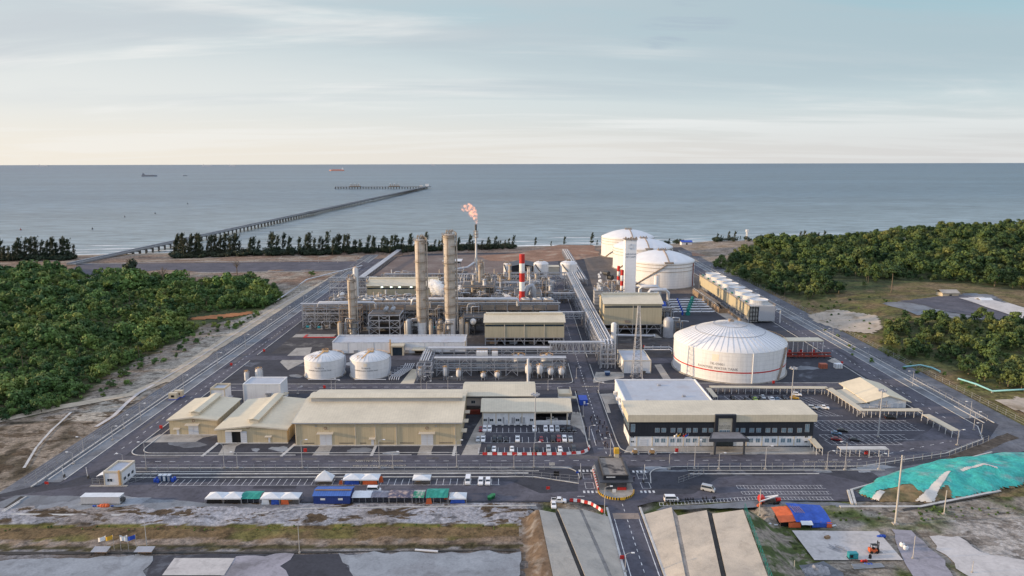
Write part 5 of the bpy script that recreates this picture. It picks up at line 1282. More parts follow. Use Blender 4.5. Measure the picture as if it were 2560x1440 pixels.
def flatbox(name,label,x0,x1,y0,y1,h,trim=trim_beige,cat='building',par=.5):
 o=thing(name,label,cat,((x0+x1)/2,y0,0))
 part(o,'wall',white_wall,lambda m:m.box(x0,x1,y0,y1,0,h));part(o,'roof',white_roof,lambda m:m.box(x0+.35,x1-.35,y0+.35,y1-.35,h,h+.1))
 part(o,'parapet',trim,lambda m:(m.box(x0-.12,x1+.12,y0-.12,y0+.3,h,h+par),m.box(x0-.12,x1+.12,y1-.3,y1+.12,h,h+par),m.box(x0-.12,x0+.3,y0+.3,y1-.3,h,h+par),m.box(x1-.3,x1+.12,y0+.3,y1-.3,h,h+par)))
 for xx in(x0,x1):part(o,'corner_trim',trim,lambda m:m.box(xx-.2,xx+.2,y0-.16,y0-.003,0,h))
 return o
sb=flatbox('substation_building','white flat roofed substation behind the lattice mast',60.8,75.8,368.7,391.0,zat(1590,903,368.7))
part(sb,'air_conditioner',steel_dark,lambda m:m.box(70.8,72.8,367,368.5,0,1.4));part(sb,'duct',steel,lambda m:m.box(68.4,69.0,368.1,368.6,0,3.6))
for k in range(3):part(sb,'side_porch',cream_box,lambda m:m.box(58.8,60.6,371+k*6,373+k*6,2.6,2.9))
x0,x1=xat(609,980,322),xat(701,980,322)
wb=flatbox('substation_building','large plain white block behind the warehouse with the open door',x0,x1,322,333,zat(650,962,322),paint_white)
part(wb,'duct',steel,lambda m:(m.box(xat(667,985,322),xat(672,985,322),321.2,321.98,0,4.6),m.box(xat(664,975,322),xat(678,975,322),321.0,321.98,4.6,5.2)));part(wb,'side_canopy',cream_box,lambda m:m.box(x1+.13,x1+2.4,323,327,3.4,3.8))
part(wb,'ladder',rail_yellow,lambda m:m.box(xat(660,960,333)-.4,xat(660,960,333)+.4,333.2,333.8,0,zat(650,955,333)))
x0,x1=xat(527,985,322.5),xat(562,985,322.5)
wb2=flatbox('pump_house','small white block with cream parapet behind the smallest warehouse',x0,x1,322.5,330,zat(545,975,322.5),cream_box,par=1.0)
part(wb2,'side_canopy',steel,lambda m:m.box(x1+.13,x1+2.2,324,327,1.8,2.05));part(wb2,'door',shutter,lambda m:m.box(x1+.003,x1+.08,324.6,326,.1,2.2))
g0,g1=G(263,1213),G(306,1213);x0,x1,y0=g0.x,g1.x,g0.y;h=zat(285,1183,y0)
go_=flatbox('gatehouse','small white gate office with flat cream roof in the lower left corner',x0,x1,y0,y0+9.2,h,trim_beige,par=.8)
window(go_,x0+1.0,x0+2.8,y0,1.4,2.5,paint_white,glass);part(go_,'ladder',rail_yellow,lambda m:m.box(x1-.9,x1-.3,y0-.5,y0-.13,0,h+1.2))
part(go_,'awning',white_tarp,lambda m:m.extr([(x0-4.2,2.3),(x0-2.4,2.9),(x0-.2,3.0),(x0-.2,3.1),(x0-2.4,3.02),(x0-4.2,2.42)],'y',y0+2,y0+7));part(go_,'awning_post',steel,lambda m:(m.box(x0-4.1,x0-4.0,y0+2.1,y0+2.2,0,2.3),m.box(x0-4.1,x0-4.0,y0+6.8,y0+6.9,0,2.3)))
for k in range(3):window(go_,y0+1.2+k*2.6,y0+2.8+k*2.6,x0,1.3,2.4,paint_white,glass,'x')if False else None
for k in range(3):part(go_,'side_window',glass,lambda m:m.box(x1+.003,x1+.06,y0+1.2+k*2.6,y0+2.6+k*2.6,1.3,2.3))
part(go_,'plinth',concrete,lambda m:m.box(x0-5,x1+2.2,y0-1.2,y0-.01,0.03,.14))
gx0,gx1,gy0,gy1=30.9,41.9,229.0,247.0
gd=thing('guardhouse','dark grey guardhouse on the island between the gate lanes','guardhouse',(36.4,gy0,0))
isl=[(30.0,247.5)]+[(30.0,229.5)]+arc(36.4,229.5,6.4,180,360,14)+[(42.8,247.5)]+arc(36.4,247.5,6.4,0,180,10)
part(gd,'island',concrete,lambda m:m.prism(isl,0.03,0.2));
part(gd,'wall',dark_roof,lambda m:m.box(33.2,40.4,gy0+2.0,gy1-1.5,.2,3.2));part(gd,'entrance_canopy',dark_roof,lambda m:m.box(gx0-.2,gx1+.6,gy0+.6,gy1+.4,3.2,3.55))
part(gd,'roof_block',dark_clad,lambda m:m.box(32.2,41.0,gy0+2.6,gy1,3.56,5.1));part(gd,'roof',mat('stained_roof',(0.24,0.215,0.19),0.9,0.15,0.3,1.0,alt=(0.06,0.055,0.055),alt_at=0.60,alt_scale=0.16,alt_soft=0.04),lambda m:m.box(32.6,40.6,gy0+3.0,gy1-.4,5.1,5.16))
part(gd,'parapet',steel_dark,lambda m:(m.box(32.1,32.6,gy0+2.5,gy1+.1,5.1,5.5),m.box(40.6,41.1,gy0+2.5,gy1+.1,5.1,5.5),m.box(32.6,40.6,gy0+2.5,gy0+2.95,5.1,5.35),m.box(32.6,38.2,gy1-.35,gy1+.1,5.1,5.5)))
part(gd,'roof_sign',white_tarp,lambda m:m.box(33.2,36.4,gy0+2.5,gy0+2.58,4.4,4.75));part(gd,'pillar',cream_box,lambda m:m.box(38.3,39.9,gy1-.3,gy1+1.2,0.2,6.6))
part(gd,'pillar_cap',paint_yellow,lambda m:m.box(38.2,40.0,gy1-.4,gy1+1.3,6.6,8.6));part(gd,'window',glass,lambda m:m.box(34.8,36.6,gy0+1.93,gy0+1.997,1.3,2.6));part(gd,'bench',paint_red,lambda m:m.box(37.2,40.2,gy0+1.3,gy0+1.95,.25,1.0))
part(gd,'notice',paint_white,lambda m:m.box(35.1,36.3,gy0-.3,gy0-.2,.2,1.4));part(gd,'sign_plate',paint_yellow,lambda m:m.box(36.9,38.5,222.9,223.0,.25,1.15))
for sx_,nm in((1,paint_yellow),(0,paint_black)):
 mb=MB(gd);n=44
 for i in range(n):
  if i%2!=sx_:continue
  a,c=math.pi+math.pi*i/n,math.pi+math.pi*(i+1)/n
  p,q=(36.4+6.3*math.cos(a),229.5+6.3*math.sin(a)),(36.4+6.3*math.cos(c),229.5+6.3*math.sin(c));mb.beam((*p,.55),(*q,.55),.35,.7)
 mb.build('striped_barrier',nm)
for i in range(16):
 part(gd,'barrier_block',(paint_red,paint_white)[i%2],lambda m:m.box(30.1,30.55,230.2+i*1.05,231.1+i*1.05,.2,.95))
x0,x1=G(2120,1005).x,G(2120,1005).x
g=thing('prayer_hall','cream gabled building beside the right car park under a long low roof','building',(167,313,0))
bx0,bx1,by0,by1=149.5,172.0,303.0,338.0
A=[xat(2174,1006,313),xat(2270,1006,313)]
bx0,bx1=A[0]-.6,A[1]+.4;ze=zat(2220,1004,313);zr=zat(2215,990,313)
part(g,'wall',white_wall,lambda m:m.extr([(bx0+1,0),(bx1-1,0),(bx1-1,ze),((bx0+bx1)/2,zr-.2),(bx0+1,ze)],'y',313.5,340))
part(g,'roof',roof_beige_y,lambda m:(m.extr([(bx0-1,ze-.4),((bx0+bx1)/2,zr),((bx0+bx1)/2,zr+.3),(bx0-1,ze-.1)],'y',312.5,341),m.extr([(bx1+1,ze-.4),((bx0+bx1)/2,zr),((bx0+bx1)/2,zr+.3),(bx1+1,ze-.1)],'y',312.5,341)))
part(g,'annexe_roof',cream_box,lambda m:m.extr([(bx0-6,ze-1.2),(bx0-1.1,ze-.6),(bx0-1.1,ze-.4),(bx0-6,ze-1.0)],'y',313,333));part(g,'annexe_wall',white_wall,lambda m:m.box(bx0-5.4,bx0+.99,313.6,332,0,ze-1.3))
part(g,'frame',steel,lambda m:[m.beam((xx,312.6,0),(xx,312.6,ze+.5),.3)for xx in(bx0+5,bx0+8.4)]+[m.beam((bx0+5,312.6,zz),(bx0+8.4,312.6,zz),.2)for zz in(1.6,ze)])
for k in range(3):part(g,'shutter_door',shutter,lambda m:m.box(bx0+9.5+k*2.6,bx0+11.3+k*2.6,313.42,313.497,0.1,2.2))
def walkway(label,pts,w,h,n,roofm=cream_box):
 o=thing('covered_walkway',label,'walkway',(*G(*pts[0])[:2],0));P=[G(a,c)for a,c in pts]
 Q=[Vector((p.x,p.y,h))for p in P];mb=MB(o);mb.path(Q,w,.22);mb.build('roof',roofm)
 mb=MB(o)
 for a,c in zip(P,P[1:]):
  k=max(1,int((c-a).length/3.4));d=(c-a).normalized();q=Vector((-d.y,d.x,0))*(w/2-.15)
  for i in range(k+1):
   p=a.lerp(c,i/k);mb=MB(o)
   for s in(-1,1):mb.box(p.x+q.x*s-.07,p.x+q.x*s+.07,p.y+q.y*s-.07,p.y+q.y*s+.07,0,h-.003)
   mb.build('post',paint_white)
 mb=MB(o)
 for a,c in zip(P,P[1:]):
  d=(c-a).normalized();q=Vector((-d.y,d.x,0))*(w/2-.15)
  mb.beam(a+q+Vector((0,0,1.0)),c+q+Vector((0,0,1.0)),.06)
 mb.build('rail',paint_white)
 return o
walkway('long cream covered walkway bordering the far side of the right car park',[(1775,982),(2068,984)],3.6,3.0,30)
walkway('cream covered walkway stepping down beside the gabled hall',[(2070,985),(2152,1041),(2300,1041)],3.8,3.0,20)
walkway('cream bus shelter roof slanting along the right road',[(2312,1052),(2388,1094)],3.6,2.9,10)
walkway('cream covered path at the right end of the dark office',[(2026,1112),(2048,1138)],2.6,2.8,5)
walkway('pale motorbike shelter along the road at the right car park',[(2096,1138),(2216,1138)],3.2,2.9,10,roofm=kerb_mat)
walkway('narrow cream covered path from the hall to the walkway',[(1770,985),(1788,1008)],2.4,3.0,4)
def hut(name,label,px0,px1,py,pyt,depth,wallm,roofm,z=0):
 a,c=G(px0,py,z),G(px1,py,z);o=thing(name,label,'hut',((a.x+c.x)/2,a.y,z));h=zat((px0+px1)/2,pyt,a.y)-z
 part(o,'wall',wallm,lambda m:m.box(a.x,c.x,a.y,a.y+depth,z-1,z+h*.65))
 part(o,'roof',roofm,lambda m:(m.extr([(a.y-.8,z+h*.62),(a.y+depth/2,z+h),(a.y+depth/2,z+h+.25),(a.y-.8,z+h*.65+.2)],'x',a.x-.8,c.x+.8),m.extr([(a.y+depth+.8,z+h*.62),(a.y+depth/2,z+h),(a.y+depth/2,z+h+.25),(a.y+depth+.8,z+h*.65+.2)],'x',a.x-.8,c.x+.8)))
 part(o,'door',black_void,lambda m:m.box((a.x+c.x)/2-1,(a.x+c.x)/2+1,a.y-.06,a.y-.003,z,z+h*.45));return o
hut('beach_hut','white hut with a blue roof on the shore right of the white tanks',1704,1730,612,602,10,white_wall,paint_blue,0)
hut('ruined_hut','roofless pale hut beside the grey yard in the right forest',2356,2396,744,727,9,cream_box,concrete,5)
hut('white_shed','small white shed at the back of the grey yard on the right',2453,2480,757,747,6,white_wall,white_tarp,5)
hut('white_shed','tiny pale shed in the clearing of the right forest',2072,2086,681,674,4,cream_box,white_tarp,3)
tw=thing('water_tower','pale square tower rising from the forest near the hill tip','tower',G(2259,610,8));b_=G(2259,610,8)
part(tw,'shaft',cream_box,lambda m:m.box(b_.x-1.6,b_.x+1.6,b_.y,b_.y+3.2,3,zat(2259,600,b_.y)));part(tw,'tank',cream_box,lambda m:m.box(b_.x-2.2,b_.x+2.2,b_.y-.6,b_.y+3.8,zat(2259,600,b_.y),zat(2259,595,b_.y)))
lt=G(1866,611);lh=thing('light_tower','slender white lattice light tower on the shore','tower',lt)
part(lh,'mast',paint_white,lambda m:[m.beam((lt.x+sx*1.4,lt.y+sy*1.4,0),(lt.x+sx*.7,lt.y+sy*.7,17),.35)for sx in(-1,1)for sy in(-1,1)]+[m.box(lt.x-1.4+k*.1,lt.x+1.4-k*.1,lt.y-1.4,lt.y+1.4,k*3,k*3+.3)for k in range(1,6)]);part(lh,'lantern',paint_white,lambda m:m.box(lt.x-1.6,lt.x+1.6,lt.y-1.6,lt.y+1.6,17,20.5))
# ---- p6
def tank_rail(mb,x,y,z,r,a0,a1,n=24):
 for i in range(n):
  a,c=a0+(a1-a0)*i/n,a0+(a1-a0)*(i+1)/n
  p,q=(x+r*math.cos(a),y+r*math.sin(a)),(x+r*math.cos(c),y+r*math.sin(c))
  mb.beam((*p,z+1.1),(*q,z+1.1),.12);mb.beam((*p,z),(*p,z+1.1),.1)
def big_tank(label,x,y,r,hw,hd,stair=True):
 o=thing('storage_tank',label,'tank',(x,y,0),0,'large white methanol storage tanks')
 part(o,'shell',tank_white,lambda m:m.cyl(x,y,0,hw,r,n=72))
 part(o,'roof',tank_roof,lambda m:m.lathe(x,y,[(r+.15,hw+.003),(r+.15,hw+.25)]+[(max(.5,r*(1-k/9)),hw+.25+hd*(1-(1-k/9)**2))for k in range(1,10)],72))
 for zz in(hw-1.2,hw-4.2,hw-7.5):part(o,'wind_girder',steel_rust,lambda m:m.ring(x,y,zz,zz+.28,r+.01,r+.35,72))
 part(o,'foundation',concrete,lambda m:m.ring(x,y,0,.7,r+.02,r+1.1,72))
 mb=MB(o)
 for k in range(14):
  t0,t1=k/14,(k+1)/14;a0,a1=R(-92)-1.05*(1-t0),R(-92)-1.05*(1-t1)
  if stair:mb.beam((x+(r+.7)*math.cos(a0),y+(r+.7)*math.sin(a0),.5+(hw-1)*t0),(x+(r+.7)*math.cos(a1),y+(r+.7)*math.sin(a1),.5+(hw-1)*t1),1.0,.7)
 mb.build('stair',steel_rust)
 mb=MB(o)
 for k in range(8):
  t0,t1=k/8,(k+1)/8
  mb.beam((x+1.2,y-r*(1-t0),hw+.6+hd*(1-(1-t0)**2)),(x+1.2,y-r*(1-t1),hw+.6+hd*(1-(1-t1)**2)),1.1,.6)
 mb.box(x-3.5,x+4.5,y-3,y+3,hw+hd+.2,hw+hd+.9);
 for k in range(5):mb.box(x-3+k*1.6,x-2.5+k*1.6,y-1,y+1,hw+hd+.9,hw+hd+2.4-.4*(k%2))
 mb.box(x-3,x+5,y-r-.4,y-r+2.5,hw+.3,hw+1.6)
 mb.build('roof_platform',steel_rust)
 part(o,'riser_pipe',rust_red if 'nearest' in label else steel_rust,lambda m:m.tube([(x+r*.83+.6,y-r*.56-.6,0.5),(x+r*.83+.6,y-r*.56-.6,hw-1)],.45,8))
 return o
rT=30.5
hwT=zat(1590,667,650.3-28);
hwT=23.0
big_tank('nearest of three huge white domed storage tanks, with a diagonal stair',139.8,650.3,rT,hwT,8.6)
big_tank('middle one of three huge white domed storage tanks in line',141.5,752.5,rT+1.2,hwT,8.6)
big_tank('farthest of three huge white domed storage tanks, closest to the shore',141.2,850.5,rT+1.2,hwT,8.6)
x,y,r=121.4,379.5,30.2
hw=zat(1820-135,838,y)
hw=16.3;ap=zat(1818,803,y)
rw=thing('water_tank','huge white water tank with a red stripe and ribbed cone roof','tank',(x,y,0))
part(rw,'shell',tank_white,lambda m:m.cyl(x,y,0,hw,r,n=80));part(rw,'roof',tank_roof,lambda m:m.lathe(x,y,[(r+.2,hw+.003),(r+.2,hw+.3),(r*.82,hw+(ap-hw)*.29),(r*.62,hw+(ap-hw)*.54),(r*.3,hw+(ap-hw)*.86),(1.0,ap)],80))
part(rw,'stripe',paint_red,lambda m:m.ring(x,y,5.6,6.25,r+.003,r+.05,80));part(rw,'foundation',concrete,lambda m:m.ring(x,y,0,.5,r+.02,r+.9,80))
mb=MB(rw)
for k in range(56):
 a=2*math.pi*k/56;c,s=math.cos(a),math.sin(a)
 prev=None
 for q,zz in((r+.1,hw+.36),(r*.82,hw+(ap-hw)*.29+.1),(r*.62,hw+(ap-hw)*.54+.1),(r*.3,hw+(ap-hw)*.86+.1),(1.2,ap+.1)):
  p=(x+q*c,y+q*s,zz)
  if prev:mb.beam(prev,p,.2,.12)
  prev=p
mb.build('roof_ribs',mat('rib_grey',(0.46,0.48,0.51),0.6,0.08))
part(rw,'roof_ring',steel,lambda m:(m.ring(x,y,hw+(ap-hw)*.54+.14,hw+(ap-hw)*.54+.24,r*.62-.15,r*.62+.15,64),m.ring(x,y,hw+(ap-hw)*.86+.14,hw+(ap-hw)*.86+.24,r*.3-.15,r*.3+.15,48)))
mb=MB(rw);tank_rail(mb,x,y,hw+.3,r,R(-15),R(120),40);mb.build('handrail',rail_yellow)
mb=MB(rw);mb.cyl(x,y,ap,ap+1.4,1.2,n=12);mb.box(x-1,x+1.6,y-1.5,y-.4,ap,ap+1.0);mb.build('roof_vent',steel_rust)
mb=MB(rw)
for k in range(14):
 a0,a1=R(-38)+R(-14)*(1-k/14)*1.0,R(-38)+R(-14)*(1-(k+1)/14);t0,t1=k/14,(k+1)/14
 mb.beam((x+(r+.7)*math.cos(a0),y+(r+.7)*math.sin(a0),.3+hw*t0),(x+(r+.7)*math.cos(a1),y+(r+.7)*math.sin(a1),.3+hw*t1),.9,.5)
mb.build('stair',steel_rust)
part(rw,'downpipe',paint_white,lambda m:m.tube([(x+3.2,y-r-.35,.2),(x+3.2,y-r-.35,hw+.2)],.28,8))
def wrap_text(root,txt,size,x,y,r,ang,z,m,name='lettering'):
 v_,f_=text_mb(txt,size,(0,0,0),(1,0,0),(0,0,1));mb=MB(root)
 mb.add([(x+(r+.05)*math.cos(ang+p.x/r),y+(r+.05)*math.sin(ang+p.x/r),z+p.z)for p in v_],f_);return mb.build(name,m)
tmat=mat('lettering_grey',(0.22,0.20,0.19),0.7,0.05)
angp=math.atan2(-1,(1760-1820)/135.0*1.05)
wrap_text(rw,'TK-05001',1.9,x,y,r,R(-118),9.8,tmat);wrap_text(rw,'RAW/FIRE WATER TANK',1.9,x,y,r,R(-118),7.6,tmat)
mb=MB(rw)
for(a0,a1,z0,z1)in((-3.4,3.4,11.3,15.0),):
 vs=[]
 for i in range(5):
  a=R(-120)+R(a0+(a1-a0)*i/4);vs+=[(x+(r+.04)*math.cos(a),y+(r+.04)*math.sin(a),z0),(x+(r+.04)*math.cos(a),y+(r+.04)*math.sin(a),z1)]
 mb.add(vs,[(2*i,2*i+2,2*i+3,2*i+1)for i in range(4)])
mb.build('logo_plate',mat('logo_cream',(0.80,0.72,0.60),0.6,0.05))
def demin(label,px,t1):
 p=G(px,935);x,y,r=p.x,p.y,10.6;hw=9.6
 o=thing('water_tank',label,'tank',(x,y,0),0,'pair of demineralized water tanks')
 part(o,'shell',tank_white,lambda m:m.cyl(x,y,0,hw,r,n=48));part(o,'roof',tank_roof,lambda m:m.lathe(x,y,[(r+.15,hw+.003),(r+.15,hw+.2),(r*.7,hw+1.7),(r*.35,hw+2.6),(.6,hw+3.0)],48))
 mb=MB(o)
 for k in range(26):
  a=2*math.pi*k/26;c,s=math.cos(a),math.sin(a);mb.beam((x+r*c,y+r*s,hw+.28),(x+r*.7*c,y+r*.7*s,hw+1.8),.14,.12);mb.beam((x+r*.7*c,y+r*.7*s,hw+1.8),(x+.8*c,y+.8*s,hw+3.1),.14,.12)
 mb.build('roof_ribs',MATS['rib_grey'])
 mb=MB(o);tank_rail(mb,x-3.2,y-r+4.2,hw+1.3,2.2,0,6.28,10);mb.beam((x-2.6,y-r+3,hw+1.4),(x+.2,y-.5,hw+3.4),1.0,.35);mb.box(x-.8,x+2.2,y-1,y+1.4,hw+3.0,hw+3.4);tank_rail(mb,x+.6,y+.2,hw+3.4,1.7,0,6.28,8);tank_rail(mb,x,y,hw+.2,r-.1,R(20),R(80),10);mb.build('roof_platform',rail_yellow)
 wrap_text(o,t1,1.05,x,y,r,R(-91),6.3,text_dark);wrap_text(o,'DEMINERALIZED WATER TANK',.92,x,y,r,R(-91),4.9,text_dark)
 mb=MB(o);vs=[]
 for i in range(4):
  a=R(-93+i*3.4-3.4);vs+=[(x+(r+.04)*math.cos(a),y+(r+.04)*math.sin(a),7.2),(x+(r+.04)*math.cos(a),y+(r+.04)*math.sin(a),8.9)]
 mb.add(vs,[(2*i,2*i+2,2*i+3,2*i+1)for i in range(3)]);mb.build('logo_plate',MATS['logo_cream'])
 part(o,'pipe',pipe_white,lambda m:m.tube([(x-6,y-r-.9,.5),(x+r,y-r-.9,.5)],.25,6));part(o,'foundation',concrete,lambda m:m.ring(x,y,0,.4,r+.02,r+.6,48))
 mb=MB(o)
 for k in range(10):
  a0,a1=R(-24)+k*.09,R(-24)+(k+1)*.09;mb.beam((x+(r+.5)*math.cos(a0),y+(r+.5)*math.sin(a0),hw*k/10),(x+(r+.5)*math.cos(a1),y+(r+.5)*math.sin(a1),hw*(k+1)/10),.7,.35)
 mb.build('stair',steel);return o
demin('left one of the twin white demineralized water tanks',813,'TK-08001A');demin('right one of the twin white demineralized water tanks',926,'TK-08001B')
def mid_tank(label,px0,px1,pyb,pyt,pyd):
 a,c=G(px0,pyb),G(px1,pyb);x,y,r=(a.x+c.x)/2,a.y,(c.x-a.x)/2;hw=zat((px0+px1)/2,pyt+3,y);hd=r*.35
 o=thing('product_tank',label,'tank',(x,y,0))
 part(o,'shell',tank_white,lambda m:m.cyl(x,y,0,hw,r,n=36));part(o,'roof',tank_roof,lambda m:m.dome(x,y,hw+.003,r,hd,36))
 mb=MB(o);tank_rail(mb,x,y,hw+hd*.35,r*.9,0,6.28,16);mb.box(x-2,x+2,y-1.5,y+1.5,hw+hd,hw+hd+1.5);mb.build('roof_platform',steel_rust)
 mb=MB(o)
 for k in range(14):
  a0,a1=R(-140)+k*.11,R(-140)+(k+1)*.11;mb.beam((x+(r+.5)*math.cos(a0),y+(r+.5)*math.sin(a0),hw*(1-k/14)),(x+(r+.5)*math.cos(a1),y+(r+.5)*math.sin(a1),hw*(1-(k+1)/14)),.9,.6)
 mb.build('stair',steel_dark);return o
mid_tank('left one of two small white domed tanks behind the striped chimney',1334,1371,694,656,650)
mid_tank('right one of two small white domed tanks, beside the main pipe rack',1400,1442,694,656,650)
mid_tank('slim white tank at the left end of the dark shed',1259,1277,697,657,652)
a,c=G(1276,694),G(1336,694);h=zat(1306,662,a.y)
ds=thing('dark_shed','charcoal gabled shed between the white tanks and the striped chimney','building',((a.x+c.x)/2,a.y+4,0));xm=(a.x+c.x)/2
part(ds,'wall',dark_clad,lambda m:m.extr([(a.x,0),(c.x,0),(c.x,h-2.2),(xm,h),(a.x,h-2.2)],'y',a.y+4,a.y+34));part(ds,'roof',dark_roof,lambda m:(m.extr([(a.x-.5,h-2.3),(xm,h+.02),(xm,h+.25),(a.x-.5,h-2.05)],'y',a.y+3.5,a.y+34.5),m.extr([(c.x+.5,h-2.3),(xm,h+.02),(xm,h+.25),(c.x+.5,h-2.05)],'y',a.y+3.5,a.y+34.5)))
a,c=G(1372,690),G(1399,690);lb=thing('low_building','low cream block between the two small domed tanks','building',((a.x+c.x)/2,a.y+8,0))
part(lb,'wall',trim_beige,lambda m:m.box(a.x,c.x,a.y+8,a.y+20,0,zat(1385,668,a.y+8)));part(lb,'roof',cream_box,lambda m:m.box(a.x-.4,c.x+.4,a.y+7.6,a.y+20.4,zat(1385,668,a.y+8),zat(1385,668,a.y+8)+.4));part(lb,'stored_drums',paint_blue,lambda m:[m.box(a.x+k*1.7,a.x+k*1.7+1.4,a.y+26,a.y+28,4,6)for k in range(5)])
def column(label,px0,px1,pyb,pyt,n_plat,skirt,off=0.0,nz_top=True):
 a,c=G(px0,pyb),G(px1,pyb);r=(c.x-a.x)/2;x,y=(a.x+c.x)/2,a.y;h=zat((px0+px1)/2,pyt,y)-off
 o=thing('distillation_column',label,'column',(x,y,0))
 part(o,'skirt',tank_white,lambda m:m.cyl(x,y,0,skirt,r*.88,r*.92,28));part(o,'shell',column_mat,lambda m:m.lathe(x,y,[(r*.92,skirt+.003),(r,skirt+1.5),(r,h-2),(r*.9,h-1),(r*.55,h-.2),(.3,h)],28))
 for k in range(n_plat):
  zz=skirt+(h-skirt)*(k+.6)/n_plat;a0=R(-150)+(k%3)*.7
  mb=MB(o)
  for i in range(12):
   p,q=a0+2.6*i/12,a0+2.6*(i+1)/12
   mb.beam((x+(r+.8)*math.cos(p),y+(r+.8)*math.sin(p),zz),(x+(r+.8)*math.cos(q),y+(r+.8)*math.sin(q),zz),1.3,.2);mb.beam((x+(r+1.4)*math.cos(p),y+(r+1.4)*math.sin(p),zz+1.1),(x+(r+1.4)*math.cos(q),y+(r+1.4)*math.sin(q),zz+1.1),.12)
  mb.build('platform',steel_rust)
 part(o,'downcomer_pipe',column_mat,lambda m:m.tube([(x,y,h+1.2),(x+r*.6,y-.5,h+2.6),(x+r+1.0,y-.6,h+.6),(x+r+1.0,y-.6,3)],.5,8));part(o,'ladder',steel_rust,lambda m:m.box(x-.9,x-.5,y-r-.5,y-r-.05,skirt,h-2))
 mb=MB(o)
 tank_rail(mb,x,y,h-.8,r+.7,0,6.28,14)
 for i in range(14):
  p,q=2*math.pi*i/14,2*math.pi*(i+1)/14;mb.beam((x+(r+.2)*math.cos(p),y+(r+.2)*math.sin(p),h-.9),(x+(r+.2)*math.cos(q),y+(r+.2)*math.sin(q),h-.9),1.3,.25)
 for i in range(3):mb.tube([(x-1.6+1.6*i,y,h-.4),(x-1.6+1.6*i,y,h+1.8),(x-1.0+1.6*i,y-.4,h+2.5),(x-.6+1.6*i,y-.6,h+1.2)],.34,6)
 mb.build('top_platform',steel_rust);return o
column('left one of the two tallest columns, lit warm by the low sun',1043,1068,836,597,9,8.5)
column('right one of the two tallest columns, thicker and taller than its neighbour',1112,1141,836,584,10,11.5)
column('shorter beige column left of the tall pair, at the open steel structure',874,892,834,695,6,4.5)
column('thin beige column just right of the flare stack',1197,1208,760,658,4,4)
column('slim beige column behind the steam, right of the flare',1212,1224,758,690,3,4)
p=G(1578,775);ty=p.y;xa,xb=xat(1563,640,ty),xat(1591,640,ty);ht=zat(1578,600,ty)
wt=thing('cold_box_tower','tall plain white square tower with a sun emblem near its top','tower',((xa+xb)/2,ty,0))
part(wt,'shell',mat('tower_white',(0.86,0.87,0.90),0.5,0.04,0.1,0.6,streak=0.04,lines=('Z',3.0,0.03)),lambda m:m.box(xa,xb,ty,ty+9,0,ht))
mb=MB(wt)
for sx in(xa-.3,xb+.3):mb.beam((sx,ty-.3,ht+1.2),(sx,ty+9.3,ht+1.2),.15);mb.beam((sx,ty-.3,ht),(sx,ty-.3,ht+1.2),.15)
mb.box(xa-.8,xb+.8,ty-.8,ty+9.8,ht,ht+.3);mb.beam((xa-.8,ty-.7,ht+1.4),(xb+.8,ty-.7,ht+1.4),.15)
for k in range(5):mb.box(xa+k*2,xa+k*2+.9,ty+1,ty+3,ht+.3,ht+2.2-(k%2)*.7)
mb.build('roof_platform',steel_rust)
xc=(xa+xb)/2;em=mat('emblem_grey',(0.42,0.45,0.50),0.6,0.05);mb=MB(wt)
for k in range(16):
 a=2*math.pi*k/16;c,s=math.cos(a),math.sin(a);mb.beam((xc+1.1*c,ty-.05,ht-5.2+1.1*s),(xc+2.3*c,ty-.05,ht-5.2+2.3*s),.42,.08)
mb.build('emblem',em)
mb=MB(wt);mb.add(*text_mb('SARAWAK',2.05,(xc,ty-.06,ht-11.0),(1,0,0),(0,0,1),font_scale_x=.86));mb.add(*text_mb('PETCHEM',2.05,(xc,ty-.06,ht-13.2),(1,0,0),(0,0,1),font_scale_x=.86));mb.add(*text_mb('AIR UNIT',1.0,(xc,ty-.06,ht-17.4),(1,0,0),(0,0,1)))if False else None;mb.build('lettering',mat('lettering_blue',(0.06,0.09,0.16),0.6,0.05))
def ladderstack(label,px,py,pt,w_px,bands,cat='chimney'):
 p=G(px,py);x,y=p.x,p.y;r=w_px/2*y/FOC*1.02;h=zat(px,pt,y);z0=zat(px,bands[-1],y)
 o=thing('striped_chimney',label,cat,(x,y,0));part(o,'base',steel_rust,lambda m:m.cyl(x,y,0,z0,r*1.05,n=20))
 zs=[zat(px,b,y)for b in bands]
 for i in range(len(zs)-1):part(o,'band',(paint_red,paint_white)[i%2],lambda m:m.cyl(x,y,zs[i+1]+.002,zs[i],r,n=24),'red painted band' if i%2==0 else 'white painted band')
 mb=MB(o);tank_rail(mb,x,y,z0+.2,r+.9,0,6.28,10)
 for i in range(10):
  q0,q1=2*math.pi*i/10,2*math.pi*(i+1)/10;mb.beam((x+(r+.5)*math.cos(q0),y+(r+.5)*math.sin(q0),z0),(x+(r+.5)*math.cos(q1),y+(r+.5)*math.sin(q1),z0),1,.2)
 zz=zs[2];tank_rail(mb,x,y,zz,r+.6,R(200),R(340),6);mb.build('platform',steel_rust);return o
ladderstack('tall red and white striped chimney in the middle of the plant',1305,800,635,13.6,[635,658,682,704,727,751])
ladderstack('farther of two short red and white chimneys left of the white tower',1544,765,665,7,[665,678,690,701,712])
ladderstack('nearer of two short red and white chimneys touching the white tower',1553,778,675,8,[675,688,702,714,724])
p=G(1191,690);fx,fy=p.x,p.y;fh=zat(1191,561,fy)
fl=thing('flare_stack','tall thin flare stack burning above the shore trees','flare stack',(fx,fy,0))
part(fl,'riser',vessel_mat,lambda m:m.cyl(fx,fy,0,fh-6,1.2,.85,14));part(fl,'tip',steel_dark,lambda m:m.cyl(fx,fy,fh-6,fh,1.0,1.1,14))
mb=MB(fl)
for zz in(fh-7,fh-10,fh-13):mb.cyl(fx,fy,zz,zz+.5,2.4,n=14)
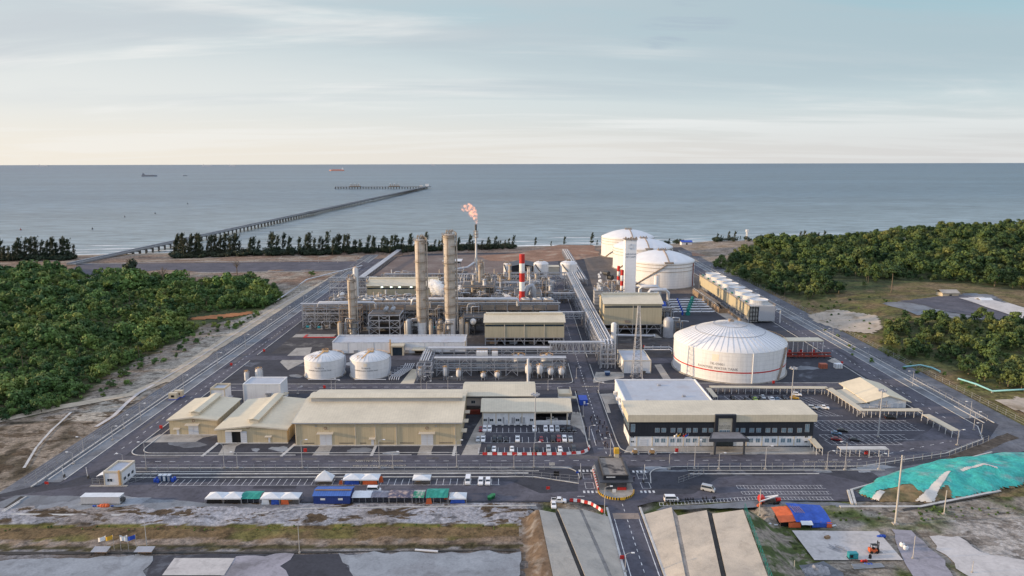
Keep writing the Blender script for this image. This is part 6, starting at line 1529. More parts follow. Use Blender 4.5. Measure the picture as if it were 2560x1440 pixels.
for i in range(8):a=2*math.pi*i/8;mb.beam((fx+2.3*math.cos(a),fy+2.3*math.sin(a),fh-13),(fx+2.3*math.cos(a),fy+2.3*math.sin(a),fh-6),.2)
mb.build('tip_platform',steel_rust)
mb=MB(fl)
for i in range(3):a=R(90+120*i);mb.beam((fx+6.5*math.cos(a),fy+6.5*math.sin(a),0),(fx+1.0*math.cos(a),fy+1.0*math.sin(a),fh*.36),.55)
mb.build('support_leg',pipe_grey)
part(fl,'flare_line',pipe_white,lambda m:m.tube([(fx-2,fy-2,14),(fx-8,fy-14,11),(fx-20,fy-20,10)],1.0,8))
flm=bpy.data.materials.new('flare_fire');flm.use_nodes=True
nt=flm.node_tree;N,L=nt.nodes,nt.links;b=N['Principled BSDF'];b.inputs['Base Color'].default_value=(0,0,0,1);b.inputs['Roughness'].default_value=1;b.inputs['Specular IOR Level'].default_value=0
N.remove(b);pv=N.new('ShaderNodeVolumePrincipled');pv.inputs['Color'].default_value=(1,.6,.45,1);pv.inputs['Density'].default_value=.03
L.new(pv.outputs[0],N['Material Output'].inputs['Volume']);g_=N.new('ShaderNodeTexCoord');nn=N.new('ShaderNodeTexNoise');nn.inputs['Scale'].default_value=.33;nn.inputs['Detail'].default_value=5;L.new(g_.outputs['Object'],nn.inputs['Vector'])
mr=N.new('ShaderNodeMapRange');mr.inputs['From Min'].default_value=.43;mr.inputs['From Max'].default_value=.64;mr.inputs['To Min'].default_value=.0;mr.inputs['To Max'].default_value=.40;L.new(nn.outputs['Fac'],mr.inputs['Value']);L.new(mr.outputs[0],pv.inputs['Emission Strength']);pv.inputs['Emission Color'].default_value=(1,.40,.19,1)
mr2=N.new('ShaderNodeMapRange');mr2.inputs['From Min'].default_value=.43;mr2.inputs['From Max'].default_value=.62;mr2.inputs['To Max'].default_value=.2;L.new(nn.outputs['Fac'],mr2.inputs['Value']);L.new(mr2.outputs[0],pv.inputs['Density'])
def puffs(lst,seed,sub=3,amp=.28):
 bm=bmesh.new();r_=random.Random(seed)
 for(x,y,z,r)in lst:
  res=bmesh.ops.create_icosphere(bm,subdivisions=sub,radius=r)
  for v in res['verts']:
   d=v.co.normalized();k=1+amp*2*noise.noise(d*2.3+Vector((x,y,z)))+amp*noise.noise(d*6+Vector((z,x,y)));v.co=Vector((x,y,z))+v.co*k
 return bm
def bm_solo(bm,name,m,label,cat,at):
 for v in bm.verts:v.co-=Vector(at)
 me=bpy.data.meshes.new(name);bm.to_mesh(me);bm.free();me.materials.append(m);o=bpy.data.objects.new(name,me);C.objects.link(o);o.location=at
 me.polygons.foreach_set('use_smooth',[True]*len(me.polygons));return tag(o,label,cat)
lst=[]
for(px,py,rr)in((1191,557,3.2),(1190,551,4.6),(1188,545,6.2),(1184,538,7.8),(1180,531,8.6),(1182,524,7.6),(1176,519,7.4),(1168,524,6.2),(1171,514,5.4),(1163,517,5.6),(1157,522,4.6),(1161,526,4.4),(1155,516,3.6),(1187,529,6.0),(1190,536,5)):
 lst.append((xat(px,py,fy),fy,zat(px,py,fy),rr*fy/FOC))
bm_solo(puffs(lst,3,3,.34),'flame',flm,'orange flame blown to the left off the flare tip','flame',(fx,fy,fh))
stm=bpy.data.materials.new('steam_vapour');stm.use_nodes=True
nt=stm.node_tree;N,L=nt.nodes,nt.links;N.remove(N['Principled BSDF']);pv=N.new('ShaderNodeVolumePrincipled');pv.inputs['Color'].default_value=(1,1,1,1);pv.inputs['Anisotropy'].default_value=0.2
L.new(pv.outputs[0],N['Material Output'].inputs['Volume']);g_=N.new('ShaderNodeTexCoord');nn=N.new('ShaderNodeTexNoise');nn.inputs['Scale'].default_value=.3;nn.inputs['Detail'].default_value=4;L.new(g_.outputs['Object'],nn.inputs['Vector'])
mr=N.new('ShaderNodeMapRange');mr.inputs['From Min'].default_value=.38;mr.inputs['From Max'].default_value=.6;mr.inputs['To Max'].default_value=1.5;L.new(nn.outputs['Fac'],mr.inputs['Value']);L.new(mr.outputs[0],pv.inputs['Density'])
pv.inputs['Emission Strength'].default_value=0.0
def steam(label,pts,Y):
 lst=[(xat(a,b_,Y),Y,zat(a,b_,Y),r_*Y/FOC)for a,b_,r_ in pts];at=lst[-1][:3]
 o=bm_solo(puffs(lst,5,2,.4),'steam_plume',stm,label,'steam',at);return o
steam('large white steam plume drifting between the two tall columns',[(1082,711,13),(1093,714,16),(1100,723,15),(1106,732,12),(1086,724,12),(1109,739,8),(1075,706,9),(1113,744,5)],520)
steam('small white steam puff right of the thicker tall column',[(1150,719,6),(1158,722,6),(1145,724,5),(1163,716,4),(1140,726,3)],540)
steam('small steam puff left of the striped chimney',[(1264,738,5),(1271,742,6),(1276,745,5),(1258,734,3)],505)
steam('thin upright white steam jet above the grey silo',[(1499,692,4),(1500,702,5),(1498,711,5),(1499,720,4),(1497,686,3),(1502,681,3)],480)
X0,X1,Y0,Y1=169.0,187.5,488.0,622.0;H=zat(1871,764,Y0)
ctw=thing('cooling_tower','long cooling tower with a row of eight white fan stacks','cooling tower',((X0+X1)/2,Y0,0))
part(ctw,'casing',wall_khaki,lambda m:m.box(X0,X0+.5,Y0,Y1,4.2,H),'cream side cladding');part(ctw,'end_wall',mat('end_cladding',(0.44,0.45,0.48),0.6,0.05,lines=('X',1.0,0.05)),lambda m:(m.box(X0+6.5,X1,Y0-.3,Y0,1.5,H-.5),m.box(X0+.5,X1,Y1,Y1+.3,1,H)))
part(ctw,'casing',wall_khaki,lambda m:m.box(X1-.5,X1,Y0,Y1,4.2,H-.2));part(ctw,'deck',mat('deck_grey',(0.50,0.49,0.47),0.8,0.1),lambda m:m.box(X0+.5,X1-.5,Y0,Y1,H-.9,H-.3));part(ctw,'louvre_wall',pipe_grey,lambda m:m.box(X0+1.6,X1-1.6,Y0+1.5,Y1-1,.5,H-1))
mb=MB(ctw)
n=16
for i in range(n+1):
 yy=Y0+(Y1-Y0)*i/n;mb.beam((X0+.25,yy,0),(X0+.25,yy,4.2),.5);mb.beam((X1-.25,yy,0),(X1-.25,yy,4.2),.5)
 if i<n:mb.beam((X0+.25,yy,.3),(X0+.25,yy+(Y1-Y0)/n,4.0),.25)
for i in range(4):
 for j in range(4):mb.beam((X0+.6+i*2,Y0-.2,0),(X0+.6+i*2,Y0-.2,H-.6),.35);mb.beam((X0+.5,Y0-.2,2+j*3),(X0+6.6,Y0-.2,2+j*3),.35)
mb.build('steel_frame',steel)
for k in range(8):
 yy=Y0+8.5+k*(Y1-Y0-17)/7;xx=(X0+X1)/2+.3
 f=part(ctw,'fan_stack',mat('stack_grey',(0.56,0.57,0.585),0.6,0.06,lines=('X',1.2,.12)),lambda m:(m.lathe(xx,yy,[(6.6,H-.25),(6.2,H+.9),(6.1,H+1.8),(6.6,H+3.0),(6.35,H+3.0),(5.8,H+1.8),(5.9,H-.2)],36,caps=False),))
 part(ctw,'brightening_disc',mat('disc_white',(0.62,0.62,0.61),0.7,0.08),lambda m:m.cyl(xx,yy,H+2.2,H+2.3,5.85,n=36),parent=f)  # solid pale disc added so the stack mouth does not look dark
 fb=MB(ctw)
 for q in range(6):
  a=q*math.pi/3+k*.3;fb.beam((xx,yy,H+1.5),(xx+5.4*math.cos(a),yy+5.4*math.sin(a),H+1.5),.7,.15)
 fb.cyl(xx,yy,H-.2,H+1.7,.6,n=10);fb.build('fan',steel,f)
 part(ctw,'fan_motor',paint_green,lambda m:m.box(X0+.9,X0+2.3,yy+2.4,yy+4.4,H-.28,H+1.2))
mb=MB(ctw);mb.beam((X0-.1,Y0,H+1.0),(X0-.1,Y1,H+1.0),.14);mb.beam((X1,Y0,H+.8),(X1,Y1,H+.8),.14)
for i in range(34):yy=Y0+i*(Y1-Y0)/33;mb.beam((X0-.1,yy,H),(X0-.1,yy,H+1),.1);mb.beam((X1,yy,H-.2),(X1,yy,H+.8),.1)
mb.build('handrail',rail_yellow);part(ctw,'deck_edge',steel_rust,lambda m:m.box(X0-.5,X0-.003,Y0,Y1,H-.35,H-.05))
part(ctw,'lightening_panel',MATS['deck_grey'],lambda m:m.box(X0+.5,X0+6.5,Y0+.6,Y0+.9,.5,H-.9))  # upright pale panel added behind the lattice to lighten the shaded opening
part(ctw,'riser_pipe',pipe_white,lambda m:m.tube([(X1+.2,Y0-1.5,H-2.5),(X1+3,Y0-1.5,H-2.5),(X1+3.4,Y0-1.5,H-3.4),(X1+3.4,Y0-1.5,0)],.55,8))
ba=thing('water_basin','brown stained concrete forebay along the foot of the cooling tower','basin',(160,520,0))
bm_=mat('stained_concrete',(0.26,0.19,0.13),0.9,0.2,0.2,1.0,world=True,alt=(0.38,0.32,0.26),alt_at=0.56,alt_scale=0.15)
part(ba,'basin_wall',bm_,lambda m:(m.box(164.5,165.2,492,612,0,2.0),m.box(157,157.8,520,598,0,4.6),m.box(157.8,165.2,597.2,598,0,4.6),m.box(157.8,165.2,520,520.8,0,3.4)));part(ba,'deck',bm_,lambda m:m.box(157.8,164.5,540,597,3.6,4.0));part(ba,'water',glass,lambda m:m.box(157.8,164.5,520.8,539.9,.02,.5))
mb=MB(ba);
for i in range(24):mb.beam((157.4,521+i*3.3,4.6),(157.4,521+i*3.3,5.7),.1)
mb.beam((157.4,521,5.7),(157.4,597,5.7),.12);mb.build('handrail',paint_white)
for i in range(6):
 yy=514+i*9.2;xa_,xb_=120+i*1.4,152+i*.6
 o=thing('cooling_pump',['nearest','second nearest','third nearest','fourth nearest','fifth nearest','farthest'][i]+' of six white pump lines with green motors before the cooling tower','pump',(xa_,yy,0),0,'cooling water pumps')
 part(o,'pipe',pipe_white,lambda m:m.tube([(xa_,yy,0),(xa_,yy,1.6),(xa_+1.2,yy,2.6),(xb_,yy,2.6)],.62,10));part(o,'motor',paint_green,lambda m:(m.cyl(xa_+12+i*1.6,yy,2.6,4.8,1.2,n=14),m.dome(xa_+12+i*1.6,yy,4.8,1.2,.7,14,3),m.box(xa_+10.4+i*1.6,xa_+13.6+i*1.6,yy-1,yy+1,0,2.7)))
 part(o,'valve',paint_blue,lambda m:(m.cyl(xa_+8,yy,0,3.6,.8,n=10),));part(o,'flange',pipe_grey,lambda m:m.tube([(xa_+22,yy,2.6),(xa_+22.5,yy,2.6)],.95,12))
bl=[(116.5+k*1.5,541+k,2.2,2.6)for k in range(3)]+[(119,538,2.0,2.2)]
bm_solo(puffs(bl,9,2,.15),'tarp_covered_machine',blue_tarp,'bright blue tarp covering a machine beside the pump lines','tarp',(118,540,0))
def rack(label,x0,x1,y0,y1,levels,bay,pipes,along='x',brace=2,frame_m=None,name='pipe_rack',group=None,extra=None,deck=None):
 o=thing(name,label,'pipe rack',(x0,y0,0),0,group);fr=MB(o);W=.42
 T=(x1-x0)if along=='x' else(y1-y0);n=max(1,round(T/bay));top=levels[-1]
 def P(t,s,z):return(x0+t,y0+(y1-y0)*s,z)if along=='x' else(x0+(x1-x0)*s,y0+t,z)
 for i in range(n+1):
  t=T*i/n
  for s in(0,1):fr.beam(P(t,s,0 if name!='pipe_bridge' or i in(0,n)else levels[0]),P(t,s,top+.2),W)
  for z in levels:fr.beam(P(t,0,z),P(t,1,z),W*.9)
  if i<n:
   t2=T*(i+1)/n
   for z in levels:
    for s in(0,1):fr.beam(P(t,s,z),P(t2,s,z),W*.8)
   if brace and i%brace==0:
    zl=([0]if name!='pipe_bridge' else[])+list(levels)
    for a,b_ in zip(zl,zl[1:]):
     fr.beam(P(t,0,a),P((t+t2)/2,0,b_),W*.6);fr.beam(P(t2,0,a),P((t+t2)/2,0,b_),W*.6)
 fr.build('steel_frame',frame_m or steel)
 for lv,s,r,m_ in pipes:
  z=levels[lv]+r+.25;ext=1.2
  part(o,'pipe',m_,lambda m:m.tube([P(-ext,s,z),P(T*.33,s,z),P(T*.66,s,z),P(T+ext,s,z)],r,8))
 if deck is not None:
  for z in deck:part(o,'walkway',steel_dark,lambda m:m.add([P(0,.05,z+.3),P(T,.05,z+.3),P(T,.3,z+.3),P(0,.3,z+.3)],[(0,1,2,3)]))
 if extra:extra(o)
 return o
rk=random.Random(4)
def rpipes(levels,n,rmin=.18,rmax=.5):
 out=[]
 for lv in range(levels):
  for k in range(n):out.append((lv,(k+.5+rk.uniform(-.2,.2))/n,rk.uniform(rmin,rmax),rk.choice((pipe_white,pipe_white,pipe_grey,steel))))
 return out
rack('main pipe rack beside the central road, crowded with white pipes',49.6,57.4,386,630,(5.5,9.5,13.5),8.0,[(2,s,r_,m_)for s,r_,m_ in((.06,.34,pipe_white),(.18,.28,pipe_white),(.33,.36,pipe_grey),(.47,.3,pipe_white),(.68,.38,pipe_white),(.82,.26,pipe_grey),(.93,.32,pipe_white))]+[(1,s,.45,pipe_grey)for s in(.2,.5,.8)]+[(0,s,.4,pipe_white)for s in(.3,.7)],'y',3)
stw=thing('pipe_tower','white braced steel tower where the main rack turns down to ground','steel tower',(49,378,0));mb=MB(stw)
for xx in(49.2,53.2,57.6):
 for yy in(377.5,384.5):mb.beam((xx,yy,0),(xx,yy,14.4),.55)
for zz in(2.8,5.6,8.4,11.2,14.0):
 for yy in(377.5,384.5):mb.beam((49.2,yy,zz),(57.6,yy,zz),.5)
mb.build('steel_frame',steel)
for k in range(4):part(stw,'pipe',pipe_white,lambda m:m.tube([(50.2+k*1.9,386,14.6),(50.2+k*1.9,381,14.3),(50.2+k*1.9,379.4,12.8),(50.2+k*1.9,379.4,0)],.42,8))
zB=zat(1440,858,381)
rack('pipe bridge truss crossing the central road',21.5,50.5,379.5,384.5,(8.2,zB),3.4,[(1,.2,.45,pipe_white),(1,.6,.4,pipe_grey),(0,.4,.4,pipe_white)],'x',1,name='pipe_bridge')
rack('long low pipe rack in front of the khaki compressor hall',-46,21,379.5,384.5,(4,7.6,10.6),7.0,[(2,.15,.45,pipe_white),(2,.5,.35,pipe_grey),(2,.8,.3,pipe_white),(1,.3,.35,pipe_dark),(1,.7,.35,pipe_grey),(0,.5,.4,pipe_grey)],'x',3)
rack('front pipe rack behind the row of white vessels',-41,28,364.5,369.5,(3.2,6.0,9.2),6.2,[(2,.15,.4,pipe_white),(2,.5,.32,pipe_white),(2,.85,.3,pipe_grey),(1,.3,.35,pipe_grey),(1,.7,.35,pipe_dark),(0,.3,.35,pipe_grey),(0,.7,.3,pipe_white)],'x',2)
rack('short sloping pipe rack joining the front rack to the long rack',-50,-43.5,364,384,(4,8.6),5,[(1,s,.35,pipe_white)for s in(.15,.35,.55,.75)],'y',1)
rack('narrow steel stair tower of pipes at the left end of the front rack',-50.5,-43,356.5,363,(3,5.5,8),3.2,[(0,.5,.25,pipe_white)],'x',1,name='pipe_tower')
zM=zat(1000,772,470);plen=(steel_rust,mat('plenum_brown',(0.27,0.21,0.17),0.7,0.15),mat('plenum_tan',(0.34,0.28,0.23),0.7,0.15))
rack('big two deck pipe rack with fin fans running behind the tall columns',-148,33,484,497,(5,9,zM-3.5,zM),9.0,[(3,.06,.6,pipe_grey),(3,.2,.4,pipe_white)]+rpipes(3,3),'x',2,deck=(zM,),extra=lambda o:[part(o,'plenum',plen[k%3],lambda m:m.box(-147.5+k*9.05,-139.3+k*9.05,483.5,483.9,zM-4.0,zM-.3))for k in range(20)]+[part(o,'deck',steel_dark,lambda m:m.box(-147.5,32.5,484.3,496.7,z,z+.2))for z in(5.3,9.3,zM-4.2)])  # full-depth dark decks added to make the rack's inside look shaded
rack('rusty trimmed upper pipe deck in front of the big rack, left part',-146,-112,476,483.5,(4.5,9,13.2,16.2),8.5,[(3,.2,.4,pipe_white),(2,.5,.35,pipe_grey),(1,.5,.35,pipe_white)],'x',1)
rack('rear pipe rack with an orange rusted deck left of the lit hall',-150,-120,566,578,(5,10,15,19),7.5,[(3,.3,.4,pipe_grey),(2,.6,.4,steel_rust),(1,.5,.4,pipe_white)],'x',1)
rack('rear pipe rack right of the steam plume',-58,34,566,576,(6,11,15),9,rpipes(3,2),'x',2)
rack('pipe bridge across the inner road behind the khaki hall',20,50,470,476,(7.5,11),3.6,[(1,.3,.5,pipe_white),(0,.6,.4,pipe_grey)],'x',1,name='pipe_bridge')
rack('farther pipe bridge across the inner road, beside the chimney',22,50,540,546,(7.5,11),4,[(1,.3,.5,pipe_white),(0,.6,.4,pipe_grey)],'x',1,name='pipe_bridge')
rack('far pipe rack in front of the two small domed tanks',-6,56,632,640,(5,9.5,12.5),8,rpipes(3,2),'x',2)
rack('far pipe rack left of the flare at the back of the plant',-120,-38,655,663,(4.5,8),9,rpipes(2,2,.2,.35),'x',3)
rack('pipe rack running back toward the shore past the white tanks',62,70,640,860,(3.5,5.5),9,[(1,s,.5,pipe_white)for s in(.15,.45,.75)]+[(0,.5,.4,pipe_grey)],'y',0)
rack('pipe rack right of the turbine hall toward the cooling pumps',100,118,500,506,(4,8),6,rpipes(2,2),'x',1)
a,c=G(905,700),G(998,634);
pw=thing('pipe_way','long straight elevated pipe way running back to the coast road','pipe way',(a.x,a.y,0));d=(c-a);d.normalize();q=Vector((-d.y,d.x,0))
part(pw,'trough',pipe_white,lambda m:[m.beam(a+q*s+Vector((0,0,3)),c+q*s+Vector((0,0,5)),.8,.5)for s in(-2.4,-1.2,0,1.2,2.4)])
mb=MB(pw);Lg=(c-a).length
for i in range(28):p=a.lerp(c,i/27);mb=MB(pw);mb.box(p.x-2.6,p.x-2.2,p.y-.2,p.y+.2,0,2.8+2*i/27);mb.box(p.x+2.2,p.x+2.6,p.y-.2,p.y+.2,0,2.8+2*i/27);mb.build('support',steel)
o=thing('perimeter_pipe','white pipe on low supports climbing beside the sand track at the left','pipe',(*G(700,745)[:2],0));mb=MB(o);mb.tube([G(690,752,1.6),G(745,716,1.6),G(748,712,3.6),G(765,700,3.6),G(770,698,1.8),G(905,664,1.8)],.55,7);mb.build('pipe',pipe_white)
mb=MB(o)
for i in range(14):p=G(690,752).lerp(G(905,664),i/13);mb.box(p.x-.3,p.x+.3,p.y-.3,p.y+.3,-.5,1.5)
mb.build('support',concrete)
def fin(label,x,y,z,w_,d_):
 o=thing('air_cooler',label,'air cooler',(x,y,z),0,'fin fan coolers on the big pipe rack');part(o,'bundle',pipe_grey,lambda m:m.box(x-w_/2,x+w_/2,y-d_/2,y+d_/2,z,z+.9));part(o,'fan_ring',vessel_mat,lambda m:m.ring(x,y,z+.9,z+1.7,w_*.32,w_*.38,20));part(o,'fan_hub',steel_dark,lambda m:m.cyl(x,y,z+.9,z+1.4,w_*.31,n=16));part(o,'header',steel_rust,lambda m:m.box(x-w_/2,x+w_/2,y-d_/2-.5,y-d_/2-.003,z-.4,z+1.0))
ords=['first','second','third','fourth','fifth','sixth','seventh','eighth','ninth','tenth','eleventh','twelfth','thirteenth','fourteenth','fifteenth','sixteenth','seventeenth','eighteenth','nineteenth','twentieth','twenty-first','twenty-second','twenty-third','twenty-fourth']
for i in range(17):fin('grey fin fan cooler on the big pipe rack, %s from the left'%ords[i],-104+i*8.1,492,zM+1.4,7.2,7)
def structure(label,x0,x1,y0,y1,levels,nb,gear=True,m_=None):
 o=thing('steel_structure',label,'steel structure',((x0+x1)/2,y0,0));mb=MB(o);W=.6
 for i in range(nb+1):
  xx=x0+(x1-x0)*i/nb
  for yy in(y0,y1):mb.beam((xx,yy,0),(xx,yy,levels[-1]+.3),W)
  for z in levels:mb.beam((xx,y0,z),(xx,y1,z),W*.9)
 for z in levels:
  for yy in(y0,y1):mb.beam((x0,yy,z),(x1,yy,z),W*.9)
 zl=[0]+list(levels)
 for i in range(nb):
  xa_,xb_=x0+(x1-x0)*i/nb,x0+(x1-x0)*(i+1)/nb
  for a,b_ in zip(zl,zl[1:]):
   if(i+int(a))%2==0:mb.beam((xa_,y0,a),(xb_,y0,b_),W*.5);mb.beam((xb_,y0,a),(xa_,y0,b_),W*.5)
 mb.build('steel_frame',m_ or steel)
 for z in levels:part(o,'deck',steel_dark,lambda m:m.box(x0+.3,x1-.3,y0+.3,y1-.3,z+.25,z+.4))
 mb=MB(o);z=levels[-1]
 for(xa_,ya_,xb_,yb_)in((x0,y0,x1,y0),(x0,y1,x1,y1),(x0,y0,x0,y1),(x1,y0,x1,y1)):mb.beam((xa_,ya_,z+1.6),(xb_,yb_,z+1.6),.12)
 mb.build('handrail',rail_yellow);return o
def drum(label,x,y,z,ln,r,ax='x',m_=vessel_mat,group=None):
 o=thing('horizontal_drum',label,'drum',(x,y,0),0,group);d=Vector((ln/2,0,0))if ax=='x' else Vector((0,ln/2,0));c=Vector((x,y,z))
 part(o,'shell',m_,lambda m:m.capsule(c-d,c+d,r));part(o,'saddle',concrete,lambda m:[m.box(c.x+d.x*s-.4,c.x+d.x*s+.4,c.y+d.y*s-.4-r*.5*(ax=='x'),c.y+d.y*s+.4+r*.5*(ax=='x'),0 if z<8 else z-r-1.5,z-r*.75)for s in(-.6,.6)]);part(o,'nozzle',pipe_grey,lambda m:m.cyl(x,y,z+r*.9,z+r+1.3,.4,n=8));return o
zs_=(5.2,10.2)
structure('open grey steel frame of two floors left of the two tall columns',-95.8,-75.0,456,472,(4.8,9.6,13.2),3)
for k in range(2):drum('pale drum on top of the open steel frame, %s'%('left one' if k==0 else 'right one'),-85+k*4.6,463,16.2,5,1.5,'y',pipe_grey)
structure('dark steel frame with a drum right of the thicker tall column',-33,-17.5,456,470,(6.5,11),2,m_=steel_dark);drum('pale horizontal drum on the dark frame by the khaki hall',-26,459,9.0,9,2.1,'y',vessel_mat)
structure('tall rusty steel frame behind the beige small column',-118,-104,468,476,(5,10,15),2,m_=steel_rust)
structure('steel frame with a small roof in the far yard',-67,-52,690,702,(8,14),2);MB().box(-69,-50,688,704,16,16.5).solo('shelter_canopy',white_tarp,'flat white canopy on the far steel frame','canopy')
structure('reformer frame of grey steel around the striped chimney',2,22,506,528,(6,12,17),3)
structure('steel frame under the row of ducts right of the flare',-38,-14,528,548,(7,13,19),3,m_=steel_rust)
structure('steel frame left of the main rack near the far small tanks',16,34,590,604,(6,11),2)
structure('steel frame behind the lit hall at the left',-112,-92,610,624,(5,9),3,m_=steel_rust)
structure('steel frame beside the silo left of the turbine hall',61.5,71,500,516,(8,15,21),2)
structure('steel frame with black vents behind the two short chimneys',80,100,560,572,(8,14),3)
structure('steel frame between the two bridges left of the main rack',36.8,46,500,520,(6,11),2)if False else None
sl2=thing('scrubber_tower','grey louvred block topped by a steaming vent left of the turbine hall','tower',(61.5,487,0));xa_,xb_=xat(1486,760,487),xat(1507,760,487)
part(sl2,'casing',mat('louvre_grey',(0.36,0.36,0.37),0.6,0.1,lines=('Z',2.6,0.5)),lambda m:m.box(xa_,xb_,487,495,0,zat(1496,727,487)));part(sl2,'vent',steel,lambda m:(m.cyl((xa_+xb_)/2,490,zat(1496,727,487),zat(1496,716,487),1.3,n=14),m.cyl((xa_+xb_)/2+2.6,490,zat(1496,727,487),zat(1496,720,487),.8,n=10)))
def vessel(label,px,py,pyt,wpx,m_=vessel_mat,legs=True,group=None,plat=True,name='pressure_vessel'):
 p=G(px,py);x,y=p.x,p.y;r=wpx/2*y/FOC*1.01;h=zat(px,pyt,y);z0=min(2.4,h*.25)if legs else 0
 o=thing(name,label,'vessel',(x,y,0),0,group)
 if legs:
  lg=[(x+r*.8*math.cos(R(45+90*k)),y+r*.8*math.sin(R(45+90*k)))for k in range(4)]
  part(o,'leg_frame',steel,lambda m:[m.beam((a,b_,0),(a,b_,z0+1.2),.35)for a,b_ in lg])
 part(o,'shell',m_,lambda m:m.lathe(x,y,[(r*.35,z0),(r*.8,z0+.35*r),(r,z0+.8*r),(r,h-.7*r),(r*.8,h-.25*r),(r*.3,h)]if legs else[(r,0),(r,h-.7*r),(r*.8,h-.25*r),(r*.3,h)],20))
 if plat:
  mb=MB(o);tank_rail(mb,x,y,h-.5*r,r*.95,0,6.28,8);mb.cyl(x,y,h,h+.8,.35,n=8);mb.build('top_platform',rail_yellow)
 part(o,'pipe',pipe_grey,lambda m:m.tube([(x+r*.3,y-r*.2,h+.3),(x+r+.5,y-r*.3,h+.3),(x+r+.5,y-r*.3,.4)],.16,6));return o
vessel('tall white legged vessel behind the thin white vent pipe',1321,944,912,17);vessel('tall white legged vessel, second from right in the front row',1349,944,912,17.5)
vessel('short white legged vessel between the tall ones and the road',1376,944,919,17.5);vessel('short white legged vessel nearest the central road',1403,944,919,17.5)
for px,py,t,w_,lb in((1051,950,920,10,'slim white dosing vessel leftmost in the front row'),(1113,949,918,11,'slim white dosing vessel left of the yellow flecked pipework'),(1147,950,924,13,'white conical vessel third from left in the front row'),(1208,949,932,14,'small white drum tank beside a red crate'),(1243,949,930,14,'small white drum tank in the middle of the front row')):vessel(lb,px,py,t,w_)
def wtank(label,px,py,pyt,wpx):
 p=G(px,py);x,y=p.x,p.y;r=wpx/2*y/FOC;h=zat(px,pyt,y);o=thing('process_tank',label,'tank',(x,y,0))
 part(o,'shell',vessel_mat,lambda m:m.cyl(x,y,0,h,r,n=28));part(o,'roof',white_roof,lambda m:m.lathe(x,y,[(r+.1,h+.003),(r+.1,h+.15),(.3,h+r*.28)],28));mb=MB(o);tank_rail(mb,x,y,h+.1,r,0,6.28,14);mb.box(x-.5,x+.5,y-1,y+1,h+.8,h+1.6);mb.build('handrail',rail_yellow)
wtank('white cone roofed tank behind the front rack, left one',1296,925,891,34);wtank('white cone roofed tank behind the front rack, nearer the road',1366,925,891,34)
for px,pyt,w_,lb in((1205,880,29,'white boxy degasser unit with an orange railing, wider one'),(1237,881,15,'small white hopper with an orange railing beside the degasser')):
 x=xat(px,pyt,372);r=w_/2*372/FOC;h=zat(px,pyt,372);o=thing('degasser_unit',lb,'process unit',(x,372,0));part(o,'casing',vessel_mat,lambda m:m.box(x-r,x+r,371.5,375.5,1.5 if w_>20 else 4,h));part(o,'leg_frame',steel,lambda m:[m.box(x+s*(r-.3)-.15,x+s*(r-.3)+.15,371.7+k*3,372+k*3,0,2 if w_>20 else 4)for s in(-1,1)for k in(0,1)])
 mb=MB(o);[mb.beam((x-r,yy,h+1.1),(x+r,yy,h+1.1),.14)for yy in(371.5,375.5)];[mb.beam((x-r+k*r/2,371.5,h),(x-r+k*r/2,371.5,h+1.1),.12)for k in range(5)];mb.build('handrail',rail_yellow)
p=G(1320,957);o=thing('vent_pipe','thin tall white vent pipe standing in front of the vessel row','vent pipe',(p.x,p.y,0));part(o,'stack',paint_white,lambda m:m.cyl(p.x,p.y,.4,zat(1320,897,p.y),.62,n=12));part(o,'base',concrete,lambda m:m.cyl(p.x,p.y,0,.4,1.8,n=12))
for px,py,t,w_,m_,lb in((892,762,668,13,vessel_mat,'tall plain white vertical drum beside the small beige column'),(1230,800,774,9,vessel_beige,'beige vessel standing by the thicker tall column base'),(1101,838,800,9,vessel_beige,'small beige column with a round bulge between the tall pair'),(1078,838,808,9,vessel_beige,'low beige vessel right of the lit column'),(1155,838,795,9,vessel_beige,'slender beige vessel just right of the thick column'),(1022,838,798,14,pipe_grey,'grey cone topped vessel left of the lit tall column'),(1533,885,806,14,vessel_mat,'tall white vertical vessel between the main rack and the turbine hall'),(1641,770,728,18,tank_white,'pale grey vertical vessel with ducts behind the turbine hall'),(1640,726,688,12,tank_white,'slim white drum standing before the nearest storage tank'),(1670,842,793,26,steel,'clustered grey exchanger right of the turbine hall legs'),(850,838,806,10,vessel_beige,'squat beige drum left of the small beige column')):vessel(lb,px,py,t,w_,m_,legs=False,plat=w_<14)
for k in range(2):
 o=thing('exhaust_duct','white goose neck duct behind the turbine hall, %s one'%('left' if k==0 else 'right'),'duct',(96+k*5,492,0));xx,yy=93+k*5.2,500-k*6;z=zat(1628,716+k*9,yy);part(o,'duct',pipe_white,lambda m:m.tube([(xx,yy,0),(xx,yy,z-2),(xx+1.2,yy,z),(xx+12,yy,z),(xx+14,yy,z-2),(xx+14,yy,z-9)],1.3,10));part(o,'collar',steel_dark,lambda m:m.cyl(xx,yy,z-6,z-5,1.7,n=12))
for px,py,w_,lb in((1522,684,0,'black round vent mouth behind the short chimneys, upper'),(1531,694,0,'black round vent mouth behind the short chimneys, lower')):
 Y=552;x,z=xat(px,py,Y),zat(px,py,Y);o=thing('intake_silencer',lb,'silencer',(x,Y,0));part(o,'drum',pipe_dark,lambda m:m.tube([(x,Y,z),(x-3,Y+4,z)],1.9,14));part(o,'stand',steel,lambda m:m.beam((x-1.5,Y+2,0),(x-1.5,Y+2,z-1.8),.7))
kit=random.Random(21)
spots=[]
for i in range(15):spots.append((-140+i*6.5+kit.uniform(-2,2),474+kit.uniform(-6,2)))
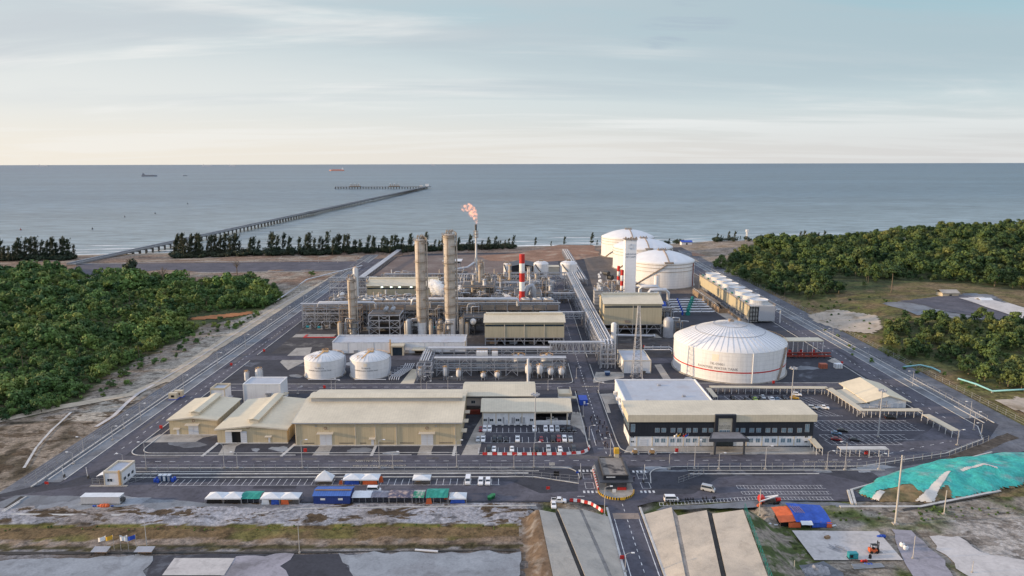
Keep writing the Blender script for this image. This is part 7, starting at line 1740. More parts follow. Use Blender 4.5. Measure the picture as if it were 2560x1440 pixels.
for i,(x,y)in enumerate(spots):
 o=thing('pump_skid','small pump skid under the big pipe rack, %s from the left'%ords[i],'pump',(x,y,0),0,'pump skids under the racks');mm=kit.choice((paint_teal,pipe_grey,vessel_beige,steel_rust,paint_teal))
 part(o,'base_plate',concrete,lambda m:m.box(x-2,x+2,y-1,y+1,.02,.5));part(o,'motor',mm,lambda m:m.tube([(x-1.6,y,1.4),(x+.3,y,1.4)],.8,10));part(o,'casing',pipe_grey,lambda m:m.cyl(x+1.2,y,.5,2.2,.7,n=10));part(o,'pipe',pipe_white,lambda m:m.tube([(x+1.2,y,2.2),(x+1.2,y,4.5),(x+1.2,y+6,4.5)],.25,6))
for i in range(14):
 x,y=-136+i*12.2+kit.uniform(-2,2),512+kit.uniform(0,40);drum('horizontal drum behind the big pipe rack, %s from the left'%ords[i],x,y,kit.uniform(3.5,9),kit.uniform(7,12),kit.uniform(1.2,2.2),kit.choice('xxy'),kit.choice((vessel_mat,vessel_beige,pipe_grey,steel_rust)),'drums behind the big rack')
for i in range(13):
 px=925+i*30+kit.uniform(-8,8);py=kit.uniform(772,790);vessel('upright process vessel behind the big rack, %s from the left'%ords[i],px,py,py-kit.uniform(26,46),kit.uniform(7,12),kit.choice((vessel_mat,vessel_beige,column_mat)),legs=False,group='upright vessels behind the big rack')
for i in range(14):
 x,y=-130+i*12+kit.uniform(-3,3),640+kit.uniform(-10,25);h=kit.uniform(4,9)
 o=thing('valve_skid','cluster of valves and bent pipes at the back of the plant, %s from the left'%ords[i],'valve skid',(x,y,0),0,'valve skids at the back');part(o,'pipework',kit.choice((pipe_white,steel,steel_rust)),lambda m:[m.tube([(x-4+k*2.4,y,0),(x-4+k*2.4,y,h*.7),(x-3.4+k*2.4,y,h),(x-2.4+k*2.4,y+1,h),(x-2.4+k*2.4,y+1,0)],.35,6)for k in range(4)]);part(o,'valve_wheel',rail_yellow,lambda m:[m.cyl(x-3.6+k*2.4,y-.6,h*.5,h*.5+1,.5,n=8)for k in range(4)]);part(o,'frame',steel,lambda m:[m.beam((x-5,y-1,z),(x+5,y-1,z),.3)for z in(h*.4,h*.8)])
for i,(xa_,xb_,yy,zz,r_)in enumerate(((-136,-96,481,17.0,.8),(-70,4,480.5,19.4,1.1),(-24,30,509,14,.9),(-55,-10,552,12,.9),(-30,22,600,10,.8))):
 o=thing('gas_duct',['white header pipe stepping over the left end of the big rack','fat white header pipe above the big rack behind the tall columns','white duct behind the striped chimney','pale duct behind the steam plume','far pale duct before the dark shed'][i],'pipe',((xa_+xb_)/2,yy,0));part(o,'duct',pipe_white,lambda m:m.tube([(xa_,yy,zz-4),(xa_,yy,zz-1),(xa_+1,yy,zz),(xb_-1,yy,zz),(xb_,yy,zz-1),(xb_,yy+1,zz-5)],r_,10));part(o,'support',steel,lambda m:[m.beam((xa_+(xb_-xa_)*t,yy,0),(xa_+(xb_-xa_)*t,yy,zz-r_),.5)for t in(.1,.37,.63,.9)])
o=thing('waste_heat_duct','silver elbow duct joining the striped chimney','duct',(8,505,0));cx_,cy_=G(1305,800).x,G(1305,800).y;part(o,'elbow',steel,lambda m:m.tube([(cx_+2.2,cy_+3,18),(cx_+4.6,cy_+3,24),(cx_+7.2,cy_+3,25),(cx_+8.6,cy_+3,22),(cx_+8.6,cy_+3,12)],2.0,12));part(o,'support',steel,lambda m:m.box(cx_+6.6,cx_+10.6,cy_+1,cy_+5,0,12))
p=G(1592,945);x,y=p.x,p.y;h=zat(1593,764,y);o=thing('lattice_mast','slim grey lattice radio mast in front of the white substation','mast',(x,y,0));mb=MB(o)
def cor(z):
 w_=2.6*(1-z/h)+.5*z/h;return[(x-w_,y-w_),(x+w_,y-w_),(x+w_,y+w_),(x-w_,y+w_)]
n=16
for k in range(n):
 a,b_=cor(h*k/n),cor(h*(k+1)/n)
 for i in range(4):mb.beam((*a[i],h*k/n),(*b_[i],h*(k+1)/n),.22);mb.beam((*a[i],h*k/n),(*b_[(i+1)%4],h*(k+1)/n),.14);mb.beam((*a[i],h*k/n),(*a[(i+1)%4],h*k/n),.12)
mb.build('lattice',steel);part(o,'antenna',paint_white,lambda m:[m.box(x-.6+s,x-.3+s,y-.4,y-.1,h-4,h-1.6)for s in(0,.9)]);part(o,'footing',concrete,lambda m:[m.box(a-.5,a+.5,b_-.5,b_+.5,0,.5)for a,b_ in cor(0)])
a,c=G(1957,893),G(2056,893);h=zat(2000,852,a.y);o=thing('pump_shelter','flat cream roof on posts over red fire pumps beside the huge tank','shelter',((a.x+c.x)/2,a.y,0))
part(o,'roof',roof_beige,lambda m:m.box(a.x-.5,c.x+.3,a.y,a.y+8,h-.5,h));part(o,'post',paint_white,lambda m:[m.box(a.x+k*(c.x-a.x)/4-.15,a.x+k*(c.x-a.x)/4+.15,yy,yy+.3,0,h-.51)for k in range(5)for yy in(a.y+.3,a.y+7.4)])
for k in range(3):part(o,'fire_pump',paint_red,lambda m:(m.box(a.x+4+k*7,a.x+7+k*7,a.y+2,a.y+6,.3,1.6),m.cyl(a.x+5.5+k*7,a.y+4,1.6,3.4,.9,n=10)))
part(o,'red_pipework',rust_red,lambda m:[m.tube([(a.x-1,a.y-yy,z),(c.x+4,a.y-yy,z)],.45,8)for yy,z in((1,1.2),(2.4,1.2),(1.6,3.0))]+[m.beam((a.x+k*4,a.y-1.6,0),(a.x+k*4,a.y-1.6,3),.4)for k in range(7)])
for lb,px,py,pt,w_,m_ in(('slim white chemical silo behind the plain white block, taller one',648,948,921,18,vessel_mat),('shorter pale silo left of its taller twin',617,950,929,11,vessel_mat)):vessel(lb,px,py,pt,w_,m_,legs=False)
o=thing('pipe_supports','steel stair and pipe bend beside the right demineralized tank','pipework',(-56,362,0))if False else None
p=G(990,948);o=thing('pipe_manifold','sloping bundle of white pipes right of the twin tanks','pipework',(p.x,p.y,0));part(o,'pipe',pipe_white,lambda m:[m.tube([(p.x-3+k*1.2,p.y-3,.6),(p.x-3+k*1.2,p.y,1.4),(p.x+2+k*1.2,p.y+13,2.2),(p.x+2+k*1.2,p.y+22,2.2)],.25,6)for k in range(5)]);part(o,'frame',steel,lambda m:[m.beam((p.x-4+k,p.y+k*4,0),(p.x-4+k,p.y+k*4,3),.25)for k in range(5)]+[m.beam((p.x-4+k,p.y+k*4,2.6),(p.x+4+k,p.y+k*4,2.6),.25)for k in range(5)])
o=thing('pipe_loop','low white pipe loop right of the mast by the huge tank','pipework',(*G(1650,880)[:2],0));part(o,'pipe',pipe_white,lambda m:[m.tube([G(1610,868+k*6,z),G(1675,868+k*6,z),G(1680,872+k*6,z),G(1680,880+k*4,.3)],.35,7)for k,z in((0,3),(1,2.4))]+[m.tube([G(1540,838+0,1.2),G(1632,840,1.2),G(1636,838,2.0)],.9,8)]);part(o,'support',steel,lambda m:[m.beam(G(1612+k*20,873),G(1612+k*20,873)+Vector((0,0,2.6)),.35)for k in range(4)])
p=G(764,838);MB().box(p.x-7,p.x+20,p.y-6,p.y+2,.015,.25).solo('bunded_slab',concrete,'pale concrete slab with a red edge left of the small column','slab')
mb=MB();mb.box(p.x+2,p.x+22,p.y-7.4,p.y-6.1,.02,.45);mb.box(p.x+.4,p.x+1.9,p.y-7.4,p.y,.02,.45);mb.solo('painted_kerb',paint_red,'red painted kerb in front of the pump slab','kerb')
def module(label,x0,x1,y0,y1,h,group):
 o=thing('process_module',label,'process module',((x0+x1)/2,y0,0),0,group);nl=max(2,int(h/4.6));lv=[h*(k+1)/nl for k in range(nl)];fm=kit.choice((steel,steel,steel_dark,steel_rust));mb=MB(o);nb=2
 for i in range(nb+1):
  xx=x0+(x1-x0)*i/nb
  for yy in(y0,y1):mb.beam((xx,yy,0),(xx,yy,h+.2),.42)
 for z in lv:
  for yy in(y0,y1):mb.beam((x0,yy,z),(x1,yy,z),.4)
  for xx in(x0,x1):mb.beam((xx,y0,z),(xx,y1,z),.4)
 zl=[0]+lv
 for k in range(nl):
  a_,b_=((x0,(x0+x1)/2)if k%2 else((x0+x1)/2,x1));mb.beam((a_,y0,zl[k]),(b_,y0,zl[k+1]),.25);mb.beam((b_,y0,zl[k]),(a_,y0,zl[k+1]),.25)
 mb.build('steel_frame',fm)
 for z in lv:part(o,'deck',steel_dark,lambda m:m.box(x0+.25,x1-.25,y0+.25,y1-.25,z+.21,z+.33))
 mb=MB(o);z=h;[mb.beam((x0,yy,z+1.2),(x1,yy,z+1.2),.12)for yy in(y0,y1)];[mb.beam((x0+(x1-x0)*i/4,y0,z),(x0+(x1-x0)*i/4,y0,z+1.2),.1)for i in range(5)];mb.build('handrail',kit.choice((rail_yellow,steel_rust,steel)))
 for k in range(nl):
  z=zl[k]+.35;c=kit.random();xm=kit.uniform(x0+2,x1-2);ym=(y0+y1)/2;mm=kit.choice((vessel_mat,vessel_beige,pipe_grey,steel_rust,pipe_dark))
  if c<.45:part(o,'drum',mm,lambda m:m.capsule((x0+1.8,ym-1,z+1.6),(x1-2.2,ym-1,z+1.6),kit.uniform(.8,1.4),10))
  elif c<.8:part(o,'vessel',mm,lambda m:m.lathe(xm,ym-1,[(1.1,z),(1.2,z+2.4),(.9,z+3.2),(.3,z+3.6)],12))
  else:part(o,'casing',mm,lambda m:m.box(xm-1.6,xm+1.6,y0+.8,y1-.8,z,z+2.4))
 for k in range(3):
  xx=kit.uniform(x0+.5,x1-.5);t=h+kit.uniform(.5,3.5);r_=kit.uniform(.18,.4);part(o,'pipe',kit.choice((pipe_white,pipe_grey,steel_rust,pipe_white)),lambda m:m.tube([(xx,y0-.6,.2),(xx,y0-.6,t-.8),(xx+.6,y0-.6,t),(xx+kit.uniform(2,5),y0-.6,t),(xx+5.4,y0+1,t-.6),(xx+5.4,y0+1,h)],r_,6))
 if kit.random()<.45:xx=kit.uniform(x0+1.5,x1-1.5);t=h+kit.uniform(3,8);part(o,'vent_stack',kit.choice((vessel_beige,vessel_mat,steel)),lambda m:m.cyl(xx,ym,h,t,.55,n=10))
rows=(('first row',503,-134,0,11,12,17),('second row',519,-138,-4,11,9,17),('third row',536,-136,26,12,8,18),('fourth row',552,-60,30,11,10,20),('fifth row',600,-60,30,13,6,13),('back row',582,-56,28,12,6,15),('sixth row',620,-88,12,14,5,11),('seventh row',675,-128,20,17,3,7))
for rn,yy,xa_,xb_,st,h0,h1 in rows:
 k=0;x=xa_
 while x<xb_:
  wd=st*kit.uniform(.6,.95);module('steel equipment module in the %s behind the big pipe rack, %s from the left'%(rn,ords[k]),x,x+wd,yy+kit.uniform(-1.5,1.5),yy+kit.uniform(6,9),min(kit.uniform(h0,h1),116.5-yy*.2012 if x<-58 and yy<570 else 99),'equipment modules behind the big rack');x+=st*kit.uniform(1.0,1.15);k+=1
for k,(x,y,h)in enumerate(((-138,500,12),(74,520,14),(86,524,10),(72,546,18),(88,545,13),(100,530,9),(74,585,9),(92,588,8),(104,452,9),(101,470,12),(38,560,9),(-112,456,8),(-70,455,9),(-50,452,8),(-60,480,12),(-36,482,13),(-10,455,9),(4,456,9),(18,455,8))):module('steel equipment module %s'%('left of the big rack','behind the turbine hall, nearest the white tower','behind the turbine hall beside the ducts','between the two short chimneys','left of the goose neck ducts','nearest the pump lines','farthest behind the short chimneys','below the nearest storage tank','at the right end of the turbine hall','behind the right end of the turbine hall','squeezed against the main rack','left of the open steel frame','between the open frame and the lit column','between the two tallest columns','low behind the lit tall column','low behind the thick tall column','first behind the khaki compressor hall','second behind the khaki compressor hall','third behind the khaki compressor hall')[k],x,x+9,y,y+7,h,'scattered equipment modules')
for k,x in enumerate((-70.5,-54,-48.5,-34,-30)):vessel('beige bulbous vessel at the foot of the tall columns, %s from the left'%ords[k],1280+x/458*1720,838,(806,800,812,797,808)[k],8.5,vessel_beige,legs=False,group='vessels at the tall columns')
for k in range(14):
 x,y,h,r=kit.uniform(-46,32),kit.uniform(505,620),kit.uniform(13,27),kit.uniform(.6,1.3);o=thing('slim_column','slim process column among the equipment right of the tall pair, %s added'%ords[k]if False else 'slim insulated process column rising among the equipment right of the tall pair','column',(x,y,0),0,'slim columns right of the tall pair');m_=kit.choice((column_mat,vessel_beige,vessel_mat,steel));part(o,'shell',m_,lambda m:m.lathe(x,y,[(r,0),(r,h-1),(r*.7,h-.2),(.15,h)],14));mb=MB(o)
 for q in(.5,.75,.97):mb.cyl(x,y,h*q,h*q+.2,r+.9,n=12);tank_rail(mb,x,y,h*q+.2,r+.85,0,6.28,8)
 mb.build('platform',kit.choice((steel_rust,rail_yellow,steel)));part(o,'pipe',pipe_grey,lambda m:m.tube([(x,y,h),(x+r+.6,y-.4,h+.6),(x+r+.7,y-.4,1)],.18,6))
# ---- p7
JA,JB=Vector((-493,775,1.2)),Vector((-366,3040,3.0))
jt=thing('jetty','long straight trestle jetty running out to sea from the left shore','jetty',(JA.x,JA.y,0))
jd=(JB-JA).normalized();jq=Vector((-jd.y,jd.x,0));jl=(JB-JA).length
part(jt,'deck',mat('jetty_concrete',(0.23,0.235,0.245),0.9,0.1),lambda m:m.beam(JA,JB,11,1.2))
part(jt,'parapet',mat('jetty_edge',(0.33,0.335,0.345),0.9,0.08),lambda m:(m.beam(JA+jq*5.2+Vector((0,0,1.2)),JB+jq*5.2+Vector((0,0,1.2)),.5,1.0),m.beam(JA-jq*5.2+Vector((0,0,1.2)),JB-jq*5.2+Vector((0,0,1.2)),.5,1.0)))
part(jt,'pipe',pipe_grey,lambda m:[m.beam(JA+jq*s+Vector((0,0,1.6)),JB+jq*s+Vector((0,0,1.6)),.8,.8)for s in(2.2,3.6)])
pier_m=mat('pier_concrete',(0.10,0.10,0.10),0.9,0.15);far=MB(jt);n=int((jl-120)/15)
for i in range(n):
 c=JA+jd*(110+15*i)
 mb=MB(jt)if i<99 else far
 for s in(-3.8,3.8):
  b_=c+jq*s;mb.beam((b_.x,b_.y,-14),(b_.x,b_.y,c.z-1.2),1.3)
 mb.beam(c+jq*5-Vector((0,0,1.3)),c-jq*5-Vector((0,0,1.3)),2.2,1.5)
 if i<99:mb.build('pier',pier_m)
fo=far.build('distant_piers',pier_m);fo['kind']='stuff'
for t in(0.345,0.585,0.755,0.885):
 c=JA+jd*jl*t;part(jt,'expansion_platform',pier_m,lambda m:m.beam(c-jq*4-jd*14+Vector((0,0,-.4)),c-jq*4+jd*14+Vector((0,0,-.4)),16,2.0))
ja,jb=G(836,468,0),G(1078,466,0);jb.y=ja.y=JB.y
bt=thing('berth','loading berth crossing the far end of the jetty','berth',(JB.x,JB.y+8,0));ax_,bx_=xat(836,467,JB.y),xat(1076,467,JB.y)
part(bt,'deck',MATS['jetty_concrete'],lambda m:m.box(ax_,bx_-18,JB.y+6,JB.y+18,1.0,3.6));part(bt,'pile',pier_m,lambda m:[m.box(ax_+k*12,ax_+k*12+2.4,JB.y+7,JB.y+16,-14,1.0)for k in range(34)])
part(bt,'platform',MATS['jetty_concrete'],lambda m:m.box(bx_-30,bx_,JB.y-6,JB.y+30,.8,4));part(bt,'control_house',paint_white,lambda m:(m.box(bx_-22,bx_-8,JB.y+4,JB.y+16,4,14),m.box(bx_-48,bx_-36,JB.y+8,JB.y+14,4,9)))
for c0 in(xat(886,462,JB.y),xat(985,462,JB.y)):
 part(bt,'loading_arm',steel_rust,lambda m:[m.beam((c0+k*8,JB.y+8,3),(c0+k*8,JB.y+8,15),2.2)for k in(-2,-1,0,1,2)]+[m.box(c0-24,c0+24,JB.y+4,JB.y+20,3.6,6.5)])
 part(bt,'lamp',paint_white,lambda m:[m.box(c0+k*18-1.6,c0+k*18+1.6,JB.y+6,JB.y+9,15,18)for k in(-1,0,1)])
def ship(label,px,py,L_,hull,house,bow=1,hh=9,deck=None):
 p=G(px,py,SEA);o=thing('cargo_ship',label,'ship',(p.x,p.y,SEA));W=L_*.16
 part(o,'hull',hull,lambda m:m.prism([(p.x-L_/2,p.y-W/2),(p.x+L_/2-W*.8,p.y-W/2),(p.x+L_/2,p.y),(p.x+L_/2-W*.8,p.y+W/2),(p.x-L_/2,p.y+W/2)]if bow>0 else[(p.x+L_/2,p.y-W/2),(p.x-L_/2+W*.8,p.y-W/2),(p.x-L_/2,p.y),(p.x-L_/2+W*.8,p.y+W/2),(p.x+L_/2,p.y+W/2)],SEA-1,SEA+hh))
 sx=p.x-bow*L_*.40
 part(o,'bridge',house,lambda m:(m.box(sx-L_*.05,sx+L_*.05,p.y-W*.4,p.y+W*.4,SEA+hh,SEA+hh*2.3),m.box(sx-L_*.02,sx+L_*.02,p.y-2,p.y+2,SEA+hh*2.3,SEA+hh*2.9)))
 if deck:part(o,'cargo',deck,lambda m:[m.box(p.x-bow*L_*.3+bow*k*L_*.14-L_*.055,p.x-bow*L_*.3+bow*k*L_*.14+L_*.055,p.y-W*.38,p.y+W*.38,SEA+hh,SEA+hh*1.35)for k in range(5)])
 return o
hm=mat('hull_grey_hazed',(0.20,0.22,0.26),0.6,0.08);hf=mat('hull_hazed',(0.62,0.62,0.64),0.7,0.05);hr=mat('hull_red',(0.60,0.26,0.20),0.6,0.08)  # grey and pale hulls lightened in colour to look faded by haze
ship('red hulled cargo ship sailing beyond the loading berth',842,427,175,hr,paint_white,-1,12,hr);ship('long dark barge-like ship at anchor far out on the left',374,441,120,hm,hm,1,9,hm);ship('small dark boat right of the long dark ship',463,440,34,hm,hf,1,5)
for px,py,L_,lb in((110,413.6,260,'faint haze-coloured ship on the horizon at the far left'),(520,413.4,240,'faint haze-coloured ship on the horizon left of the red ship'),(583,413.2,180,'second faint haze-coloured ship on the horizon, nearer the red ship'),(1083,411.6,90,'tiny haze-coloured ship on the horizon above the berth')):
 p=G(px,py+2.2,SEA);ship(lb,px,py+2.4,L_,hf,hf,1,15,hf)
for px,py,lb in((388,534,'tiny buoy in the middle of the left bay'),(52,575,'reddish buoy nearest the left shore'),(231,573,'dark buoy near the left shore'),(312,543,'small dark buoy left of the jetty'),(469,510,'far dark buoy left of the jetty'),(642,459,'lone dark buoy far out beyond the jetty')):
 p=G(px,py,SEA);mb=MB();mb.lathe(p.x,p.y,[(1.4,SEA-.5),(1.6,SEA+.8),(.5,SEA+1.4),(.25,SEA+4),(.05,SEA+4.3)],10);mb.solo('buoy',rust_red if 'red' in lb else paint_black,lb,'buoy')
fence_m=mat('fence_steel',(0.30,0.31,0.32),0.6,0.1)
def fence(label,pts,h=2.6,step=4.0,world=True,m_=None,zf=None,infill=True):
 P=[Vector((*p,0))for p in pts]if world else[G(*p)for p in pts]
 o=thing('fence',label,'fence',(P[0].x,P[0].y,0));nonloc=[0];k0=MB();k0.box(-.065,.065,-.065,.065,-.2,h);pm=k0.mesh('post',m_ or fence_m);mb=MB(o);rl=MB(o);z=zf or(lambda x,y:0.0)
 for a,c in zip(P,P[1:]):
  k=max(1,int((c-a).length/step))
  for i in range(k+1):
   p=a.lerp(c,i/k);nonloc[0]+=1;zz=z(p.x,p.y)
   if nonloc[0]>99:mb.beam((p.x,p.y,zz-.2),(p.x,p.y,zz+h),.13)
   else:q_=bpy.data.objects.new('post',pm);C.objects.link(q_);q_.parent=o;q_.location=(p.x-P[0].x,p.y-P[0].y,zz)
   if i<k:
    q=a.lerp(c,(i+1)/k)
    for f in(.12,.55,.97)if infill else(.5,.97):rl.beam((p.x,p.y,z(p.x,p.y)+h*f),(q.x,q.y,z(q.x,q.y)+h*f),.06)
 if mb.v:mb.build('far_posts',m_ or fence_m)['kind']='stuff'
 rl.build('rail',m_ or fence_m);return o
fence('grey security fence along the left perimeter road',[(-171.6,236),(-171.6,850)],2.8,5)
fence('grey security fence between the front road and the contractors strip',[(-146,247.4),(12,247.4)],2.6,4)
fence('second grey fence just inside the left perimeter',[(-176.0,236),(-176.0,850)],2.4,6)
fence('grey security fence right of the gate',[(66,247.4),(130,247.6),(172,259),(197,273.5)],2.6,4)
fence('grey security fence along the right perimeter road',[(211.4,296),(211.4,880)],2.8,5);fence('outer fence beyond the right patrol road',[(225.4,286),(226.8,900)],2.4,6)
fence('short fence angling from the gate to the contractors car park',[(24,237),(4,241),(-8,244.2)],2.6,3)
fence('short fence beside the barrier right of the gate',[(60,236),(71,243.2)],2.4,2.2);fence('fence around the small gate office',[(-152,236.5),(-139,236.5),(-132,244)],2.2,2.5)
fence('green fence along the top of the lit cutting slope',[tuple(G(1862,1274,6.6))[:2],tuple(G(1922,1437,6.6))[:2],(61,110)],2.2,2.2,m_=paint_green,zf=lambda x,y:6.5)
def lamp(label,px,py,pyt,arm=1,heads=1,grp='street lamps',big=False,fg=False,r=.11):
 p=GT(px,py)if fg else G(px,py);x,y,z=p.x,p.y,p.z;h=zat(px,pyt,y)-z
 o=thing('street_lamp' if not big else 'floodlight_mast',label,'lamp post' if not big else 'light mast',(x,y,z),0,grp)
 part(o,'post',pole_mat,lambda m:m.cyl(x,y,z,z+h,r*1.3,r*.8,8));part(o,'footing',concrete,lambda m:m.box(x-.45,x+.45,y-.45,y+.45,z,z+.4))
 if big:part(o,'lamp_ring',pole_mat,lambda m:[m.box(x+1.4*math.cos(a)-.4,x+1.4*math.cos(a)+.4,y+1.4*math.sin(a)-.4,y+1.4*math.sin(a)+.4,z+h,z+h+.6)for a in[k*math.pi/3 for k in range(6)]]+[m.cyl(x,y,z+h-.1,z+h+.1,1.5,n=12)])
 else:
  part(o,'arm',pole_mat,lambda m:m.tube([(x,y,z+h-.1),(x+arm*.8,y,z+h+.4),(x+arm*1.8,y,z+h+.5)],.06,6));part(o,'lamp_head',paint_white,lambda m:m.box(min(x+arm*1.6,x+arm*2.5),max(x+arm*1.6,x+arm*2.5),y-.22,y+.22,z+h+.4,z+h+.6))
 return o
for px,py,t,a,lb in((308,1160,1137,-1,'street lamp behind the small gate office'),(366,1172,1108,-1,'tall street lamp left of the small warehouse gravel'),(561,1170,1112,-1,'tall street lamp before the smallest warehouse'),(594,1170,1133,-1,'short lamp below the open warehouse door'),(756,1170,1102,1,'tall street lamp before the left end of the long warehouse'),(949,1170,1102,1,'tall street lamp before the middle of the long warehouse'),(982,1170,1132,1,'short lamp right of the painted road words, left side'),(1142,1168,1103,1,'tall street lamp at the right end of the long warehouse'),(1285,1170,1138,1,'lamp in front of the red and white car park barrier'),(1335,1168,1108,1,'tall street lamp in front of the small car park'),(1673,1173,1135,1,'lamp before the left wing of the dark office'),(1736,1172,1103,1,'tall lamp left of the office entrance canopy'),(1797,1173,1135,1,'lamp before the office entrance canopy'),(1913,1173,1118,1,'tall lamp right of the office entrance canopy'),(2067,1173,1130,1,'lamp beside the painted road words on the right'),(2112,1175,1107,-1,'tall lamp in front of the motorbike shelter'),(2197,1173,1137,1,'lamp at the right end of the motorbike shelter'),(2393,1113,1077,1,'lamp at the bend below the slanting bus shelter'),(2434,1075,1032,1,'tall lamp inside the right corner fence'),(2453,1090,1060,-1,'short lamp at the right corner of the site'),(1458,1042,1012,1,'lamp beside the canteen on the central road'),(1473,1100,1066,1,'lamp leaning over the walking people'),(1526,1140,1098,-1,'lamp behind the guardhouse roof'),(1511,1290,1219,1,'lamp at the mouth of the cutting by the guardhouse'),(1441,946,920,1,'lamp at the crossing by the vessel row'),(1497,983,958,1,'lamp on the cross road by the small cream block'),(209,1127,1095,-1,'lamp on the left perimeter road near the corner'),(184,1160,1133,-1,'short lamp closest to the left corner of the site'),(282,1100,1068,1,'second tall lamp up the left perimeter road'),(310,1072,1040,1,'third lamp up the left perimeter road')):lamp(lb,px,py,t,a)
lamp('street lamp with a curved arm beside the red sign in the cutting',1563,1430,1386,1,fg=False);
for i in range(11):
 y=300+i*42;q=lambda X_:1280+X_*FOC/(y*CP+20)
 o=thing('street_lamp','lamp along the left perimeter road, %s up from the third lamp'%ords[i],'lamp post',(-167.5,y,0),0,'street lamps');part(o,'post',pole_mat,lambda m:m.cyl(-167.5,y,0,8,.14,.09,8));part(o,'arm',pole_mat,lambda m:m.box(-167.5,-165.4,y-.06,y+.06,7.9,8.05));part(o,'lamp_head',paint_white,lambda m:m.box(-165.6,-164.7,y-.25,y+.25,7.8,8.02))
for i in range(12):
 y=300+i*46;o=thing('street_lamp','lamp along the right perimeter road, %s from the near corner'%ords[i],'lamp post',(206.5,y,0),0,'street lamps');part(o,'post',pole_mat,lambda m:m.cyl(206.5,y,0,8,.14,.09,8));part(o,'arm',pole_mat,lambda m:m.box(204.4,206.5,y-.06,y+.06,7.9,8.05));part(o,'lamp_head',paint_white,lambda m:m.box(203.7,204.6,y-.25,y+.25,7.8,8.02))
for i,(px,py,t)in enumerate(((829,975,948),(839,977,953),(1053,978,944),(1067,979,955),(1120,976,944),(1370,975,950),(745,985,968))):lamp('lamp along the cross road behind the long warehouse, %s from the left'%ords[i],px,py,t,1)
for i in range(9):px=700+i*24;p=G(px,655-2*0);lamp('distant lamp on the coast road, %s from the left'%ords[i],px,657,643,1,r=.16)if i%2==0 else None
lamp('tall floodlight mast in the small car park by the canteen',1338,1102,988,big=True,grp='floodlight masts',r=.2);lamp('tall floodlight mast standing in the middle of the right car park',2195,1092,978,big=True,grp='floodlight masts',r=.26);lamp('floodlight mast behind the office roof at the far car park',1978,1007,922,big=True,grp='floodlight masts',r=.24)
def pole(label,px,py,pxt,pyt,r,fg=True):
 p=GT(px,py)if fg else G(px,py);h=zat(pxt,pyt,p.y)-p.z;o=thing('utility_pole',label,'pole',p);part(o,'post',mat('pole_concrete',(0.46,0.44,0.41),0.85,0.1),lambda m:m.cyl(p.x,p.y,p.z-.3,p.z+h,r*1.3,r*.8,10));r>.2 and part(o,'crossarm',steel,lambda m:[m.box(p.x-.7,p.x+.7,p.y-.08,p.y+.08,p.z+h-.8-k*.9,p.z+h-.65-k*.9)for k in range(2)]);part(o,'footing',concrete,lambda m:m.box(p.x-r*3,p.x+r*3,p.y-r*3,p.y+r*3,p.z-.1,p.z+.35));return o
pole('tallest pale concrete pole, standing before the turquoise mound',2238,1310,2253,1138,.26);pole('pale pole at the drain below the turquoise mound',2360,1286,2365,1226,.16);pole('thin pole beside the forklift slab',2282,1397,2286,1340,.10);pole('pale pole left of the red crane truck',1898,1288,1901,1223,.13)
pole('thin pole rising beside the small flags',368,1374,364,1308,.10);pole('thin pole on the olive bank right of the flags',749,1382,747,1313,.10);pole('thin pole at the bottom edge right of the forklift slab',2430,1432,2436,1402,.08);pole('thin pole at the bottom edge by the stone heap',1984,1440,1987,1400,.09)
def flag(label,px,py,pt,fx0,m_,fg=False,w_=1.3,hh=.8):
 p=GT(px,py)if fg else G(px,py);h=zat(px,pt,p.y)-p.z;o=thing('flagpole',label,'flag',p);part(o,'pole',pole_mat,lambda m:m.cyl(p.x,p.y,p.z,p.z+h,.06,.04,8))
 mb=MB(o);vs=[];s=fx0
 for i in range(7):
  u=i/6;zz=p.z+h-.15-u*.9-.12*math.sin(u*6);vs+=[(p.x+s*u*w_,p.y+.25*math.sin(u*7),zz),(p.x+s*u*w_,p.y+.25*math.sin(u*7),zz-hh)]
 mb.add(vs,[(2*i,2*i+2,2*i+3,2*i+1)for i in range(6)]);mb.build('cloth',m_,label=None)
for i,(px,m_,lb)in enumerate(((1691,paint_white,'white flag before the dark office, leftmost of five'),(1699,paint_yellow,'yellow flag before the dark office'),(1706,paint_black,'dark flag before the dark office, in the middle'),(1713,paint_red,'red flag before the dark office'),(1719,paint_blue,'blue flag before the dark office, nearest the canopy'))):flag(lb,px,1131,1083,-1,m_)
for px,t,m_,lb,s in((268,1338,paint_white,'white flag at the left of the small flag group',-1),(286,1336,paint_yellow,'small yellow flag in the lower left group',-1),(303,1337,paint_white,'white flag in the middle of the lower left group',1),(322,1336,paint_white,'white flag left of the blue one',-1),(342,1335,paint_blue,'blue flag at the right of the lower left group',-1)):flag(lb,px,1377,t,s,m_,True,2.4,1.3)
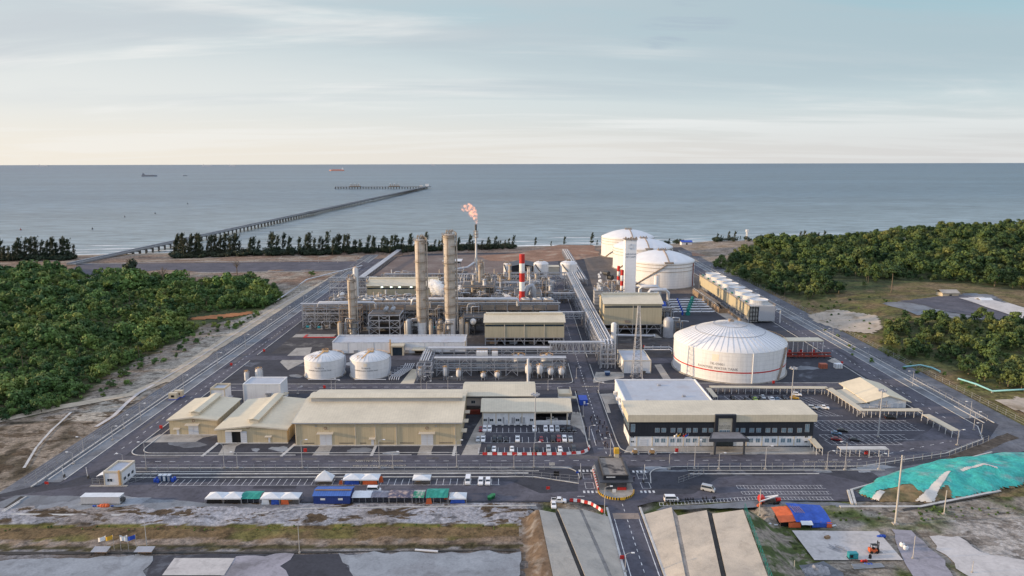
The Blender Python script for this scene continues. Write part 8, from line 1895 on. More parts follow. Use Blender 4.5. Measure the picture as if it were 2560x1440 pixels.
def canopy(label,px0,px1,py,pyt,pye,n=1,depth=4.5,m_=white_tarp,peak=1.4,skirt=None,name='marquee'):
 a,c=G(px0,py),G(px1,py);ze=zat((px0+px1)/2,pye,a.y);o=thing(name,label,'tent',((a.x+c.x)/2,a.y,0));y0,y1=a.y,a.y+depth
 mb=MB(o)
 for i in range(n):
  xa,xb=a.x+(c.x-a.x)*i/n,a.x+(c.x-a.x)*(i+1)/n;xm,ym=(xa+xb)/2,(y0+y1)/2;zp=ze+peak
  mb.add([(xa,y0,ze),(xb,y0,ze),(xb,y1,ze),(xa,y1,ze),(xm-.01,ym,zp)],[(0,1,4),(1,2,4),(2,3,4),(3,0,4)]);mb.add([(xa,y0,ze),(xb,y0,ze),(xb,y0-.02,ze-.4),(xa,y0-.02,ze-.4)],[(0,1,2,3)])
 mb.build('canopy',m_)
 part(o,'post',steel,lambda m:[m.box(a.x+(c.x-a.x)*i/n-.06,a.x+(c.x-a.x)*i/n+.06,yy,yy+.12,0,ze-.01)for i in range(n+1)for yy in(y0+.05,y1-.2)])
 if skirt:
  for k,sm_ in enumerate(skirt):xa,xb=a.x+(c.x-a.x)*(k+.08)/len(skirt),a.x+(c.x-a.x)*(k+.92)/len(skirt);part(o,'side_sheet',sm_,lambda m:m.add([(xa,y0+.15,.1),(xb,y0+.3,.1),(xb-.2,y0+.15,ze*.72),(xa+.3,y0+.1,ze*.8)],[(0,1,2,3)]))if sm_ else None
 part(o,'shade_block',steel_dark,lambda m:m.box(a.x+.4,c.x-.4,y0+.6,y1-.5,.05,.35));part(o,'table',wood,lambda m:[m.box(a.x+1+k*2.6,a.x+2.6+k*2.6,y0+1.4,y0+2.2,.7,.8)for k in range(max(1,int((c.x-a.x-1.5)/2.6)))]);return o  # dark block under the tent gives the look of shade
canopy('single white marquee with a tall pointed peak',787,831,1213,1180,1201,1,4.2,peak=3.0);canopy('double white marquee with orange and blue side sheets on the parking strip',857,947,1213,1183,1199,2,4.6,skirt=(blue_tarp,orange),peak=1.2);canopy('single white marquee beside the three parked white vehicles',1031,1076,1213,1184,1199,1,4.2,peak=.9)
canopy('double white marquee at the left end of the contractors row',513,603,1260,1228,1246,2,4.6,peak=1.3,skirt=(black_void,black_void));canopy('double white marquee with an orange sheet, left of the blue cabin',651,748,1263,1230,1246,2,4.4,peak=1.2,skirt=(white_tarp,blue_tarp,orange,None));canopy('single white marquee at the right end of the contractors row',1122,1166,1260,1228,1246,1,4.4,peak=1.2,skirt=(blue_tarp,))  # black sheets of the left marquee stand in for shade inside it
def shed(label,px0,px1,py,pye,rise,depth,wallm,roofm,name='tarp_shed',stripes=None):
 a,c=G(px0,py),G(px1,py);ze=zat((px0+px1)/2,pye,a.y);o=thing(name,label,'shelter' if name!='site_cabin' else 'cabin',((a.x+c.x)/2,a.y,0));y0,y1=a.y,a.y+depth
 if wallm:part(o,'wall',wallm,lambda m:m.box(a.x,c.x,y0,y1,0.05,ze-.04))
 else:part(o,'post',steel,lambda m:[m.box(a.x+(c.x-a.x)*i/3-.06,a.x+(c.x-a.x)*i/3+.06,yy,yy+.12,0,ze-.05)for i in range(4)for yy in(y0+.1,y1-.2)])
 mb=MB(o);vs=[];n=12
 for j in range(5):
  for i in range(n+1):
   u,v=i/n,j/4;vs.append((a.x-.3+(c.x-a.x+.6)*u,y0-.4+(depth+.8)*v,ze+rise*(1-abs(2*v-1.0))+(.12*noise.noise((u*9,v*4,px0))if not wallm else 0)))
 mb.add(vs,[(j*(n+1)+i,j*(n+1)+i+1,(j+1)*(n+1)+i+1,(j+1)*(n+1)+i)for j in range(4)for i in range(n)]);mb.build('roof',roofm)
 if stripes:part(o,'roof_strip',stripes,lambda m:m.beam((a.x,y0+depth*.40,ze+rise*.84+.06),(c.x,y0+depth*.40,ze+rise*.84+.06),.9,.08))
 return o
sc_=shed('blue site cabin with a blue ribbed roof in the contractors row',784,875,1260,1239,.9,6.5,mat('cabin_blue',(0.02,0.045,0.20),0.6,0.12,lines=('X',.6,.2)),mat('cabin_roof',(0.06,0.14,0.42),0.6,0.15,0.3,lines=('X',.8,.2)),'site_cabin',wood)
a=G(784,1260);[part(sc_,'window',white_tarp,lambda m:(m.box(xx-.8,xx+.8,a.y-.05,a.y-.003,1.4,2.1)))for xx in(a.x+3.2,a.x+9.2)]
shed('long white patched tarp roof beside the blue cabin',882,930,1256,1243,.5,4.5,None,white_tarp);shed('grey tarp roof between the white tarp and the patched one',930,972,1256,1242,.5,4.2,None,grey_tarp);shed('dark patched tarp roof with orange pieces in the contractors row',973,1030,1258,1243,.7,5,None,mat('patched_tarp',(0.10,0.10,0.15),0.8,0.2,0.5,alt=(0.36,0.28,0.25),alt_at=.52,alt_scale=.5));shed('green and grey tarp roof left of the green netted shed',1031,1058,1257,1243,.7,5,None,mat('green_grey_tarp',(0.04,0.26,0.15),0.8,0.2,0.5,alt=(0.4,0.4,0.38),alt_at=.52,alt_scale=.35));shed('green netted shed with orange sheets on its sides',1067,1118,1260,1243,1.0,6,None,green_tarp);shed('turquoise netted lean-to beside the leftmost double marquee',604,648,1258,1246,.8,5,None,green_tarp)
for px,py,w_,h_,m_,lb in((1072,1261,2.2,2.2,orange,'orange sheet hanging at the left side of the green shed'),(1116,1250,1.6,2.4,orange,'orange sheet hanging at the right side of the green shed'),(852,1212,1.6,1.6,orange,'orange sheet at the left corner of the double marquee'),(952,1207,1.8,2.4,orange,'orange sheet at the right corner of the double marquee')):
 p=G(px,py);MB().add([(p.x-w_/2,p.y,.05),(p.x+w_/2,p.y+.3,.05),(p.x+w_*.3,p.y+.5,h_),(p.x-w_*.3,p.y+.3,h_*.9),(p.x,p.y+1.2,.1)],[(0,1,2,3),(0,3,4),(1,4,2),(2,4,3)]).solo('tarp_sheet',m_,lb,'tarp')
a,c=G(203,1262),G(300,1262);ct_=thing('site_container','long pale office container on the gravel in the lower left corner','container',((a.x+c.x)/2,a.y,0));hc=zat(250,1243,a.y)
part(ct_,'body',mat('container_grey',(0.52,0.52,0.53),0.6,0.06,lines=('X',.5,.15)),lambda m:m.box(a.x,c.x,a.y,a.y+2.9,.35,hc));part(ct_,'roof',white_tarp,lambda m:m.box(a.x-.1,c.x+.1,a.y-.1,a.y+3,hc,hc+.15));part(ct_,'end_gear',steel_dark,lambda m:(m.box(c.x+.003,c.x+.7,a.y+.4,a.y+1.6,1,2.2),m.box(c.x+.003,c.x+.6,a.y+1.8,a.y+2.6,.4,1.5)));part(ct_,'skid',steel_dark,lambda m:[m.box(a.x+k*4.3,a.x+k*4.3+.4,a.y+.1,a.y+2.8,0,.35)for k in range(4)])
for px,m_,lb,w_ in((236,blue_tarp,'blue bundle in front of the pale container',1.4),(250,orange,'small orange bundle by the pale container',1.6),(262,orange,'large orange tarp heap before the pale container',3.6),(281,blue_tarp,'purple-blue bundle right of the orange heap',1.0)):
 p=G(px,1267);bm_solo(puffs([(p.x+k*w_*.25,p.y,.35,.34*w_/1.6)for k in(-1,0,1)],int(px),2,.2),'tarp_bundle',m_,lb,'tarp',(p.x,p.y,0))
for i,px in enumerate((400,411,422)):
 p=G(px,1204);o=thing('portable_toilet','blue portable toilet by the parking strip, %s of three'%('left','middle','right')[i],'portable toilet',(p.x,p.y,0),0,'portable toilets');part(o,'cabin',(mat('toilet_blue',(0.05,0.10,0.24),0.6,0.1),mat('toilet_navy',(0.04,0.09,0.16),0.6,0.1))[i%2],lambda m:m.box(p.x-.6,p.x+.6,p.y,p.y+1.2,.05,2.15));part(o,'roof',white_tarp,lambda m:m.prism([(p.x-.62,p.y-.04),(p.x+.62,p.y-.04),(p.x+.62,p.y+1.24),(p.x-.62,p.y+1.24)],2.15,2.4));part(o,'door',white_tarp if i==1 else steel,lambda m:m.box(p.x-.4,p.x+.4,p.y-.04,p.y-.003,.2,1.95))
for i,(px,py)in enumerate(((388,1205),(393,1201),(432,1204),(437,1200),(395,1206))):
 p=G(px,py);MB().lathe(p.x,p.y,[(.5,0),(.55,.4),(.55,1.1),(.35,1.3)],12).solo('plastic_drum',paint_blue,'blue plastic drum beside the portable toilets, %s from the left'%ords[(0,1,3,4,2)[i]],'drum','blue drums')
for i in range(3):
 p=G(1224+i*4.5,1250-i*2.6);o=thing('wheelie_bin','green wheeled bin on the bare asphalt, %s of three'%('nearest','middle','farthest')[i],'bin',(p.x,p.y,0),0,'green bins');part(o,'bin',mat('bin_green',(0.02,0.15,0.06),0.6,0.1),lambda m:m.add([(p.x-.55,p.y-.45,.2),(p.x+.55,p.y-.45,.2),(p.x+.55,p.y+.45,.2),(p.x-.55,p.y+.45,.2),(p.x-.7,p.y-.6,1.2),(p.x+.7,p.y-.6,1.2),(p.x+.7,p.y+.6,1.2),(p.x-.7,p.y+.6,1.2)],[(3,2,1,0),(0,1,5,4),(1,2,6,5),(2,3,7,6),(3,0,4,7),(4,5,6,7)]));part(o,'lid',mat('lid_green',(0.03,0.2,0.08),0.6,0.1),lambda m:m.extr([(p.y-.65,1.2),(p.y+.65,1.3),(p.y+.65,1.4),(p.y-.65,1.28)],'x',p.x-.72,p.x+.72))
for i in range(2):
 p=G(432+i*14,1000-i*6);o=thing('generator_set','cream generator box beside the left perimeter road, %s'%('nearer one','farther one')[i],'generator',(p.x,p.y,0),0,'roadside generators');part(o,'cabinet',cream_box,lambda m:m.box(p.x-2,p.x+2,p.y,p.y+2.2,.4,3.4));part(o,'vent',black_void,lambda m:m.box(p.x-.8,p.x+.8,p.y-.04,p.y-.003,1.3,2.4));part(o,'skid',paint_blue,lambda m:m.box(p.x-2.1,p.x+2.3,p.y-.2,p.y+2.4,.02,.4))
p=G(1460,1014);o=thing('site_container','dark blue container beside the canteen roof','container',(p.x,p.y,0));part(o,'body',paint_blue,lambda m:m.box(p.x-2.2,p.x+1.8,p.y,p.y+7,.1,2.8));part(o,'door',white_tarp,lambda m:m.box(p.x-.2,p.x+.6,p.y-.05,p.y-.003,.8,2.2))
p=G(1519,940);o=thing('waste_skip','small blue skip in the yard beside the mast','skip',(p.x,p.y,0));part(o,'body',mat('skip_blue',(0.03,0.06,0.15),0.6,0.12),lambda m:m.add([(p.x-1.1,p.y,.2),(p.x+1.1,p.y,.2),(p.x+1.1,p.y+2.6,.2),(p.x-1.1,p.y+2.6,.2),(p.x-1.4,p.y-.2,1.9),(p.x+1.4,p.y-.2,1.9),(p.x+1.4,p.y+2.8,1.9),(p.x-1.4,p.y+2.8,1.9)],[(3,2,1,0),(0,1,5,4),(1,2,6,5),(2,3,7,6),(3,0,4,7),(4,5,6,7)]));part(o,'lid',mat('skip_lid',(0.16,0.22,0.32),0.6,0.12),lambda m:m.box(p.x-1.45,p.x+1.45,p.y-.25,p.y+2.85,1.9,2.05))
for px,py,m_,lb in((2060,922,mat('rust_box',(0.40,0.12,0.07),0.7,0.15),'rusty red crate heap on the yard by the huge tank'),(2098,922,white_tarp,'pale crate beside the rusty crate heap')):
 p=G(px,py);o=thing('cargo_crate',lb,'crate',(p.x,p.y,0));part(o,'crate',m_,lambda m:m.box(p.x-2,p.x+2,p.y,p.y+3,.15,2.6));part(o,'batten',steel_dark,lambda m:[m.box(p.x-2+k*1.3,p.x-1.9+k*1.3,p.y-.06,p.y-.003,.15,2.6)for k in range(4)]);part(o,'skid',wood,lambda m:m.box(p.x-2.1,p.x+2.1,p.y-.1,p.y+3.1,0,.15))
for px,py,lb in((402,1073,'red fire hose cabinet beside the smallest warehouse'),(763,1132,'red fire cabinet before the left end of the long warehouse'),(811,972,'red fire cabinet on the verge behind the long warehouse'),(1692,1132,'red fire cabinet before the dark office'),(2166,1138,'red fire cabinet under the motorbike shelter'),(578,915,'red fire hydrant box on the left perimeter road'),(660,880,'red fire box farther up the left perimeter road'),(1934,960,'red fire cabinet below the huge tank'),(1610,870,'red fire box in front of the turbine hall'),(2105,911,'red box beside the pale crate')):
 p=G(px,py);o=thing('fire_cabinet',lb,'fire cabinet',(p.x,p.y,0));part(o,'cabinet',paint_red,lambda m:m.box(p.x-.6,p.x+.6,p.y,p.y+.5,.35,1.7));part(o,'stand',steel_dark,lambda m:m.box(p.x-.4,p.x+.4,p.y+.1,p.y+.4,0,.35))
def signb(label,px,py,pt,w_,h_,m_,fg=False,txt=None):
 p=G(px,py);z=zat(px,pt,p.y);o=thing('road_sign',label,'sign',(p.x,p.y,0));part(o,'post',pole_mat,lambda m:m.cyl(p.x,p.y+.08,0,z,.06,n=8));part(o,'plate',m_,lambda m:m.box(p.x-w_/2,p.x+w_/2,p.y-.04,p.y,z-h_,z))
signb('red sign board on the gravel left of the guardhouse',1370,1226,1216,1.3,1.1,paint_red);signb('round red stop sign by the left corner gate',117,1213,1204,1.4,1.0,paint_red);signb('red sign beside the curved lamp in the cutting',1555,1400,1388,1.3,1.2,paint_red);signb('dark message board on the gravel island left of the gate',1391,1200,1178,2.0,1.8,paint_black);signb('small blue sign by the entry lane',1443,1184,1178,.9,.8,paint_blue);signb('white notice board before the smallest warehouse',456,1086,1073,1.9,1.1,paint_white);signb('white sign board at the kerb near the small car park',1380,1168,1156,2.2,1.2,kerb_mat)
for i,(px,py,pt,lb)in enumerate(((1452,1198,1158,'raised boom barrier at the entry lane left of the guardhouse'),(1608,1206,1160,'raised boom barrier at the exit lane right of the guardhouse'),(161,1193,1167,'raised boom barrier left of the gate office'),(221,1196,1167,'raised boom barrier next to the gate office'))):
 p=G(px,py);h=zat(px,pt,p.y);o=thing('boom_barrier',lb,'barrier',(p.x,p.y,0));part(o,'cabinet',steel_dark,lambda m:m.box(p.x-.3,p.x+.3,p.y-.3,p.y+.3,0,1.2));part(o,'boom',paint_white,lambda m:m.beam((p.x,p.y-.35,1.0),(p.x-.2+(.5 if i==1 else 0),p.y-.35,h),.14))
def wbar(pts,n,lab0,grp):
 P=[G(a,b_)for a,b_ in pts];Ls=[(c-a).length for a,c in zip(P,P[1:])];T=sum(Ls)
 for i in range(n):
  t=T*(i+.5)/n;k=0
  while t>Ls[k]and k<len(Ls)-1:t-=Ls[k];k+=1
  d=(P[k+1]-P[k]).normalized();c=P[k]+d*t;w_=T/n*.46;q=Vector((-d.y,d.x,0));mb=MB();red=i%2==0
  prof=[(.35,0),(.35,.25),(.14,.5),(.12,1.0),(-.12,1.0),(-.14,.5),(-.35,.25),(-.35,0)];vs=[]
  for s in(-w_,w_):
   for u,z in prof:vs.append(c+d*s+q*u+Vector((0,0,z+.03)))
  mb.add(vs,[tuple(range(8)),tuple(range(15,7,-1))]+[(j,(j+1)%8,8+(j+1)%8,8+j)for j in range(8)]);mb.solo('water_barrier',paint_red if red else paint_white,'%s plastic water barrier %s, %s from the left'%('red' if red else 'white',lab0,ords[i]),'barrier',grp)
wbar([(1206,1137),(1300,1137.5),(1412,1137),(1452,1134),(1470,1127),(1474,1118)],24,'edging the small car park','barriers edging the small car park')
wbar([(1424,1253),(1450,1255),(1476,1261),(1495,1272),(1508,1282)],11,'curving from the gate to the cutting','barriers curving to the cutting')
car_paints={k:mat('car_'+k,c,0.3,0.04,spec=.5)for k,c in dict(white=(.78,.78,.79),silver=(.42,.44,.46),black=(.014,.014,.016),dark=(.035,.037,.045),red=(.22,.015,.02),blue=(.12,.20,.30),yellow=(.60,.32,.02),green=(.30,.45,.05)).items()}
def loft(mb,secs):
 """secs: list of (y, [(x,z)...]) cross sections"""
 n=len(secs[0][1]);vs=[(x,y,z)for y,s in secs for x,z in s]
 mb.add(vs,[(j*n+i,j*n+(i+1)%n,(j+1)*n+(i+1)%n,(j+1)*n+i)for j in range(len(secs)-1)for i in range(n)],False)
 mb.add(vs[:n],[tuple(range(n))[::-1]]);mb.add(vs[-n:],[tuple(range(n))]);return mb
def vehicle(kind):
 L_,W,body,cab={'car':(4.3,1.75,[(-2.15,.62),(-1.9,.78),(-.85,.92),(1.5,.95),(2.05,.85),(2.15,.62)],[(-.95,.92,.72),(-.25,1.46,.58),(.95,1.48,.58),(1.75,.95,.7)]),'suv':(4.6,1.85,[(-2.3,.75),(-2.1,.98),(-1.0,1.08),(1.9,1.1),(2.25,1.0),(2.3,.7)],[(-1.1,1.08,.8),(-.4,1.74,.68),(1.7,1.76,.68),(2.15,1.1,.78)]),'pickup':(5.2,1.85,[(-2.6,.75),(-2.4,1.0),(-1.3,1.1),(.6,1.1),(2.5,1.1),(2.6,.75)],[(-1.4,1.1,.8),(-.7,1.76,.68),(.55,1.76,.68),(.85,1.1,.78)]),'van':(4.9,1.9,[(-2.45,.8),(-2.35,1.1),(-1.7,1.25),(2.3,1.3),(2.42,1.2),(2.45,.6)],[(-2.0,1.2,.84),(-1.25,2.15,.74),(2.2,2.2,.74),(2.4,1.25,.84)])}[kind]
 o=thing('parked_'+('car' if kind in('car','suv')else kind if kind=='van' else 'pickup'),'prototype',kind,(0,0,0))
 mb=MB(o);secs=[]
 for y,z in body:w_=W/2*(.9 if y in(body[0][0],body[-1][0])else 1.0);secs.append((y,[(-w_*.96,.28),(w_*.96,.28),(w_,.55),(w_*.96,z-.06),(w_*.86,z),(-w_*.86,z),(-w_*.96,z-.06),(-w_,.55)]))
 loft(mb,secs)
 cs=[]
 for y,z,w_ in cab:cs.append((y,[(-W/2*.93,body[2][1]-.05),(W/2*.93,body[2][1]-.05),(W/2*w_*1.25,z),(-W/2*w_*1.25,z)]))
 loft(mb,cs)
 if kind=='pickup':mb.box(-W/2*.95,-W/2*.85,.9,2.55,1.08,1.3);mb.box(W/2*.85,W/2*.95,.9,2.55,1.08,1.3);mb.box(-W/2*.85,W/2*.85,2.45,2.55,1.08,1.3)
 mb.build('body',car_paints['white'],o)
 gb=MB(o)
 def gq(a,b_,s=1):
  (y0,z0,w0),(y1,z1,w1)=a,b_
  return y0,y1
 z_lo,z_hi=body[2][1]+.06,cab[1][1]-.1
 wl,wh=W/2*.93,W/2*cab[1][2]*1.25;zb=body[2][1]-.05;zt=cab[1][1]
 def xs(z):return wl+(wh-wl)*(z-zb)/(zt-zb)
 def yl(c0,c1,z):return c0[0]+(c1[0]-c0[0])*(z-c0[1])/(c1[1]-c0[1])
 for s in(-1,1):
  gb.add([(s*(xs(z_lo)+.012),yl(cab[0],cab[1],z_lo)+.22,z_lo),(s*(xs(z_lo)+.012),yl(cab[3],cab[2],z_lo)-.22,z_lo),(s*(xs(z_hi)+.012),yl(cab[3],cab[2],z_hi)-.15,z_hi),(s*(xs(z_hi)+.012),yl(cab[0],cab[1],z_hi)+.15,z_hi)],[(0,1,2,3)])
 for c0,c1,e in((cab[0],cab[1],-.02),(cab[3],cab[2],.02)):
  y0,y1=yl(c0,c1,max(z_lo,c0[1]+.02))+e,yl(c0,c1,z_hi)+e;gb.add([(-xs(z_lo)+.1,y0,z_lo+.02),(xs(z_lo)-.1,y0,z_lo+.02),(xs(z_hi)-.1,y1,z_hi+.02),(-xs(z_hi)+.1,y1,z_hi+.02)],[(0,1,2,3)])
 gb.build('window',glass,o)
 for s in(-1,1):
  for yy in(-L_*.30,L_*.30):
   wb=MB(o);wb.tube([(s*(W/2-.22),yy,.32),(s*(W/2+.01),yy,.32)],.33,12);wb.build('wheel',tyre,o)
  hb=MB(o);hb.box(min(s*.5,s*.8),max(s*.5,s*.8),-L_/2-.02,-L_/2+.1,.58,.72);hb.build('headlight',paint_white,o)
  tb_=MB(o);tb_.box(min(s*.55,s*.8),max(s*.55,s*.8),L_/2-.1,L_/2+.02,.6,.78);tb_.build('tail_light',paint_red,o)
 if kind=='pickup':bb=MB(o);bb.box(-W/2*.84,W/2*.84,.92,2.44,1.102,1.12);bb.build('load_bed',tyre,o)
 return o
PROTO={k:vehicle(k)for k in('car','suv','pickup','van')}
used=set()
def park(kind,colr,px,py,rz,label,group='parked vehicles',z=.03):
 p=G(px,py)
 o=PROTO[kind]if kind not in used else copy_tree(PROTO[kind]);used.add(kind)
 o.location=(p.x,p.y,z);o.rotation_euler=(0,0,rz);o['label']=label;o['category']={'car':'car','suv':'car','pickup':'pickup truck','van':'van'}[kind];o['group']=group
 for ch in KIDS[o.name]:
  if ch.name.startswith('body'):ch.material_slots[0].link='OBJECT';ch.material_slots[0].material=car_paints[colr]
 return o
PI=math.pi
lot='cars in the small car park'
for k,(ln,row)in enumerate((('back row of the small car park',[(1202,'car','red'),(1212,'suv','white'),(1224,'suv','white'),(1336,'suv','white'),(1364,'suv','white'),(1379,'suv','white'),(1393,'suv','silver'),(1407,'car','black'),(1421,'suv','black'),(1435,'car','dark')]),('middle row of the small car park',[(1195,'car','silver'),(1208,'pickup','white'),(1236,'suv','black'),(1250,'suv','black'),(1265,'car','black'),(1294,'pickup','white'),(1353,'car','red'),(1382,'suv','black'),(1397,'suv','red'),(1411,'suv','white'),(1426,'pickup','silver')]),('front row of the small car park',[(1222,'suv','black'),(1235,'car','white'),(1280,'car','white'),(1341,'suv','black'),(1371,'suv','silver'),(1400,'car','white'),(1434,'suv','dark')]))):
 py=(1076,1101,1126)[k]
 for i,(px,kd,co)in enumerate(row):park(kd,co,px,py,(0 if k!=1 else 0)+PI*(rk.random()<.5)*0,'%s %s in the %s, %s from the left'%(co,'car' if kd=='car' else 'off-roader' if kd=='suv' else 'pickup',ln,ords[i]),lot)
gl='cars in the right car park'
for px,py,kd,co,lb in((1832,997,'car','black','black car leftmost in the far right car park'),(1867,1003,'car','black','black car in the near line behind the office roof'),(1880,996,'car','black','black car left of the silver one in the far car park'),(1888,1001,'car','green','lime green car behind the office roof'),(1907,995,'car','silver','silver car in the far line of the right car park'),(1903,1003,'car','black','black car right of the lime green car'),(1929,1002,'pickup','white','white pickup behind the office roof'),(1943,1002,'car','blue','grey-blue car beside the white pickup'),(1960,996,'car','dark','dark car at the right end of the far line'),(1992,989,'suv','white','white car beside the floodlight mast behind the office'),(1986,997,'car','yellow','bright yellow car by the floodlight mast'),(2012,1022,'suv','black','black car at the left of the second parking line'),(2031,1022,'suv','silver','silver car with dark windows in the second line'),(2058,1022,'pickup','white','white pickup alone in the second parking line'),(2226,1047,'suv','black','black car alone below the covered walkway'),(2090,1086,'car','blue','pale blue car in the big right car park'),(2091,1101,'car','red','dark red car in the big right car park'),(2137,1102,'car','dark','dark car right of the dark red one'),(2106,1079,'car','black','black car behind the pale blue one')):park(kd,co,px,py,{'2226':1.4}.get(str(px),.0 if px<1980 else 1.25),lb,gl)
park('van','white',1170,1206,0,'white van on the parking strip beside two white cars');park('suv','white',1202,1208,0,'white car right of the white van on the parking strip');park('suv','white',1220,1208,0,'white car at the right end of the parking strip');park('van','white',935,1230,1.57,'white van half hidden behind the tarp roofs')
park('pickup','white',1397,1256,1.5,'white pickup standing in the road left of the guardhouse');park('car','white',1384,1266,0,'white car tail just below the white pickup');park('van','white',1678,1253,1.57,'white minibus before the row of motorbikes');park('van','silver',1770,1227,1.1,'silver van with an open side door near the motorbike bays');park('pickup','white',1380,1052,1.57,'white ambulance-like pickup inside the canteen bay')
def bike():
 o=thing('motorbike','dark motorbike in the row beside the minibus','motorbike',(0,0,0),0,'parked motorbikes');mb=MB(o);mb.tube([(0,-.3,.75),(0,.1,.85),(0,.55,.9)],[.16,.2,.12],8);mb.tube([(0,-.62,.95),(0,-.7,.35)],.06,6);mb.beam((-.35,-.55,1.05),(.35,-.55,1.05),.06);mb.build('frame',paint_black,o)
 for yy in(-.65,.62):w_=MB(o);w_.tube([(-.06,yy,.3),(.06,yy,.3)],.3,12);w_.build('wheel',tyre,o)
 s=MB(o);s.box(-.14,.14,0,.6,.92,1.02);s.build('seat',tyre,o);return o
b0=bike()
bs=[1667,1673,1679,1685,1691,1697,1704,1716,1722,1729,1735,1760,1768,1785,1790]
for i,px in enumerate(bs):
 o=b0 if i==0 else copy_tree(b0);p=G(px,1262-(px-1650)*.064);o.location=(p.x,p.y+1.1,.03);o.rotation_euler=(0,0,.1*((i*7)%3-1));o['label']='dark motorbike in the bays right of the white minibus, %s from the left'%ords[i]
p=G(1925,1262);o=thing('crane_truck','broken down red and white crane lorry on the gravel','truck',(p.x,p.y,0));x,y=p.x,p.y
part(o,'chassis',steel_dark,lambda m:m.box(x-3.5,x+3.5,y,y+2.2,.6,1.0));part(o,'cab',paint_red,lambda m:m.extr([(x-3.6,1.0),(x-1.9,1.0),(x-1.9,2.6),(x-3.1,2.7),(x-3.6,1.9)],'x' if False else 'y',0,0)if False else m.add([(x-3.6,y,1),(x-1.9,y,1),(x-1.9,y,2.7),(x-3.1,y,2.7),(x-3.6,y,1.9),(x-3.6,y+2.2,1),(x-1.9,y+2.2,1),(x-1.9,y+2.2,2.7),(x-3.1,y+2.2,2.7),(x-3.6,y+2.2,1.9)],[(4,3,2,1,0),(5,6,7,8,9),(0,1,6,5),(1,2,7,6),(2,3,8,7),(3,4,9,8),(4,0,5,9)]))
part(o,'crane_boom',paint_white,lambda m:(m.beam((x-1.5,y+1.1,2.2),(x+2.8,y+.6,3.0),.45),m.beam((x+2.8,y+.6,3.0),(x-3.8,y-.8,1.6),.35)));part(o,'drum',paint_red,lambda m:m.tube([(x+2.2,y+.6,1.7),(x+3.6,y+.6,1.7)],.7,12));part(o,'load',steel_dark,lambda m:(m.box(x-1,x+1.6,y+.2,y+2,1.0,1.9),));part(o,'outrigger',orange,lambda m:m.beam((x-4.8,y-1.6,.4),(x-3.2,y-.4,.9),.7,.5))
for xx in(x-2.7,x+1.4,x+2.6):
 for yy in(y+.15,y+2.05):part(o,'wheel',tyre,lambda m:m.tube([(xx,yy-.2,.5),(xx,yy+.2,.5)],.5,12))
p=GT(2186,1382,.2);x,y,z=p;z+=.06;o=thing('forklift','orange forklift with a raised black mast on the concrete slab','forklift',(x,y,z))
part(o,'body',orange,lambda m:(m.box(x-1.6,x+.6,y-.6,y+.6,z+.4,z+1.2),m.box(x-1.7,x-1.0,y-.62,y+.62,z+.4,z+1.5)));part(o,'mast',paint_black,lambda m:(m.box(x+.75,x+.95,y-.5,y-.3,z+.1,z+3.6),m.box(x+.75,x+.95,y+.3,y+.5,z+.1,z+3.6),m.box(x+.8,x+.9,y-.3,y+.3,z+.6,z+.8),m.box(x+.8,x+.9,y-.3,y+.3,z+3.2,z+3.4),m.box(x+.95,x+1.1,y-.6,y+.6,z+.2,z+1.3)));part(o,'cage',paint_black,lambda m:[m.beam((x+a,y+b_,z+1.2),(x+a*.9,y+b_,z+2.5),.09)for a in(-1.1,.5)for b_ in(-.5,.5)]+[m.box(x-1.1,x+.6,y-.6,y+.6,z+2.5,z+2.58)]);part(o,'fork',steel_dark,lambda m:[m.box(x+1.1,x+2.2,y+b_-.08,y+b_+.08,z+.15,z+.23)for b_ in(-.35,.35)]);part(o,'seat',paint_black,lambda m:m.box(x-.7,x-.1,y-.3,y+.3,z+1.2,z+1.7))
for xx in(x-1.15,x+.4):
 for yy in(y-.6,y+.6):part(o,'wheel',tyre,lambda m:m.tube([(xx,yy-.15,z+.42),(xx,yy+.15,z+.42)],.42,12))
p=GT(2131,1396,.2);x,y,z=p;o=thing('generator_set','teal diesel generator on the edge of the concrete slab','generator',(x,y,z));part(o,'cabinet',paint_teal,lambda m:m.box(x-1.3,x+1.3,y-.7,y+.7,z+.3,z+1.9));part(o,'vent',paint_black,lambda m:(m.box(x-1.1,x-.2,y-.74,y-.703,z+.6,z+1.5),m.box(x+1.303,x+1.33,y-.6,y+.6,z+.5,z+1.7)));part(o,'skid',paint_black,lambda m:m.box(x-1.35,x+1.35,y-.75,y+.75,z+.06,z+.3))
p=GT(2175,1396,.2);x,y,z=p;MB().lathe(x,y,[(.4,z),(.42,z+.8),(.3,z+1.2),(.15,z+1.3)],10).solo('gas_bottle',paint_black,'dark gas bottle between the teal generator and the forklift','gas bottle')
p=GT(2068,1346,.2);x,y,z=p;o=thing('brick_stack','small brown stack of blocks at the back of the slab','stack',(x,y,z));part(o,'block',wood,lambda m:(m.obox(x,y,z+.05,1.7,.9,.7,.4),));part(o,'pallet',steel_dark,lambda m:m.obox(x,y,z,1.9,1.1,.05,.4))
p=GT(2095,1372,.2);mb=MB();rg_=random.Random(8)
for i in range(15):a=rg_.uniform(-.5,.1);c=Vector((p.x+rg_.uniform(-2.2,2.2),p.y+rg_.uniform(-1.4,1.4),p.z+.12+.05*i*.3));d=Vector((math.cos(a+2.6),math.sin(a+2.6),0))*rg_.uniform(1.2,2);mb.beam(c-d,c+d,.11)
mb.solo('scaffold_poles',steel,'loose pile of scaffold poles lying on the concrete slab','poles')
